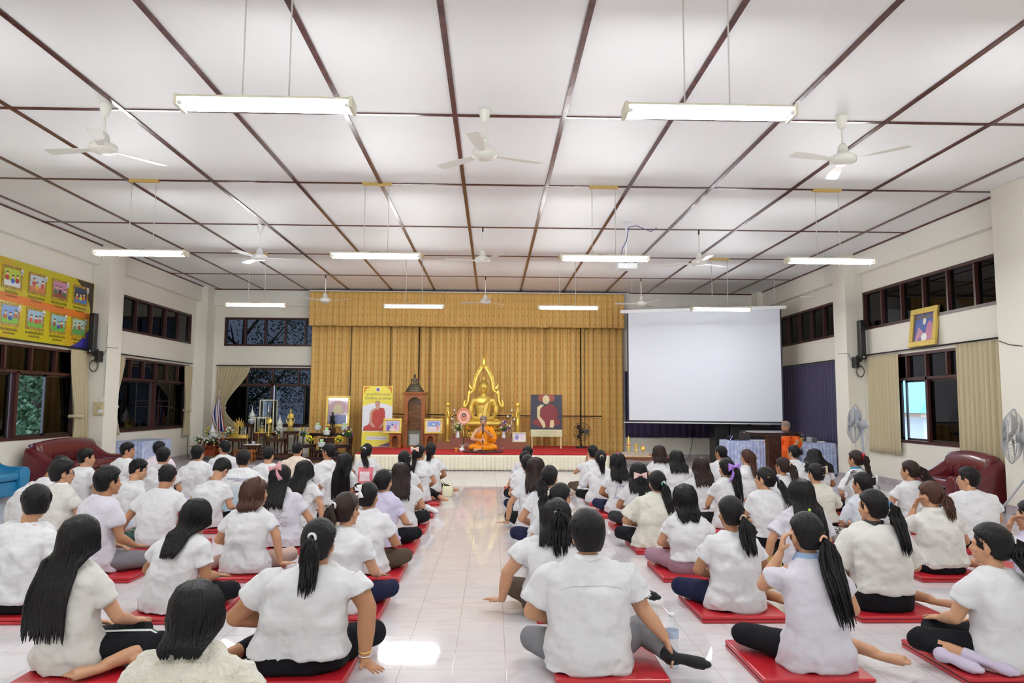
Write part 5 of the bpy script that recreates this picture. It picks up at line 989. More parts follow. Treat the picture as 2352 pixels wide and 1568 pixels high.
def bouquet(label, x, y, z, cols_, r, h, n=12, vase=brass, vh=.10, vr=.035, up=.05, sprig=0, seed=1, br=.035, group=None, vkind='cup'):
    t = thing('flower_arrangement', label, 'flowers', (x, y, z), 0, group or 'altar flowers'); random.seed(seed)
    pf = [(0, 0), (vr*.9, 0), (vr*.85, .012), (vr*.35, vh*.3), (vr*.4, vh*.5), (vr*1.0, vh*.75), (vr*1.15, vh), (vr*.9, vh)] if vkind == 'cup' else [(0, 0), (vr*.8, 0), (vr*.75, .01), (vr*1.0, vh*.25), (vr*.62, vh*.55), (vr*.7, vh*.9), (vr*.85, vh), (vr*.7, vh)]
    obj('vase', MB().lathe(pf, n=20), vase, t)
    lf = MB()
    for i in range(int(26+sprig*10)):
        a = random.uniform(0, 2*pi); e = random.uniform(-.2, 1.2); L_ = r*random.uniform(.9, 1.25); d = Vector((cos(a)*cos(e), sin(a)*cos(e)*.7, sin(e)))
        b0 = Vector((0, 0, vh)); tip = b0+d*L_+Vector((0, 0, up*.5)); side_ = d.cross(Vector((0, 0, 1))).normalized()*.014; mid = lerp(b0, tip, .6)+Vector((0, 0, .015)); lf.add([b0, mid+side_, tip, mid-side_], [(0, 1, 2, 3)])
    for i in range(sprig): a = random.uniform(-.8, .8); lf.tube([(0, 0, vh), (a*.1, 0, vh+r), (a*.22, 0, vh+r*random.uniform(1.7, 2.3))], .003, 4)
    obj('foliage', lf, leafm, t, kind='stuff')
    for i in range(n):
        a = 2*pi*i*.382+seed; f = (i+.5)/n; e = pi/2-f*pi*.62; d = Vector((cos(a)*cos(e), sin(a)*cos(e)*.8, sin(e))); c = cols_[i % len(cols_)]; me = blossom_mesh(c, br)
        o = bpy.data.objects.new('flower', me); COL.objects.link(o); o.parent = t; o.location = Vector((0, 0, vh+.01))+Vector((d.x*r, d.y*r, d.z*h+up)); o.rotation_euler = d.to_track_quat('Z', 'Y').to_euler()
    return t
bouquet('white flowers in gold cup on the left front altar table', -6.84, 18.82, ZB+.41, [whf], .085, .11, 12, up=.06, seed=2)
bouquet('white flowers in gold cup on the right front altar table', -5.57, 18.86, ZB+.41, [whf], .085, .11, 12, up=.06, seed=3)
# gold naga buddha
def seated_figure(t, s, m, face=True, blob_vox=.012, name='figure', knees=.46, robe_m=None):
    B = MB(); v = lambda *a: Vector(a)*s
    B.rings([[Vector((a*cos(q)*s, b*sin(q)*s+.0, z*s)) for q in [2*pi*i/24 for i in range(24)]] for z, a, b in ((.02, .20, .13), (.12, .19, .13), (.28, .135, .10), (.42, .16, .11), (.55, .225, .115), (.61, .21, .10), (.66, .10, .075), (.70, .055, .055))])
    for q in (-1, 1):
        B.tube([v(q*.08, 0, .09), v(q*.28, -.14, .09), v(q*knees*.92, -.24, .075)], [.10*s, .095*s, .07*s], 14); B.tube([v(q*knees*.92, -.24, .07), v(q*.1, -.36, .08), v(-q*.16, -.34, .09)], [.07*s, .06*s, .045*s], 14)
        B.tube([v(q*.205, 0, .60), v(q*.27, .01, .42), v(q*.275, -.05, .30)], [.062*s, .055*s, .048*s], 12); B.tube([v(q*.275, -.05, .30), v(q*.20, -.22, .20), v(q*.05, -.33, .17)], [.048*s, .042*s, .032*s], 12)
        B.ell(v(q*.03, -.33, .165), (.07*s, .045*s, .022*s), 10, 8); B.ell(v(q*.098, -.02, .82), (.014*s, .028*s, .065*s), 8, 6)
    B.tube([v(0, 0, .66), v(0, -.01, .76)], [.055*s, .055*s], 12); B.ell(v(0, -.02, .86), (.095*s, .105*s, .12*s), 20, 14); B.ell(v(0, -.05, .79), (.06*s, .07*s, .06*s), 14, 10)
    B.tube([v(0, -.115, .87), v(0, -.145, .82)], [.012*s, .022*s], 8); B.ell(v(0, -.115, .775), (.03*s, .015*s, .012*s), 8, 6)
    for q in (-1, 1): B.ell(v(q*.04, -.108, .865), (.026*s, .012*s, .012*s), 8, 6)
    B.ell(v(0, .0, .97), (.06*s, .06*s, .05*s), 14, 8); B.tube([v(0, 0, 1.0), v(0, 0, 1.04), v(0, 0, 1.12)], [.028*s, .02*s, .004*s], 10)
    return blob(name, B, m, t, blob_vox, 3)
def lotus_base(t, s, m, w=.52, h=.22, sy=.62):
    obj('pedestal', MB().lathe([(0, 0), (w*s*1.08, 0), (w*s*1.08, .04*s), (w*s*.95, .05*s), (w*s*.85, h*s*.5), (w*s*.98, h*s*.85), (w*s*1.0, h*s), (0, h*s)], n=40, sy=sy), m, t)
    for row, (z, r) in enumerate(((h*.25, .98), (h*.72, .97))):
        p = MB()
        for i in range(28): a = 2*pi*(i+.5*row)/28; p.ell((w*s*r*cos(a), w*s*r*sy*sin(a), z*s), (.045*s, .045*s, .055*s), 8, 6)
        obj('petal_ring', p, m, t)
bb = thing('buddha_statue', 'large golden seated buddha statue with flame arch on the stage', 'statue', (-.235, 18.75, .38)); S_ = .98
obj('throne', MB().lathe([(0, 0), (.50, 0), (.50, .10), (.44, .12), (.44, .20), (.47, .24), (.47, .26), (0, .26)], n=4, R=Matrix.Rotation(pi/4, 3, 'Z'), sx=1.15, sy=.8), gold_soft, bb)
bt = thing('lift', None, None, (0, 0, .33)); bpy.data.objects.remove(bt)
L1_ = MB(); L1_.X = Matrix.Translation((0, 0, .25)); L1_.lathe([(0, 0), (.44, 0), (.46, .05), (.40, .10), (.38, .16), (.47, .27), (.49, .31), (0, .31)], n=44, sy=.62); obj('pedestal', L1_, gold, bb)
for row, (z, r) in enumerate(((.36, .44), (.50, .45))):
    p = MB()
    for i in range(30): a = 2*pi*(i+.5*row)/30; p.ell((r*cos(a), r*.62*sin(a), z), (.040, .04, .055), 8, 6)
    obj('petal_ring', p, gold, bb)
fig = seated_figure(bb, 1.2, gold, name='body', knees=.385, blob_vox=.011); fig.location = (0, 0, .53)
rb_ = MB(); rb_.rings([[Vector((a*cos(q), b*sin(q)-.004, z)) for q in [2*pi*i/28 for i in range(28)]] for z, a, b in ((.08, .20, .15), (.28, .140, .107), (.42, .166, .117), (.52, .19, .118))]); rb_.tube([(-.12, -.10, .50), (.0, -.125, .50), (.10, -.115, .58), (.15, -.06, .625)], [.035, .05, .05, .04], 10, flat=.4); rb_.tube([(.10, -.12, .58), (.05, -.13, .40), (.02, -.135, .22)], [.045, .045, .05], 10, flat=.35)
ro_ = blob('robe_sash', rb_, gold_soft, bb, .011, 2); ro_.location = (0, 0, .53); ro_.scale = (1.22, 1.22, 1.22)
cp_ = make_cap((0, 0, 0), Matrix.Rotation(pi, 3, 'Z'), 'tied'); cp_.v = [(x*1.40, y*1.33, z*1.38) for x, y, z in cp_.v]; hc_ = obj('curled_hair', cp_, mat('gold_curls', (.55, .38, .08), .55, .5, bump=(55, 1.0)), bb, loc=(0, -.012, .53+1.035))
for s in (-1, 1):
    obj('eyelid', MB().tube([(s*.022, -.152, 1.565), (s*.045, -.150, 1.558), (s*.070, -.136, 1.566)], .0045, 6), gold_soft, bb); obj('eyebrow', MB().tube([(s*.014, -.152, 1.60), (s*.042, -.152, 1.615), (s*.075, -.135, 1.598)], .004, 6), gold_soft, bb)
obj('nose', MB().tube([(0, -.150, 1.585), (0, -.168, 1.545), (0, -.172, 1.522)], [.008, .012, .018], 8), gold, bb); obj('lips', MB().ell((0, -.148, 1.487), (.030, .010, .008), 12, 8), gold_soft, bb)
# flame arch
ar = MB(); yb = .06; pts = [(-.47, .98), (-.50, 1.05), (-.44, 1.1), (-.40, 1.2), (-.38, 1.38), (-.35, 1.42), (-.27, 1.47), (-.235, 1.54), (-.225, 1.66), (-.195, 1.80), (-.13, 1.93), (-.06, 2.06), (0, 2.14)]
for s in (-1, 1):
    L_ = [(s*x, yb, z-.0) for x, z in pts]; ar.tube(L_, [.02, .03, .03, .03, .03, .032, .032, .032, .032, .035, .035, .035, .04], 8, flat=.6, up=(0, 1, 0))
    for i in range(26):    # flame tongues along the outside
        f = i/25; k_ = 3+f*(len(pts)-4.01); a_, b_ = pts[int(k_)], pts[int(k_)+1]; u = k_-int(k_); x, z = lerp(a_[0], b_[0], u), lerp(a_[1], b_[1], u)
        if 5.2 < k_ < 6.6: continue
        sz = .03+.035*sin(pi*f)+.025*f; ar.tube([(s*(x+.01), yb, z-.01), (s*(x-.018-sz*.35), yb, z+sz*.5), (s*(x-.016-sz*.35), yb, z+sz*1.5)], [.030, .021, .002], 6, flat=.6, up=(0, 1, 0))
    ar.tube([(s*-.26, yb, 1.50), (s*-.33, yb, 1.53), (s*-.375, yb, 1.60), (s*-.37, yb, 1.72)], [.035, .045, .03, .003], 8, flat=.5, up=(0, 1, 0))
    ar.tube([(s*-.46, yb, 1.0), (s*-.52, yb, 1.08), (s*-.50, yb, 1.18), (s*-.47, yb, 1.26)], [.03, .04, .025, .003], 8, flat=.5, up=(0, 1, 0))
ar.tube([(0, yb, 2.10), (0, yb, 2.18), (0, yb, 2.27), (0, yb, 2.41)], [.035, .058, .045, .002], 10, flat=.5, up=(0, 1, 0)); obj('flame_arch', ar, gold, bb)
# standing disciples with hands together
for x, s, lb in ((-1.16, 1, 'slim golden standing disciple statue facing right, left of the big buddha'), (.66, -1, 'slim golden standing disciple statue facing left, right of the big buddha')):
    t = thing('disciple_statue', lb, 'statue', (x, 18.55, .38), rad(-90*s*.85), 'golden disciples'); zb = .17
    obj('pedestal', MB().lathe([(0, 0), (.18, 0), (.18, .03), (.15, .05), (.12, .1), (.15, .14), (.13, .17), (0, .17)], n=28), gold_soft, t)
    B = MB(); B.rings([[Vector((a*cos(q), b*sin(q)+oy, z+zb)) for q in [2*pi*i/18 for i in range(18)]] for z, a, b, oy in ((0, .05, .05, 0), (.2, .06, .055, 0), (.42, .085, .07, 0), (.58, .07, .06, .0), (.72, .085, .065, 0), (.80, .06, .05, 0), (.84, .03, .03, 0))])
    B.tube([(0, 0, .80+zb), (0, .005, .90+zb)], [.03, .03], 10); B.ell((0, .005, .94+zb), (.055, .062, .07), 16, 10); B.tube([(0, .062, .95+zb), (0, .078, .925+zb)], [.007, .011], 6)
    for q in (-1, 1): B.tube([(q*.08, 0, .77+zb), (q*.105, .02, .62+zb), (q*.06, .12, .66+zb), (q*.012, .155, .74+zb)], [.028, .024, .019, .015], 8); B.ell((q*.01, .16, .78+zb), (.008, .02, .05), 8, 6); B.ell((q*.035, .04, .01+zb), (.025, .06, .018), 8, 6)
    blob('body', B, gold, t, .009, 2)
def bronze_buddha(name, label, x, y, z, s, m, naga=False, tiers=3):
    t = thing(name, label, 'statue', (x, y, z)); h = .0
    for k in range(tiers): w = (.48-.07*k)*s; obj('tier', MB().lathe([(0, h), (w, h), (w*.93, h+.05*s), (w*.97, h+.10*s), (0, h+.10*s)], n=32, sy=.65), m, t); h += .10*s
    f = seated_figure(t, s*.62, m, blob_vox=.009, name='body'); f.location = (0, 0, h-.01)
    if naga:
        g = MB()
        for i in range(9): a = rad(-80+20*i); L_ = (.30+.16*cos(a)**2)*s; g.tube([(.10*sin(a)*s, .06*s, h+.25*s+.1*cos(a)*s), (L_*.6*sin(a), .07*s, h+.3*s+L_*.6*cos(a)), (L_*.95*sin(a), .03*s, h+.3*s+L_*1.05*cos(a))], [.035*s, .030*s, .004*s], 8)
        obj('naga_hood', g, m, t)
    return t
bronze_buddha('naga_buddha_statue', 'gold buddha statue sheltered by a fan of serpent heads, on the left altar', -6.70, 19.09, ZB+.41, .56, gold_soft, True, 2)
bronze_buddha('bronze_buddha_statue', 'dark bronze seated buddha on top of the tall wooden cabinet', -2.02, 18.55, 1.80, .52, bronze, tiers=3)
bzz = thing('bronze_statue', 'bronze riding figure on stepped gold base at the right of the left altar', 'statue', (-5.43, 19.42, .035+.71))
for k in range(4): obj('tier', MB().box(-.10+.018*k, .10-.018*k, -.08+.012*k, .08-.012*k, .035*k, .035*(k+1)), brass, bzz)
B = MB(); B.rings([[Vector((a*cos(q), b*sin(q), z)) for q in [2*pi*i/14 for i in range(14)]] for z, a, b in ((.14, .075, .05), (.25, .06, .045), (.32, .045, .04), (.40, .065, .045), (.47, .05, .04), (.50, .02, .02))]); B.ell((0, 0, .54), (.03, .033, .038), 12, 8); B.tube([(0, 0, .57), (0, 0, .63)], [.014, .002], 8)
for q in (-1, 1): B.tube([(q*.06, 0, .46), (q*.08, -.02, .36), (q*.03, -.06, .34)], .017, 8); B.tube([(q*.07, -.02, .2), (q*.11, -.03, .3), (q*.12, -.02, .36)], [.02, .014, .003], 8)
blob('body', B, gold_soft, bzz, .008, 2)
def glass_case(label, x, y, z, w, d, h, inner):
    t = thing('display_case', label, 'glass case', (x, y, z), 0, 'cream framed glass cases'); pm = mat('cream_trim', (.78, .74, .50), .35)
    obj('base', MB().box(-w/2, w/2, -d/2, d/2, 0, .025), gold_soft, t)
    for sx in (-1, 1):
        for sy in (-1, 1): obj('corner_post', MB().box(sx*w/2-.012, sx*w/2+.012, sy*d/2-.012, sy*d/2+.012, .025, h), pm, t)
    tr = MB(); [tr.box(-w/2, w/2, s*d/2-.012, s*d/2+.012, h, h+.02) for s in (-1, 1)]; [tr.box(s*w/2-.012, s*w/2+.012, -d/2, d/2, h, h+.02) for s in (-1, 1)]; obj('top_rim', tr, pm, t)
    for q in ((-w/2+.013, w/2-.013, -d/2-.002, -d/2+.002), (-w/2+.013, w/2-.013, d/2-.002, d/2+.002)): obj('pane', MB().box(*q, .027, h), acrylic, t)
    for q in ((-w/2-.002, -w/2+.002), (w/2-.002, w/2+.002)): obj('pane', MB().box(*q, -d/2+.013, d/2-.013, .027, h), acrylic, t)
    g = thing('case_statue', inner, 'statue', (x, y, z+.027)); hh = (h-.08)/1.0
    obj('base', MB().lathe([(0, 0), (w*.36, 0), (w*.34, hh*.06), (w*.28, hh*.12), (w*.33, hh*.2), (w*.2, hh*.24), (w*.22, hh*.34), (0, hh*.34)], n=18), gold_soft, g)
    B = MB(); B.lathe([(0, hh*.3), (w*.2, hh*.32), (w*.12, hh*.45), (w*.16, hh*.56), (w*.06, hh*.62)], n=14); B.ell((0, 0, hh*.68), (w*.09, w*.09, hh*.06), 10, 8); B.lathe([(w*.08, hh*.72), (w*.05, hh*.8), (w*.02, hh*.9), (0, hh*.98)], n=10)
    for q in (-1, 1): B.tube([(q*w*.13, 0, hh*.54), (q*w*.2, 0, hh*.46), (q*w*.08, -.02, hh*.42)], w*.04, 6)
    blob('body', B, silver, g, .007, 1); return t
glass_case('tall glass case with a pale statue at the middle of the left altar', -6.04, 19.45, .705, .36, .30, .86, 'silvery crowned statue inside the tall glass case'); glass_case('small glass case in front of the tall one on the left altar', -6.11, 19.15-.0, ZB+.41+.13, .28, .22, .40, 'small green and silver statue inside the small glass case')
turned_table('altar_table', 'low brown stand under the small glass case', -6.11, 19.15, ZB, .34, .28, .54, dteak, group='brown altar tables')
ac = thing('relic_box', 'clear box over two small relic stands on a gold brocade cushion', 'relic box', (-6.48, 18.86, ZB+.41)); obj('cushion', MB().lathe([(0, 0), (.15, 0), (.16, .03), (.13, .09), (0, .1)], n=4, R=Matrix.Rotation(pi/4, 3, 'Z')), gold_soft, ac, bevel=.01)
for q in ((-.10, .10, -.072, -.069), (-.10, .10, .069, .072)): obj('pane', MB().box(*q, .1, .32), acrylic, ac)
for q in ((-.102, -.099), (.099, .102)): obj('pane', MB().box(*q, -.069, .069, .1, .32), acrylic, ac)
for x in (-.04, .045): obj('relic_stand', MB().lathe([(0, .1), (.028, .1), (.012, .12), (.026, .15), (.02, .17), (.008, .2), (0, .25)], (x, 0, 0), 14), silver, ac)
gd = thing('disc_stand', 'gilt stand with a flat round disc on the right front altar table', 'ornament', (-5.83, 18.85, ZB+.41)); obj('foot', MB().lathe([(0, 0), (.035, 0), (.02, .03), (.07, .08), (.075, .10), (.03, .12), (.015, .16), (.022, .2), (.012, .25), (.012, .40)], n=20), brass, gd); R9 = Matrix.Rotation(pi/2, 3, 'X'); obj('disc', MB().lathe([(0, -.012), (.075, -.012), (.08, 0), (.075, .012), (0, .012)], (0, 0, .45), 28, R=R9), gold, gd)
cand = mat('orange_wax', (.80, .30, .02), .5); flame = mat('candle_flame', (1, .7, .3), .5, emit=(1, .6, .2), es=12)
def candlestick(label, x, y, z, h1, h2, r=.006, lit=False, group='altar candles'):
    t = thing('candlestick', label, 'candle', (x, y, z), 0, group); obj('stick', MB().lathe([(0, 0), (.026, 0), (.022, .01), (r, .03), (r*1.4, h1*.4), (r, h1*.5), (r*1.5, h1*.8), (r, h1*.9), (.013, h1), (0, h1)], n=14), brass, t); obj('candle', MB().cyl((0, 0, h1), (0, 0, h1+h2), .0075, n=10), cand, t); return t
candlestick('left orange candle on the small altar table', -6.31, 18.68, ZB+.275, .16, .11); candlestick('right orange candle on the small altar table', -6.04, 18.68, ZB+.275, .16, .11); candlestick('tall slim candle stand on the platform left of the altar', -6.95, 18.72, .165, .40, .13)
mg = thing('incense_pot', 'small white and blue porcelain pot between the candles', 'pot', (-6.17, 18.72, ZB+.275)); obj('pot', MB().lathe([(0, 0), (.025, 0), (.045, .02), (.05, .06), (.043, .065), (.038, .05), (0, .04)], n=20), white_p, mg); obj('band', MB().tube([(.049*cos(a), .049*sin(a), .04) for a in [2*pi*i/20 for i in range(20)]], .005, 6, closed=True), flat('cobalt', '2a4a98'), mg)
# flower stand and flag at the far left
fs = turned_table('flower_stand', 'reddish wooden stand carrying flowers in front of the flag', -7.33, 18.62, .035, .62, .42, .37, mat('reddish_wood', hexc('7a3014'), .35)); obj('drawer_box', MB().box(-.27, .27, -.18, .18, .12, .30), mat('reddish_wood', hexc('7a3014'), .35), fs)
cone_bai(-7.23, 18.72, .405+.13, 'white pointed cone among the flowers on the reddish stand'); obj('riser', MB().box(-7.36, -7.10, 18.62, 18.82, .406, .534), dteak, label='small wooden riser under the white cone on the flower stand', cat='riser')
bouquet('white flowers at the left end of the reddish stand', -7.50, 18.52, .405, [whf], .12, .10, 12, up=.05, seed=4, vh=.09); bouquet('white flowers in the middle of the reddish stand', -7.29, 18.48, .405, [whf], .09, .07, 9, up=.03, seed=5, vh=.07); bouquet('white flowers at the right end of the reddish stand', -7.10, 18.52, .405, [whf], .12, .12, 12, up=.06, seed=6, vh=.09)
fs2 = turned_table('flower_stand', 'taller reddish stand behind the white flowers at far left', -7.30, 19.05, .035, .70, .36, .53, mat('reddish_wood', hexc('7a3014'), .35))
bouquet('yellow and blue flowers left of the flagpole foot', -7.40, 19.0, .565, [yel, yel, blf], .12, .14, 14, up=.06, seed=7, vh=.07); bouquet('yellow, blue and orange flowers right of the flagpole', -6.95, 19.0, .565, [yel, yel, blf, orf], .13, .12, 14, up=.05, seed=8, vh=.07)
fg = thing('flag_stand', 'furled red, white and blue striped flag on a white pole', 'flag', (-7.36, 19.35, .035)); obj('pole', MB().tube([(0, 0, 0), (.01, 0, .9), (.02, 0, 1.80)], [.013, .013, .009], 10), white_p, fg); obj('base', MB().lathe([(0, 0), (.16, 0), (.15, .03), (.03, .05), (.02, .12)], n=24), brass, fg)
fcol = [flat('flag_red', 'b3202c'), flat('flag_white', 'd8dae2'), flat('flag_blue', '2d2a78'), flat('flag_blue', '2d2a78'), flat('flag_white', 'd8dae2'), flat('flag_red', 'b3202c')]
for side_, (w0, w1) in ((-1, (.02, .17)), (1, (.03, .22))):
    for k in range(6):
        def ff(u, v, k=k):
            q = (k+v)/6; wd_ = lerp(.01, lerp(w0, w1, u), q) if side_ > 0 else lerp(.005, w1*sin(pi*min(1, u*.9+.1))**1, q); z = lerp(1.66, .72 if side_ > 0 else .85, u)-.25*q*(1-u*.6)*(1 if side_ < 0 else .5)
            return (side_*wd_+.012, .02*sin(q*14+side_), z)
        mb = MB(); mb.sheet(ff, 12, 2, .003, (0, 1, 0)); obj('flag_stripe', mb, fcol[k], fg)
# dark altar right of the window
da = thing('altar_bench', 'long low dark lacquered altar bench left of the stage', 'altar base', (-4.18, 18.15, .035)); obj('top', MB().box(-.70, .70, -.36, .33, .11, .145), ebony, da, bevel=.008); a = MB(); a.prism([(-.66, 0), (.66, 0)]+[(lerp(.66, -.66, i/16), -.05*(.5+.5*abs(cos(i/16*pi*3)))) for i in range(17)], (0, -.33, .11), (1, 0, 0), (0, 0, 1), (0, .02, 0)); obj('apron', a, ebony, da)
for x in (-.62, 0, .62):
    for y in (-.3, .29): obj('leg', MB().tube([(x, y, .12), (x*.99, y, .05), (x*1.02, y, 0)], [.03, .02, .028], 8), ebony, da)
ZD = .18; DG = 'dark lacquered altar tables'
turned_table('altar_table', 'dark altar table at left with yellow flowers', -4.64, 18.12, ZD, .42, .36, .30, ebony, group=DG); turned_table('altar_table', 'dark altar table at right with yellow flowers', -3.77, 18.12, ZD, .42, .36, .30, ebony, group=DG)
turned_table('altar_table', 'low dark altar table in the middle with white lantern', -4.22, 17.98, ZD, .42, .26, .165, ebony, group=DG); turned_table('altar_table', 'dark altar table at the back with lanterns and portrait', -4.17, 18.68, .035, 1.1, .34, .70, ebony, group=DG); 
obj('altar_riser', MB().box(-4.36, -4.02, 18.22, 18.42, ZD, .62), ebony, label='dark step block behind the low middle altar table', cat='altar step')
def lantern(label, x, y, z, top=True):
    t = thing('lantern', label, 'lantern', (x, y, z), 0, 'white stacked lanterns'); gm = mat('frosted_white', (.78, .84, .80), .35)
    obj('foot', MB().lathe([(0, 0), (.05, 0), (.012, .02), (.012, .07)], n=16), silver, t); obj('lower_tier', MB().lathe([(.0, .07), (.075, .075), (.085, .10), (.09, .16), (.10, .17), (.10, .185), (.04, .19)], n=24), gm, t); obj('candle_block', MB().cyl((0, 0, .19), (0, 0, .26), .042, n=18), gm, t); obj('green_leaf', MB().box(.005, .035, -.047, -.042, .20, .25), flat('lime', '7ae03a'), t); return t
lantern('white lantern at the left of the portrait', -4.50, 18.60, .735); lantern('white lantern at the right of the portrait', -3.82, 18.60, .735); lantern('white lantern in front of the horse statue', -4.20, 18.30, .625); lantern('white lantern on the low middle table', -4.24, 17.96, ZD+.168)
hs = thing('horse_rider_statue', 'black statue of a rider in a hat on horseback before the portrait', 'statue', (-4.12, 18.58, .735)); B = MB()
obj('plinth', MB().box(-.06, .06, -.12, .12, 0, .13), ebony, hs, bevel=.006)
B.ell((0, 0, .30), (.048, .11, .055), 14, 10); B.tube([(0, -.08, .32), (0, -.12, .40), (0, -.13, .43)], [.038, .028, .024], 10); B.tube([(0, -.12, .44), (0, -.18, .40)], [.024, .014], 8)
for x in (-.025, .025):
    for y in (-.075, .075): B.tube([(x, y, .28), (x, y+.01, .2), (x, y, .132)], [.02, .011, .012], 8)
B.rings([[Vector((a*cos(q), b*sin(q), z)) for q in [2*pi*i/12 for i in range(12)]] for z, a, b in ((.32, .035, .03), (.38, .03, .025), (.44, .045, .028), (.47, .02, .02))]); B.ell((0, 0, .495), (.022, .024, .028), 10, 8); B.lathe([(.04, .51), (.042, .515), (.02, .525), (.02, .54), (0, .545)], n=14)
for q in (-1, 1): B.tube([(q*.04, 0, .44), (q*.06, -.02, .40), (q*.04, -.06, .39)], .012, 6); B.tube([(q*.03, 0, .34), (q*.06, -.03, .29), (q*.055, -.02, .22)], [.02, .015, .011], 6)
B.tube([(-.06, -.02, .39), (-.08, -.04, .50)], [.005, .003], 6); blob('figure', B, iron, hs, .006, 1)
bouquet('mixed orange and purple flowers in a dark vase at left of the dark altar', -4.73, 18.10, ZD+.30, [orf, yel, puf, yel], .13, .14, 10, vase=bronze, vh=.18, vr=.035, up=.06, sprig=6, seed=9, vkind='v'); bouquet('round bunch of yellow flowers on the left dark table', -4.56, 18.02, ZD+.30, [yel], .09, .09, 14, up=.04, seed=10, vh=.06)
bouquet('round bunch of yellow flowers on the right dark table', -3.82, 18.02, ZD+.30, [yel], .09, .09, 14, up=.04, seed=11, vh=.06); bouquet('purple and yellow flowers in a dark vase at right of the dark altar', -3.63, 18.12, ZD+.30, [puf, yel, lgf, whf], .12, .14, 10, vase=bronze, vh=.18, vr=.03, up=.06, sprig=8, seed=12, vkind='v')
gcup = thing('gold_cup', 'small gold footed cup on the low middle dark table', 'cup', (-4.07, 17.96, ZD+.168)); obj('cup', MB().lathe([(0, 0), (.03, 0), (.02, .04), (.012, .06), (.04, .085), (.045, .10), (.035, .1), (0, .075)], n=20), gold, gcup)
# tall cabinet with side shelves
cb = thing('display_cabinet', 'tall teak display cabinet with arched glass door on the stage', 'cabinet', (-2.0, 18.6, .38)); hgt = 1.42
obj('carcass', MB().box(-.27, .27, .12, .14, 0, hgt-.07).box(-.27, -.24, -.16, .12, 0, hgt-.07).box(.24, .27, -.16, .12, 0, hgt-.07).box(-.24, .24, -.16, .12, 0, .03).box(-.24, .24, -.16, .12, hgt-.1, hgt-.07), teak, cb)
obj('cornice', MB().box(-.31, .31, -.20, .16, hgt-.045, hgt).box(-.29, .29, -.18, .15, hgt-.07, hgt-.045), teak, cb, bevel=.006)
dr = MB(); dr.box(-.24, -.175, -.18, -.16, .03, 1.33); dr.box(.175, .24, -.18, -.16, .03, 1.33); dr.box(-.175, .175, -.18, -.16, .03, .06)
for s in (-1, 1): dr.prism(([(s*.175, 0), (s*.175, .26), (0, .26)]+[(s*.175*sin(a), .18*cos(a)+.04) for a in [i*pi/2/8 for i in range(9)]])[::s], (0, -.18, 1.07), (1, 0, 0), (0, 0, 1), (0, .02, 0))
do = obj('door', dr, teak, cb); obj('glass', MB().box(-.175, .175, -.172, -.168, .06, 1.3), clear, do); obj('knob', MB().ell((-.205, -.19, .60), (.013,)*3, 12, 8), silver, do)
fd = thing('framed_certificate', 'white paper in ornate frame standing inside the tall cabinet', 'certificate', (-2.0, 18.5, .412)); obj('frame', MB().box(-.17, .17, .0, .012, 0, .40), mat('mosaic_frame', (.4, .38, .28), .4, noise_mix=((.12, .10, .06), 90, .45, .55)), fd); obj('sheet', MB().box(-.125, .125, -.003, 0, .02, .31), paper, fd)
for x, lb in ((-2.46, 'low teak side shelf with arched opening, left of the tall cabinet'), (-1.57, 'low teak side shelf with arched opening, right of the tall cabinet')):
    t = thing('side_shelf', lb, 'shelf', (x, 18.35, .38), 0, 'teak side shelves'); w = .145
    obj('carcass', MB().box(-w, w, .09, .1, 0, .34).box(-w, -w+.02, -.1, .09, 0, .34).box(w-.02, w, -.1, .09, 0, .34).box(-w+.02, w-.02, -.1, .09, 0, .02), teak, t); obj('top', MB().box(-w-.02, w+.02, -.12, .12, .34, .365), teak, t, bevel=.005)
    f = MB(); f.box(-w, -.07, -.115, -.1, 0, .34).box(.07, w, -.115, -.1, 0, .34).box(-.07, .07, -.115, -.1, 0, .02)
    for s in (-1, 1): f.prism(([(s*.07, 0), (s*.07, .09), (0, .09)]+[(s*.07*sin(a), .055*cos(a)+.0) for a in [i*pi/2/6 for i in range(7)]])[::s], (0, -.115, .25), (1, 0, 0), (0, 0, 1), (0, .015, 0))
    obj('face_frame', f, teak, t)
# plinth
pl = thing('plinth', 'brown stepped plinth on the stage under the gold statues', 'plinth', (-.24, 18.2, .38)); brn = mat('brown_board', hexc('8a5240'), .5); obj('lower_step', MB().box(-1.15, 1.12, -.25, .10, 0, .17), brn, pl); obj('upper_step', MB().box(-.82, .78, -.20, .10, .17, .27), brn, pl)
T('lettering', 'จุดปีติ', .10, flat('cream_letter', 'cfc8b0'), pl, -.46, -.2515, .10); T('lettering', 'ภาค', .055, flat('cream_letter', 'cfc8b0'), pl, .50, -.2515, .03)
bouquet('pale green and yellow flowers in a white urn left of the monk', -.87, 18.15, .65, [lgf, lgf, whf], .13, .14, 14, vase=white_p, vh=.16, vr=.06, up=.05, seed=13, vkind='v', br=.04); bouquet('purple and white flowers in a white urn right of the monk', .29, 18.15, .65, [puf, whf, puf, lgf], .12, .20, 14, vase=white_p, vh=.16, vr=.055, up=.05, seed=14, vkind='v')
for x, lb in ((-.62, 'orange flowers in a brass vase left behind the monk'), (.05, 'orange flowers in a brass vase right behind the monk')): bouquet(lb, x, 18.12, .65, [mat('marigold', (.85, .40, .02), .6)], .05, .10, 8, vase=brass, vh=.15, vr=.03, up=.02, seed=15, vkind='v', sprig=5)
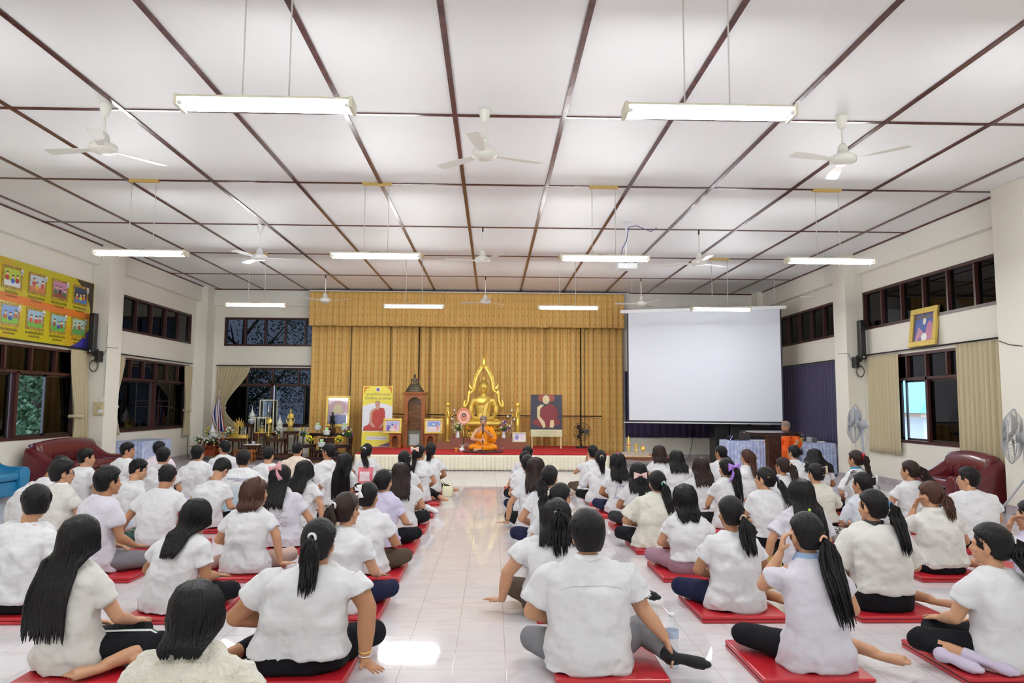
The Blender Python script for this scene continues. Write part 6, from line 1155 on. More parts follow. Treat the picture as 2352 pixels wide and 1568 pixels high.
for x, s, lb in ((-.98, 1, 'cluster of silver lotus buds on stems left of the plinth'), (.50, -1, 'cluster of silver lotus buds on stems right of the plinth')):
    t = thing('lotus_stand', lb, 'metal lotus', (x*1.0, 18.42, .38), 0, 'metal lotus sprays')
    for i, (dx, z) in enumerate(((.0, .95), (.10, .80), (-.06, .72), (.16, .62), (.05, .55))): obj('stem', MB().tube([(0, 0, 0 if i else 0), (dx*.3*s, 0, z*.5), (dx*s, 0, z-.05)], .005, 6), silver, t); obj('bud', MB().lathe([(0, z-.06), (.028, z-.04), (.035, z), (.02, z+.04), (0, z+.075)], (dx*s, 0, 0), 12), silver, t)
ca = candlestick('tall orange candle standing at the right end of the plinth', .93, 17.9, .38, .22, .22, group='altar candles')
# talipot fan of the monk
tf = thing('ceremonial_fan', 'salmon oval ceremonial fan with white ring and dark emblem beside the monk', 'ceremonial fan', (-.70, 17.55, .38)); salm = mat('salmon_silk', hexc('dd8a70'), .6); 
obj('pole', MB().cyl((0, 0, .0), (0, 0, .62), .008, n=8), brass, tf); ov = lambda r, z0=.83: [(r*cos(a)*(.94+.06*sin(a)), r*sin(a)*1.1+(.0)) for a in [2*pi*i/36 for i in range(36)]]
pn = obj('blade', MB().prism(ov(.185), (0, .006, .82), (1, 0, 0), (0, 0, 1), (0, .012, 0)), salm, tf); rg = MB(); P1, P2 = ov(.135), ov(.105)
for i in range(36): j = (i+1) % 36; rg.prism([P2[i], P1[i], P1[j], P2[j]][::-1], (0, .003, .80), (1, 0, 0), (0, 0, 1), (0, .002, 0))
obj('ring', rg, flat('ringcream', 'ecd9c8'), pn); obj('emblem', MB().prism(ov(.045), (0, .003, .85), (1, 0, 0), (0, 0, 1), (0, .002, 0)), flat('emblem_dark', '4a4a50'), pn); obj('emblem_figure', MB().prism([(-.02, -.02), (.02, -.02), (.012, .02), (0, .035), (-.012, .02)], (0, .001, .85), (1, 0, 0), (0, 0, 1), (0, .001, 0)), flat('emblem_pale', 'b8b8a8'), pn)
obj('stand', MB().lathe([(0, 0), (.07, 0), (.06, .02), (.015, .04), (.015, .30), (.03, .32), (0, .33)], n=16), bronze, tf)
# black pedestal fan on the stage
def cage(mb, c, r, R, n=26, dep=.06):
    c = Vector(c)
    for k in range(n):
        a = 2*pi*k/n
        for s in (-1, 1): mb.tube([c+R @ Vector((r*.15*cos(a), s*dep*1.0, r*.15*sin(a))), c+R @ Vector((r*.7*cos(a), s*dep*.9, r*.7*sin(a))), c+R @ Vector((r*cos(a), s*.008, r*sin(a)))], .0022, 4)
    for q in (1, .99, .7, .4): mb.tube([c+R @ Vector((r*q*cos(a), 0 if q > .98 else -dep*.93, r*q*sin(a))) for a in [2*pi*i/40 for i in range(40)]], .006 if q == 1 else .0025, 5, closed=True)
def pedestal_fan(label, loc, r, R, m, head, legs='round', blades=3, bm=None, height=None):
    t = thing('pedestal_fan', label, 'fan', loc); c = Vector(head); mb = MB(); cage(mb, c, r, R, 44 if r > .3 else 28, r*.26); obj('guard', mb, m, t)
    b = MB()
    for k in range(blades): a = 2*pi*k/blades; b.add([c+R @ Vector(((r*q)*cos(a+o), y_, (r*q)*sin(a+o))) for q, o, y_ in ((.12, -.3, -.02), (.82, -.42, -.03), (.88, .1, .0), (.75, .42, .03), (.12, .4, .02))], [(0, 1, 2, 3, 4)])
    obj('blades', b, bm or m, t); obj('hub', MB().tube([c+R @ Vector((0, -r*.2, 0)), c+R @ Vector((0, -r*.27, 0))], r*.16, 18), m, t); obj('motor', MB().tube([c+R @ Vector((0, .04, 0)), c+R @ Vector((0, r*.5, 0)), c+R @ Vector((0, r*.62, 0))], [r*.22, r*.22, r*.12], 16), m, t)
    bk = c+R @ Vector((0, r*.35, -.02)); obj('pole', MB().tube([bk, (bk.x, bk.y, height or .3), (bk.x*.6 if legs == 'round' else bk.x, bk.y, height or .02)], .018, 8), m, t); return t, bk
t, bk = pedestal_fan('black pedestal fan standing on the stage at the right', (2.33, 18.6, .38), .235, headframe(rad(10), 0), black_m, (0, 0, .42), bm=mat('smoke_blade', (.05, .04, .035), .3)); obj('base', MB().lathe([(0, 0), (.15, 0), (.14, .03), (.03, .05), (.02, .1)], (bk.x*.6, bk.y, 0), 24), black_m, t)
def tripod_fan(label, loc, r, yaw, hz):
    t, bk = pedestal_fan(label, loc, r, headframe(rad(yaw), rad(4)), grey_p, (0, 0, hz), 'tri', bm=mat('fan_blade_grey', (.38, .38, .39), .4), height=.62)
    obj('pole', MB().cyl((bk.x, bk.y, .45), (bk.x, bk.y, hz-.05), .022, n=10), grey_p, t)
    for k in range(3): a = 2*pi*k/3+.4; obj('leg', MB().tube([(bk.x, bk.y, .60), (bk.x+.40*cos(a), bk.y+.40*sin(a), .0)], .016, 6), grey_p, t)
    obj('cable', MB().tube([(bk.x, bk.y+.05, hz), (bk.x+.12, bk.y+.05, hz-.25), (bk.x+.03, bk.y+.02, .6), (bk.x+.1, bk.y, .05)], .005, 5), grey_p, t); return t
tripod_fan('grey industrial fan on tripod beside the right column', (6.62, 12.9, 0), .35, 232, 1.18); tripod_fan('grey industrial fan on tripod cut by the right edge', (6.85, 9.25, 0), .36, 225, 1.12)

# ================================================================ right side: offerings, tables, lectern, furniture
ob = turned_table('offering_bench', 'long brown low bench right of the stage', 3.62, 17.3, .0, 1.5, .5, .27, brn); 
obj('offering_shelf', MB().box(3.15, 3.80, 17.32, 17.54, .272, .36), mat('pinkish_stone', (.50, .40, .37), .5), label='pale stone block on the brown bench carrying gold vessels', cat='block'); obj('brocade_mat', MB().box(3.05, 3.95, 17.08, 17.30, .271, .285), mat('brocade', (.60, .52, .16), .5, noise_mix=((.75, .70, .45), 30, .45, .55)), label='yellow brocade mat on the brown bench', cat='mat')
t = thing('gold_vessel', 'pointed gold cone on a footed cup with pink flowers', 'vessel', (3.33, 17.43, .361), 0, 'gold vessels'); obj('cup', MB().lathe([(0, 0), (.035, 0), (.012, .03), (.015, .06), (.045, .12), (.06, .15), (0, .13)], n=20), gold, t); obj('cone', MB().lathe([(.035, .15), (.04, .22), (.015, .34), (0, .40)], n=16), gold, t)
for i in range(7): obj('flower', MB().ell((.05*cos(i*.9), .05*sin(i*.9), .17), (.018,)*3, 8, 6), mat('petal_pink', (.65, .25, .38), .6), t)
t = thing('gold_vessel', 'gold double cup in the middle of the stone block', 'vessel', (3.52, 17.43, .361), 0, 'gold vessels'); obj('cup', MB().lathe([(0, 0), (.04, 0), (.025, .03), (.02, .08), (.035, .10), (.03, .12), (.05, .19), (.055, .2), (.045, .2), (0, .13)], n=20), gold, t)
t = thing('gold_vessel', 'gold bowl topped with a pink ball at the right of the stone block', 'vessel', (3.68, 17.43, .361), 0, 'gold vessels'); obj('bowl', MB().lathe([(0, 0), (.035, 0), (.015, .04), (.06, .06), (.065, .08), (.055, .09), (.05, .14), (0, .145)], n=20), gold, t); obj('ball', MB().ell((0, 0, .18), (.022,)*3, 10, 8), mat('hot_pink', (.9, .12, .25), .5), t)
obj('orange_cone', MB().lathe([(.03, 0), (.02, .03), (0, .07)], (3.86, 17.4, .271), 12), mat('orange_plastic', (.85, .18, .02), .5), label='small bright orange cone at the end of the stone block', cat='cone')
def cloth_table(label, x, y, w, d, h, rz=0, group='blue cloth tables'):
    t = thing('cloth_table', label, 'table', (x, y, 0), rz, group); obj('tabletop', MB().box(-w/2, w/2, -d/2, d/2, h-.025, h), tablew, t, bevel=.008); per = 2*(w+d)
    def edge(s):
        s = s % per
        for (a, b, L_) in (((-w/2, -d/2), (w/2, -d/2), w), ((w/2, -d/2), (w/2, d/2), d), ((w/2, d/2), (-w/2, d/2), w), ((-w/2, d/2), (-w/2, -d/2), d)):
            if s <= L_: f = s/L_; return Vector((lerp(a[0], b[0], f), lerp(a[1], b[1], f), 0)), Vector((b[1]-a[1], -(b[0]-a[0]), 0)).normalized()
            s -= L_
        return Vector((-w/2, -d/2, 0)), Vector((0, -1, 0))
    n = int(per/.012); mb = MB(); vs = []
    for j in range(6):
        for i in range(n): p, nn = edge(i*per/n); u = i*per/n/.075; k_ = .006+.022*(.5+.5*sin(2*pi*u+1.3*noise.noise((u*.6, j*.3, x))))*(j/5)**.5; z = lerp(h-.004, .03, j/5); q = p+nn*k_; vs.append((q.x, q.y, z))
    fs_ = [(j*n+i, j*n+(i+1) % n, (j+1)*n+(i+1) % n, (j+1)*n+i) for j in range(5) for i in range(n)]; mb.add(vs, fs_, True); obj('cloth_skirt', mb, nylon, t); 
    for sx in (-1, 1):
        for sy in (-1, 1): obj('leg', MB().cyl((sx*(w/2-.05), sy*(d/2-.05), 0), (sx*(w/2-.05), sy*(d/2-.05), h-.025), .014, n=8), grey_p, t)
    return t
cloth_table('blue satin covered table behind the left column', -7.70, 16.05, .64, 1.3, .67); cloth_table('blue satin covered table with laptop left of the lectern', 5.80, 16.2, 1.05, .6, .72); cloth_table('blue satin covered table with gold tray in the right corner', 7.10, 15.75, .78, .6, .70)
lp = thing('laptop', 'open dark laptop on the blue table, screen turned away', 'laptop', (5.62, 16.1, .722), rad(25)); obj('keyboard_base', MB().box(-.16, .16, -.11, .11, 0, .016), black_m, lp); obj('screen_lid', MB().cbox((0, -.14, .115), (.32, .01, .22), Matrix.Rotation(rad(12), 3, 'X')), mat('laptop_grey', (.06, .06, .065), .4), lp)
mk = thing('equipment_box', 'small blue-lit mixer box beside the laptop', 'electronics', (5.40, 16.12, .722)); obj('case', MB().box(-.06, .06, -.06, .06, 0, .10), black_m, mk); 
for k in range(3): obj('led', MB().ell((-.02+.02*k, -.062, .02+.03*k), (.006,)*3, 8, 6), mat('blue_led', (.2, .2, 1), .5, emit=(.25, .25, 1), es=6), mk)
obj('papers', MB().box(5.86, 6.04, 15.95, 16.08, .722, .73), flat('cream', 'e6dcc8'), label='cream papers on the blue table right of the laptop', cat='papers')
rk = thing('audio_rack', 'black audio rack below the right end of the screen', 'audio rack', (6.15, 18.1, 0)); obj('cabinet', MB().box(-.55, -.2, -.25, .25, 0, 1.05), black_m, rk, bevel=.01); obj('side_cabinet', MB().box(-.15, 1.0, -.2, .3, 0, 1.0), mat('dark_rack', (.03, .028, .03), .5), rk, bevel=.01)
for k in range(4): obj('device', MB().box(-.53, -.22, -.262, -.25, .15+.2*k, .30+.2*k), mat('device_teal', (.02, .06, .08), .4) if k < 2 else black_m, rk)
mn = thing('monitor', 'grey monitor seen behind the lectern under the screen', 'monitor', (6.3, 18.1, 1.001)); obj('panel', MB().box(-.20, .20, -.03, .0, .0, .28), grey_p, mn, bevel=.008); obj('stand', MB().box(-.06, .06, .0, .22, -.0, .05), black_m, mn)
lt = thing('lectern', 'dark wooden lectern with wide octagonal top and square post', 'lectern', (5.58, 14.1, 0)); obj('post', MB().box(-.125, .125, -.10, .10, .04, .93), ebony, lt, bevel=.006)
w, d, c_ = .56, .27, .12; oc = [(-w+c_, -d), (w-c_, -d), (w, -d+c_), (w, d-c_), (w-c_, d), (-w+c_, d), (-w, d-c_), (-w, -d+c_)]; obj('top', MB().prism(oc, (0, 0, .93), (1, 0, 0), (0, 1, .06), (0, 0, .035)), ebony, lt, bevel=.006); obj('top_rim', MB().prism([(a*.93, b*.9) for a, b in oc], (0, 0, .967), (1, 0, 0), (0, 1, .06), (0, 0, .022)), ebony, lt, bevel=.005); obj('base', MB().box(-.24, .24, -.18, .18, 0, .04), ebony, lt, bevel=.008)
for z in (.52, .86): obj('screw', MB().ell((.0, -.102, z), (.006, .003, .006), 8, 6), brass, lt)
ch = thing('plastic_chair', 'yellow-green chair behind the orange-robed monk', 'chair', (6.42, 15.55, 0), rad(150)); lime = mat('lime_plastic', (.42, .46, .05), .4); obj('seat', MB().box(-.23, .23, -.2, .24, .40, .43), lime, ch, bevel=.01); obj('backrest', MB().box(-.25, .25, -.25, -.21, .43, .86), lime, ch, bevel=.015)
for x in (-.2, .2):
    for y in (-.2, .2): obj('leg', MB().tube([(x, y, .4), (x*1.1, y*1.1, 0)], .016, 8), grey_p, ch)
tr = thing('offering_tray', 'gold pedestal tray on the corner blue table', 'tray', (6.80, 15.62, .702)); obj('tray', MB().lathe([(0, 0), (.05, 0), (.035, .04), (.03, .07), (.085, .09), (.09, .10), (0, .09)], n=22), gold, tr)
gm_ = thing('device_pile', 'grey binoculars-like electronics on the corner blue table', 'electronics', (7.05, 15.66, .702)); obj('block', MB().box(-.09, .0, -.06, .06, 0, .12), grey_p, gm_, bevel=.02); obj('block', MB().cbox((.07, 0, .055), (.1, .1, .09), Matrix.Rotation(.4, 3, 'Y')), mat('dark_grey', (.12, .12, .13), .5), gm_, bevel=.01); obj('remote', MB().box(.10, .26, -.1, -.05, 0, .03), white_p, gm_, bevel=.008)
fe = thing('spray_bottle', 'small white and red bottle on the floor beside the lectern post', 'bottle', (5.86, 15.1, .50)); bpy.data.objects.remove(fe)
maroon = mat('maroon_leather', hexc('5e1420'), .28, bump=(7, .3), coat=.3); turq = mat('turquoise_leather', hexc('1878a8'), .35, bump=(7, .3), coat=.2)
def sofa(name, label, loc, rz, w, m, d=.85, cat='sofa', seats=2):
    """local: faces -y, back at +y"""
    t = thing(name, label, cat, loc, rz); B = MB(); B.box(-w/2+.1, w/2-.1, -d/2+.06, d/2-.1, .06, .30); o = obj('base', B, m, t, bevel=.04)
    for k in range(seats): a = lerp(-w/2+.18, w/2-.18, k/seats); b = lerp(-w/2+.18, w/2-.18, (k+1)/seats); c = MB(); c.box(a+.005, b-.005, -d/2+.02, d/2-.28, .30, .43); obj('seat_cushion', c, m, t, bevel=.05)
    bk = MB(); n = 14
    rs = [[Vector((lerp(-w/2+.1, w/2-.1, i/n), d/2-.22+.20*(.5-.5*cos(a))-.10*cos(a), .56+.24*sin(a)*1.0+(.05*sin(pi*i/n)))) for a in [2*pi*q/16 for q in range(16)]] for i in range(n+1)]
    rs = [[Vector((p.x, d/2-.16+.14*cos(2*pi*q/16), .52+.05*sin(pi*i/n)+.27*sin(2*pi*q/16)+.012*sin(i*pi*.999))) for q, p in enumerate(r)] for i, r in enumerate(rs)]; bk.rings(rs); obj('backrest', bk, m, t)
    for k in range(1, 5): x = lerp(-w/2+.15, w/2-.15, k/5); obj('tuft_seam', MB().tube([(x, d/2-.30, .46), (x, d/2-.305, .60), (x, d/2-.2, .77)], .006, 6), m, t)
    for s in (-1, 1):
        ar_ = MB(); rs = []
        for i in range(9):
            f = i/8; y = lerp(-d/2, d/2-.08, f); zt = lerp(.50, .74, sstep(.35, 1, f)); hw = .105
            rs.append([Vector((s*(w/2-.10)+hw*cos(a)*(1.15 if sin(a) > 0 else 1), y, lerp(.04, zt, .5)+(zt-.04)/2*(abs(sin(a))**.5*(1 if sin(a) > 0 else -1)))) for a in [2*pi*q/18 for q in range(18)]])
        ar_.rings(rs); obj('armrest', ar_, m, t, bevel=.02)
    return t
sofa('sofa', 'maroon leather sofa against the left wall', (XL+.50, 13.35, 0), rad(90), 1.95, maroon); sofa('armchair', 'turquoise leather armchair at the far left edge', (XL+.46, 10.85, 0), rad(90), 1.15, turq, cat='armchair', seats=1); sofa('armchair', 'maroon leather armchair by the right wall behind short-haired person', (XR-.60, 10.75, 0), rad(-90), 1.2, maroon, cat='armchair', seats=1)

# ================================================================ monks, microphone
def monk_robe(rm):
    def f(root, spine, ring, prof, J, zs, PM, wd):
        r = MB(); r.rings([ring(t, a, b, .022, 32) for t, a, b in ((-.05, .17, .12), (.14, .17, .125), (.36, .15, .105), (.55, .155, .108), (.72, .172, .112))])
        S0 = spine(.95); r.tube([S0+Vector((-.13, .0, .0)), S0+Vector((-.20, .02, -.10)), Vector((-.255, .05, zs*.52)), Vector((-.22, .14, zs*.42))], [.075, .085, .09, .075], 16)
        r.tube([S0+Vector((-.12, .03, .04)), S0+Vector((-.02, .10, -.08)), Vector((.10, .11, zs*.66)), Vector((.165, .05, zs*.60))], [.05, .055, .05, .04], 12, flat=.5, up=(0, 1, 0)); r.tube([S0+Vector((-.12, -.06, .04)), S0+Vector((.02, -.11, -.12)), Vector((.15, -.08, zs*.58))], [.05, .06, .05], 12, flat=.5, up=(0, 1, 0))
        r.tube([S0+Vector((-.07, .10, -.02)), Vector((-.05, .15, zs*.62)), Vector((-.03, .17, .20)), Vector((-.03, .25, .12))], [.06, .06, .07, .08], 12, flat=.45, up=(0, 1, 0))
        blob('robe', r, rm, root, .010, 4, [(TX1, .02), (TX2, .015)])
        PM.ell((0, .14, .05), (.34, .26, .075), 28, 12); blob('lower_robe', PM, rm, root, .011, 4, [(TX1, .03), (TX2, .02)])
    return f
zc = obj('floor_cushion', MB().lathe([(0, 0), (.46, 0), (.47, .02), (.46, .04), (0, .045)], (-.21, 16.75, .381), 36, sy=.62), mat('brown_cushion', (.10, .03, .025), .7), label='dark red round cushion under the chanting monk', cat='cushion')
person('monk1', -.21, 16.95, 1.235, 'seated monk in bright orange robe holding a microphone on the stage edge', yaw=180, male=True, hair='short', vol=.945, hc='s', base=.425, robe=monk_robe(robe_o), hp=16, skin=skin_l, glasses=1, eyes=True, mat=False, w=1.0,
       arms=(((-.24, .10, .30), (-.05, .33, .46), (.75, .35, .35), (0, .9, -.3), .5), ((.27, .10, .26), (.08, .30, .24), (-.8, .35, .1), (0, .8, .4), .45)))
ms = thing('microphone_stand', 'microphone on a straight chrome stand in front of the monk', 'microphone stand', (-.215, 16.52, .381)); chrome = mat('chrome', (.6, .6, .62), .2, 1)
obj('base', MB().lathe([(0, 0), (.11, 0), (.11, .012), (.02, .022), (0, .022)], n=28), black_m, ms); obj('pole', MB().cyl((0, 0, .02), (0, 0, .45), .009, n=10), chrome, ms); obj('clutch', MB().cyl((0, 0, .22), (0, 0, .30), .014, n=10), black_m, ms); obj('handle', MB().tube([(0, 0, .44), (0, .01, .55), (0, .02, .62)], [.016, .017, .02], 12), black_m, ms); obj('grille', MB().ell((0, .024, .64), (.024, .024, .028), 14, 10), mat('mic_mesh', (.06, .06, .065), .35, .7), ms)
gt = thing('pedestal_tray', 'small gold pedestal tray on the carpet left of the monk', 'tray', (-.84, 16.8, .381)); obj('tray', MB().lathe([(0, 0), (.03, 0), (.02, .04), (.015, .06), (.06, .085), (.065, .10), (0, .09)], n=20), gold, gt)
bg_ = thing('white_bundle', 'white cloth bundle on the carpet beside the gold tray', 'bundle', (-.71, 16.85, .381)); B = MB(); B.ell((0, 0, .05), (.07, .055, .05), 14, 10); B.tube([(0, 0, .08), (.02, 0, .12), (.035, 0, .16)], [.03, .02, .006], 8); blob('cloth', B, paper, bg_, .008, 2)
person('monk2', 6.42, 15.45, 1.18, 'monk in deep orange robe sitting on a chair behind the lectern', yaw=140, male=True, hair='short', vol=.94, hc='s', base=.44, robe=monk_robe(robe_r), hp=10, hy=-42, skin=skin_d, eyes=True, w=1.05, mat=False,
       pose={-1: ((-.16, .42, .08), (-.16, .44, -.36), (-.16, .58, -.40)), 1: ((.16, .42, .08), (.16, .44, -.36), (.16, .58, -.40))}, arms=(((-.26, .12, .28), (-.20, .30, .16), (.1, .9, -.25), (0, .3, 1), .15), ((.26, .14, .30), (.30, .36, .30), (.3, .9, 0), (0, 0, 1), .3)))
lr = MB(); lr.rings([[Vector((a*cos(q), b*sin(q)+oy, z)) for q in [2*pi*i/28 for i in range(28)]] for z, a, b, oy in ((-.40, .27, .20, .36), (-.2, .25, .17, .38), (0, .25, .20, .34), (.10, .24, .25, .24), (.16, .22, .2, .18))]); blob('lower_robe', lr, robe_r, bpy.data.objects[[o.name for o in bpy.data.objects if o.get('label', '').startswith('monk in deep orange')][0]], .012, 4, [(TX1, .03), (TX2, .02)])
# ================================================================ small things on the floor
mat('pet', (.75, .85, .92), .12, alpha=.22)
def bottle(label, x, y, cap, h=.24, r=.032, lab=None):
    t = thing('water_bottle', label, 'water bottle', (x, y, 0), 0, 'clear water bottles'); pr = [(0, .002), (r*.9, .0), (r, .008)]
    for i in range(9): z = .02+i*(h*.62)/9; pr += [(r, z), (r*.93, z+.006), (r, z+.012)]
    pr += [(r, h*.70), (r*.85, h*.80), (r*.42, h*.90), (r*.40, h*.95), (0, h*.95)]
    obj('body', MB().lathe(pr, n=24), MATS['pet'], t); obj('cap', MB().cyl((0, 0, h*.94), (0, 0, h), r*.45, n=16), cap, t)
    obj('label_band', MB().lathe([(r*1.01, h*.55), (r*1.02, h*.56), (r*1.02, h*.68), (r*1.01, h*.69)], n=24, cap=False), lab or mat('bottle_label', (.55, .65, .85), .4), t); return t
mat('pet', (.75, .85, .92), .12, alpha=.22)
bottle('clear water bottle with white cap on the floor beside the grey-trousered man', 1.05, 4.22, white_p, .30, .037)
bottle('clear water bottle with blue cap between the seated men at left', -4.02, 8.15, mat('cap_blue', (.05, .25, .75), .4), .26, .034)
def handbag(name, label, x, y, w, d, h, m, rz=0, handle=True, cat='handbag'):
    t = thing(name, label, cat, (x, y, 0), rad(rz)); B = MB(); B.rings([[Vector((a*w/2*(abs(cos(q))**.6)*(1 if cos(q) > 0 else -1), b*d/2*(abs(sin(q))**.6)*(1 if sin(q) > 0 else -1), z)) for q in [2*pi*i/24 for i in range(24)]] for z, a, b in ((0, .9, .9), (.02, 1, 1), (h*.6, 1.0, .92), (h*.92, .95, .7), (h, .9, .55))]); obj('body', B, m, t, bevel=.0)
    if handle: obj('handle', MB().tube([(w*.35*cos(a), 0, h-.01+h*.55*sin(a)) for a in [pi*i/12 for i in range(13)]], .007, 8), m, t)
    return t
hb = handbag('handbag', 'black leather handbag with small charms behind the headband wearer', -1.60, 6.55, .24, .14, .17, mat('black_leather', (.015, .016, .02), .3), 35)
for i, c in enumerate(((.7, .7, .72), (.35, .15, .5), (.55, .35, .12))): obj('charm', MB().ell((-.10+.05*i, -.09, .05+.02*i), (.025, .02, .028), 10, 8), mat('charm_%d' % i, c, .6), hb)
obj('phone', MB().box(-1.86, -1.70, 6.22, 6.31, .001, .010), black_m, label='dark smartphone lying on the floor near the black handbag', cat='phone', bevel=.003)
obj('phone', MB().box(3.30, 3.45, 6.55, 6.63, .001, .010), black_m, label='dark smartphone lying on the floor by the patterned trousers', cat='phone', bevel=.003)
tb = thing('paper_bag', 'open tan paper bag with white cord handles behind the ponytail', 'paper bag', (-1.62, 7.55, 0), rad(10)); kr = mat('kraft_paper', (.50, .36, .15), .7)
for q in ((-.11, .11, -.06, -.057), (-.11, .11, .057, .06)): obj('side', MB().box(*q, 0, .26), kr, tb)
for q in ((-.113, -.11), (.11, .113)): obj('side', MB().box(*q, -.06, .06, 0, .26), kr, tb)
obj('bottom', MB().box(-.11, .11, -.057, .057, .0, .004), kr, tb)
for y in (-.064, .064): obj('cord_handle', MB().tube([(-.05, y, .22), (-.04, y*1.4, .33), (.04, y*1.4, .33), (.05, y, .22)], .005, 6), white_p, tb)
yb_ = thing('gift_bag', 'yellow paper bag with dark beaded strap beside the lilac sleeve', 'paper bag', (2.33, 6.0, 0), rad(8)); yk = mat('yellow_kraft', (.55, .42, .12), .7)
for q in ((-.07, .07, -.045, -.042), (-.07, .07, .042, .045)): obj('side', MB().box(*q, 0, .24), yk, yb_)
for q in ((-.073, -.07), (.07, .073)): obj('side', MB().box(*q, -.045, .045, 0, .24), yk, yb_)
obj('bottom', MB().box(-.07, .07, -.042, .042, 0, .004), yk, yb_); obj('beaded_strap', MB().tube([(.08, 0, .22), (.12, 0, .16), (.13, .02, .08), (.18, .03, .02), (.24, .04, .02)], .008, 6), iron, yb_)
t = thing('cloth_bag', 'crumpled beige cloth bag beside the navy trousers', 'bag', (2.30, 5.42, 0)); B = MB()
for i in range(7): B.ell((.05*cos(i*1.2)-.0, .06*sin(i*1.7), .05+.02*(i % 3)), (.08, .06, .05), 10, 8)
blob('cloth', B, cloth('beige_cloth', (.50, .45, .33)), t, .009, 2, [(TX1, .04), (TX2, .03)])
wb = handbag('handbag', 'small cream handbag with loose strap alone in the aisle near the stage', -.72, 11.75, .17, .11, .17, mat('cream_leather', (.75, .72, .50), .4), 0, False); obj('strap', MB().tube([(-.05, 0, .17), (-.10, -.01, .24), (-.14, 0, .27), (-.02, -.02, .20), (.08, -.02, .25), (.09, 0, .1), (.07, -.06, .01)], .007, 6), mat('cream_leather', (.75, .72, .50), .4), wb)
t = thing('backpack', 'dark green and yellow bag beside the man reaching down', 'bag', (-3.88, 7.86, 0), rad(30)); B = MB(); B.ell((0, 0, .06), (.16, .10, .06), 16, 10); B.ell((.08, .02, .10), (.09, .07, .06), 12, 8); blob('body', B, mat('dark_green', (.03, .10, .08), .6), t, .01, 2, [(TX2, .02)]); obj('yellow_panel', MB().ell((-.07, -.06, .03), (.11, .05, .03), 12, 8), mat('yellow_cloth', (.7, .5, .03), .7), t); obj('strap', MB().tube([(-.1, 0, .1), (0, -.05, .14), (.12, -.02, .12)], .012, 6), mat('olive_strap', (.2, .17, .1), .7), t)
t = thing('camera_gadget', 'small white gadget on the cushion beside the white sock', 'gadget', (-.86, 9.75, .051)); obj('body', MB().cyl((0, 0, 0), (0, 0, .03), .05, n=20), white_p, t); obj('knob', MB().cyl((.07, -.03, 0), (.07, -.03, .035), .022, n=14), grey_p, t)
bk_ = thing('notebook', 'white notebook with dark lines on the floor by the striped jacket', 'notebook', (4.58, 9.2, .001), rad(20)); obj('pages', MB().box(-.1, .1, -.07, .07, 0, .012), paper, bk_); obj('cover', MB().box(-.103, .103, -.073, .073, .012, .015), navycloth, bk_)
# empty cushions the photo shows beside people
for x, y, lb in ((.52, 12.5, 'red cushion lying nearest the stage, just right of the aisle'), (4.85, 6.45, 'red cushion at the right edge behind the lilac person'), (-1.08, 12.35, 'red cushion nearest the stage, just left of the aisle')): floor_mat(x, y, lb)

# ================================================================ outside the windows
obj('ground', MB().box(-40, XL-.21, -10, 45, -.9, -.8).box(XR+.21, 45, -10, 45, -.9, -.8).box(XL-.21, XR+.21, YF+.21, 45, -.9, -.8), mat('grass_ground', (.10, .14, .06), .9), kind='structure')
for i, (a, b) in enumerate(((XL-1.9, XL-.2), (XR+.2, XR+1.9))): trim(MB().box(a, b, -4, 21.5, 4.35, 4.45), mat('eave_board', (.35, .35, .36), .7))
bark = mat('bark', (.10, .075, .055), .9); lv = [mat('foliage_dark', (.06, .12, .05), .6), mat('foliage_mid', (.13, .27, .08), .6), mat('foliage_light', (.26, .42, .12), .6)]
def tree(label, x, y, h, r, m, seed, n=2600, ls=.14):
    t = thing('tree', label, 'tree', (x, y, -.8), 0, 'trees outside the windows'); random.seed(seed); tb_ = MB(); tb_.tube([(0, 0, 0), (.1, .05, h*.3), (-.05, .1, h*.6), (0, 0, h*.85)], [.16, .12, .09, .04], 8)
    for i in range(7): a = i*2.4; z = h*(.3+.07*i); tb_.tube([(0, 0, z), (r*.5*cos(a), r*.5*sin(a), z+r*.4), (r*.85*cos(a), r*.85*sin(a), z+r*.8)], [.06, .04, .015], 6)
    obj('trunk', tb_, bark, t); f = MB()
    cl = [(random.uniform(-.8, .8)*r, random.uniform(-.8, .8)*r, h*random.uniform(.22, .95)) for _ in range(26)]
    for i in range(n):
        c = random.choice(cl); p = Vector(c)+Vector((random.gauss(0, 1), random.gauss(0, 1), random.gauss(0, .8)))*r*.24; u = Vector((random.gauss(0, 1), random.gauss(0, 1), random.gauss(0, 1))).normalized(); w_ = u.orthogonal().normalized()*ls*.35; u *= ls*random.uniform(.6, 1.1); f.add([p, p+u*.5+w_, p+u, p+u*.5-w_], [(0, 1, 2, 3)])
    obj('foliage', f, m, t, kind='stuff'); return t
tree('dark leafy tree outside the left near window', XL-2.6, 16.9, 6, 1.8, lv[0], 1, 17000, .12); tree('tree with bright fern-like leaves outside the left near window', XL-6.2, 20.0, 4.6, 1.4, lv[1], 2, 7000, .09); tree('leafy tree outside the left far window', XL-2.0, 23.2, 6, 1.4, lv[1], 3, 8000, .10); tree('broad dark tree filling the view behind the left near window tree', XL-7.0, 24.0, 8, 3.0, lv[0], 8, 16000, .30); tree('tall sparse tree outside the front left window', -8.4, YF+4.2, 7, 2.1, lv[0], 4, 9000, .09); tree('tall open tree outside the front left window, right part', -5.2, YF+8.8, 8, 2.4, lv[0], 5, 7000, .10); tree('bright green tree behind the turquoise-roofed building', XR+9.5, 27, 8, 3.2, lv[2], 6, 4200, .2); tree('green bush beside the turquoise-roofed building', XR+7.6, 21.0, 4.0, 1.2, lv[1], 7)
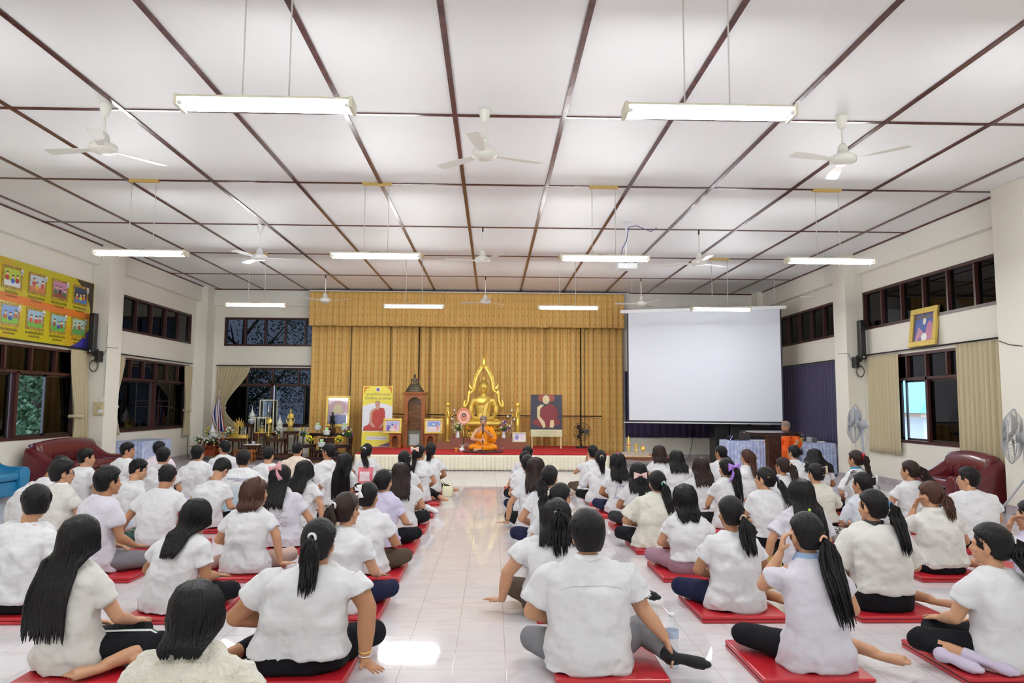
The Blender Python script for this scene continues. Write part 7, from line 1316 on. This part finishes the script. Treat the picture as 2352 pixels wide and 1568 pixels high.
bd = thing('outbuilding', 'white outbuilding with turquoise metal roof beyond the open right window', 'building', (XR+4.2, 18.9, -.8)); obj('wall', MB().box(-1.2, 1.6, -1.5, 3.2, 0, 2.05), mat('outbuilding_paint', (.80, .84, .86), .7), bd); obj('fascia', MB().box(-1.5, 2.0, -1.9, 3.6, 2.05, 2.15), mat('peach_paint', (.72, .48, .32), .6), bd)
rf = MB(); rf.add([(-1.6, -2, 2.15), (2.1, -2, 2.15), (2.1, 3.7, 2.15), (-1.6, 3.7, 2.15), (.25, -.1, 3.25), (.25, 2.0, 3.25)], [(0, 1, 4), (1, 2, 5, 4), (2, 3, 5), (3, 0, 4, 5)]); obj('roof', rf, mat('turquoise_roof', (.03, .38, .42), .4), bd)
bake()
# ---------------------------------------------------------------- prints on shirts, draped on the baked cloth
def on_shirt(key, ob_fn, name='print'):
    root, sh = PEOPLE[key]; bv = BVHTree.FromPolygons([v.co for v in sh.data.vertices], [p.vertices for p in sh.data.polygons]); o = ob_fn(sh)
    o.name = name
    for v in o.data.vertices:
        p = o.matrix_basis @ v.co; h = bv.ray_cast(Vector((p.x, -1, p.z)), Vector((0, 1, 0)))
        y = (h[0].y if h[0] else -.13); v.co = Vector((p.x, y-.0035-(.001 if p.y > 0 else 0), p.z))
    o.matrix_basis = Matrix(); o.data.update(); return o
def sub_poly(fn, m, parent): mb = MB(); fn(mb); o = obj('print', mb, m, parent); return o
inkb = flat('ink_blue', '3a4a9a'); inkr = flat('ink_red', 'b04a5a'); inkd = flat('ink_dark', '3a2228'); inkg = flat('ink_grey', '8a8a92')
def shirt_text(key, s, size, m, x, z): on_shirt(key, lambda p: text('lettering', s, size, m, p, FM((x, 0, z), (1, 0, 0), (0, 0, 1)), depth=0), 'lettering')
shirt_text('L18', 'PRIVATE EDUCATION', .030, inkb, 0, .455)
def arc(mb, r, z, th, w=.11):
    for i in range(16): a, b = (-w+2*w*i/16), (-w+2*w*(i+1)/16); f = lambda q: z-r*q*q; mb.add([(a, 0, f(a)), (b, 0, f(b)), (b, 0, f(b)+th*(1-abs(b)/w*.8)), (a, 0, f(a)+th*(1-abs(a)/w*.8))], [(0, 1, 2, 3)])
on_shirt('L18', lambda p: sub_poly(lambda mb: arc(mb, 1.6, .435, .006, .085), inkb, p)); on_shirt('L18', lambda p: sub_poly(lambda mb: arc(mb, 1.6, .425, .004, .09), inkr, p))
shirt_text('L28', 'MOMENT', .050, inkd, .035, .36); on_shirt('L28', lambda p: sub_poly(lambda mb: mb.grid(lambda u, v: (-.07+.21*u, 0, .323+.003*v), 14, 1), inkd, p)); shirt_text('L28', '2 0 1 8', .022, inkd, .06, .30)
on_shirt('L26', lambda p: sub_poly(lambda mb: mb.grid(lambda u, v: (-.11+.24*u, 0, .14+.27*v), 18, 18), flat('print_pink', 'd8707c'), p))
def inner(mb): mb.v = []; mb.grid(lambda u, v: (-.08+.16*u*1, 0, .19+.15*v+.0*sin(u*9)), 14, 12)
pk = on_shirt('L26', lambda p: sub_poly(lambda mb: inner(mb), flat('print_rose_white', 'e8d6da'), p))
for v in pk.data.vertices: v.co.y -= .002
def rings_(mb, cx, cz, r, th=.003, n=20, a0=0, a1=2*pi):
    for i in range(n): a, b = lerp(a0, a1, i/n), lerp(a0, a1, (i+1)/n); mb.add([(cx+r*cos(a), 0, cz+r*sin(a)), (cx+r*cos(b), 0, cz+r*sin(b)), (cx+(r+th)*cos(b), 0, cz+(r+th)*sin(b)), (cx+(r+th)*cos(a), 0, cz+(r+th)*sin(a))], [(0, 1, 2, 3)])
def drawing(mb):
    random.seed(5)
    for cx, cz, r in ((.02, .36, .016), (.045, .375, .012), (.0, .31, .018), (.03, .295, .014), (.07, .31, .012), (.06, .24, .022), (.0, .22, .010), (-.01, .17, .020), (.02, .16, .014)):
        rings_(mb, cx, cz, r, .0025, 12)
        for k in range(6): a = k*pi/3; mb.add([(cx+r*.4*cos(a), 0, cz+r*.4*sin(a)), (cx+r*1.5*cos(a), 0, cz+r*1.5*sin(a)), (cx+r*1.5*cos(a+.15), 0, cz+r*1.5*sin(a+.15))], [(0, 1, 2)])
on_shirt('L22', lambda p: sub_poly(drawing, inkg, p)); on_shirt('L26', lambda p: sub_poly(lambda mb: [rings_(mb, -.03+.04*i, .25+.02*(i % 2), .028, .006) for i in range(4)], flat('print_pink2', 'c05a68'), p))
on_shirt('R11', lambda p: sub_poly(lambda mb: [rings_(mb, -.05, .41, .018, .003), ], inkr, p))
def cloud(mb):
    for cx, cz, r in ((-.02, .345, .025), (.02, .355, .02), (.055, .35, .022)): rings_(mb, cx, cz, r, .005, 12, .2, pi-.1)
    mb.grid(lambda u, v: (-.055-.02*u+.004*v, 0, .345-.12*u), 10, 1); mb.grid(lambda u, v: (-.10+.2*u, 0, .205+.012*sin(u*6)+.006*v), 14, 1)
on_shirt('R11', lambda p: sub_poly(cloud, inkb, p)); shirt_text('R11', 'KOMU', .030, inkb, .02, .27)
def jstripe(key, s):
    for k in range(3): on_shirt(key, lambda p: sub_poly(lambda mb: mb.grid(lambda u, v: (s*(.095+.012*k+.11*u+.006*v), 0, .585-.004*k-.20*u), 12, 1), inkd, p), 'sleeve_stripe')
jstripe('R29', -1)
def yoke(mb): mb.grid(lambda u, v: (-.17+.34*u, 0, .462+.003*v-.02*(2*u-1)**4), 24, 1)
on_shirt('R1', lambda p: sub_poly(yoke, flat('seam_grey', 'b4b4b8'), p), 'yoke_seam')
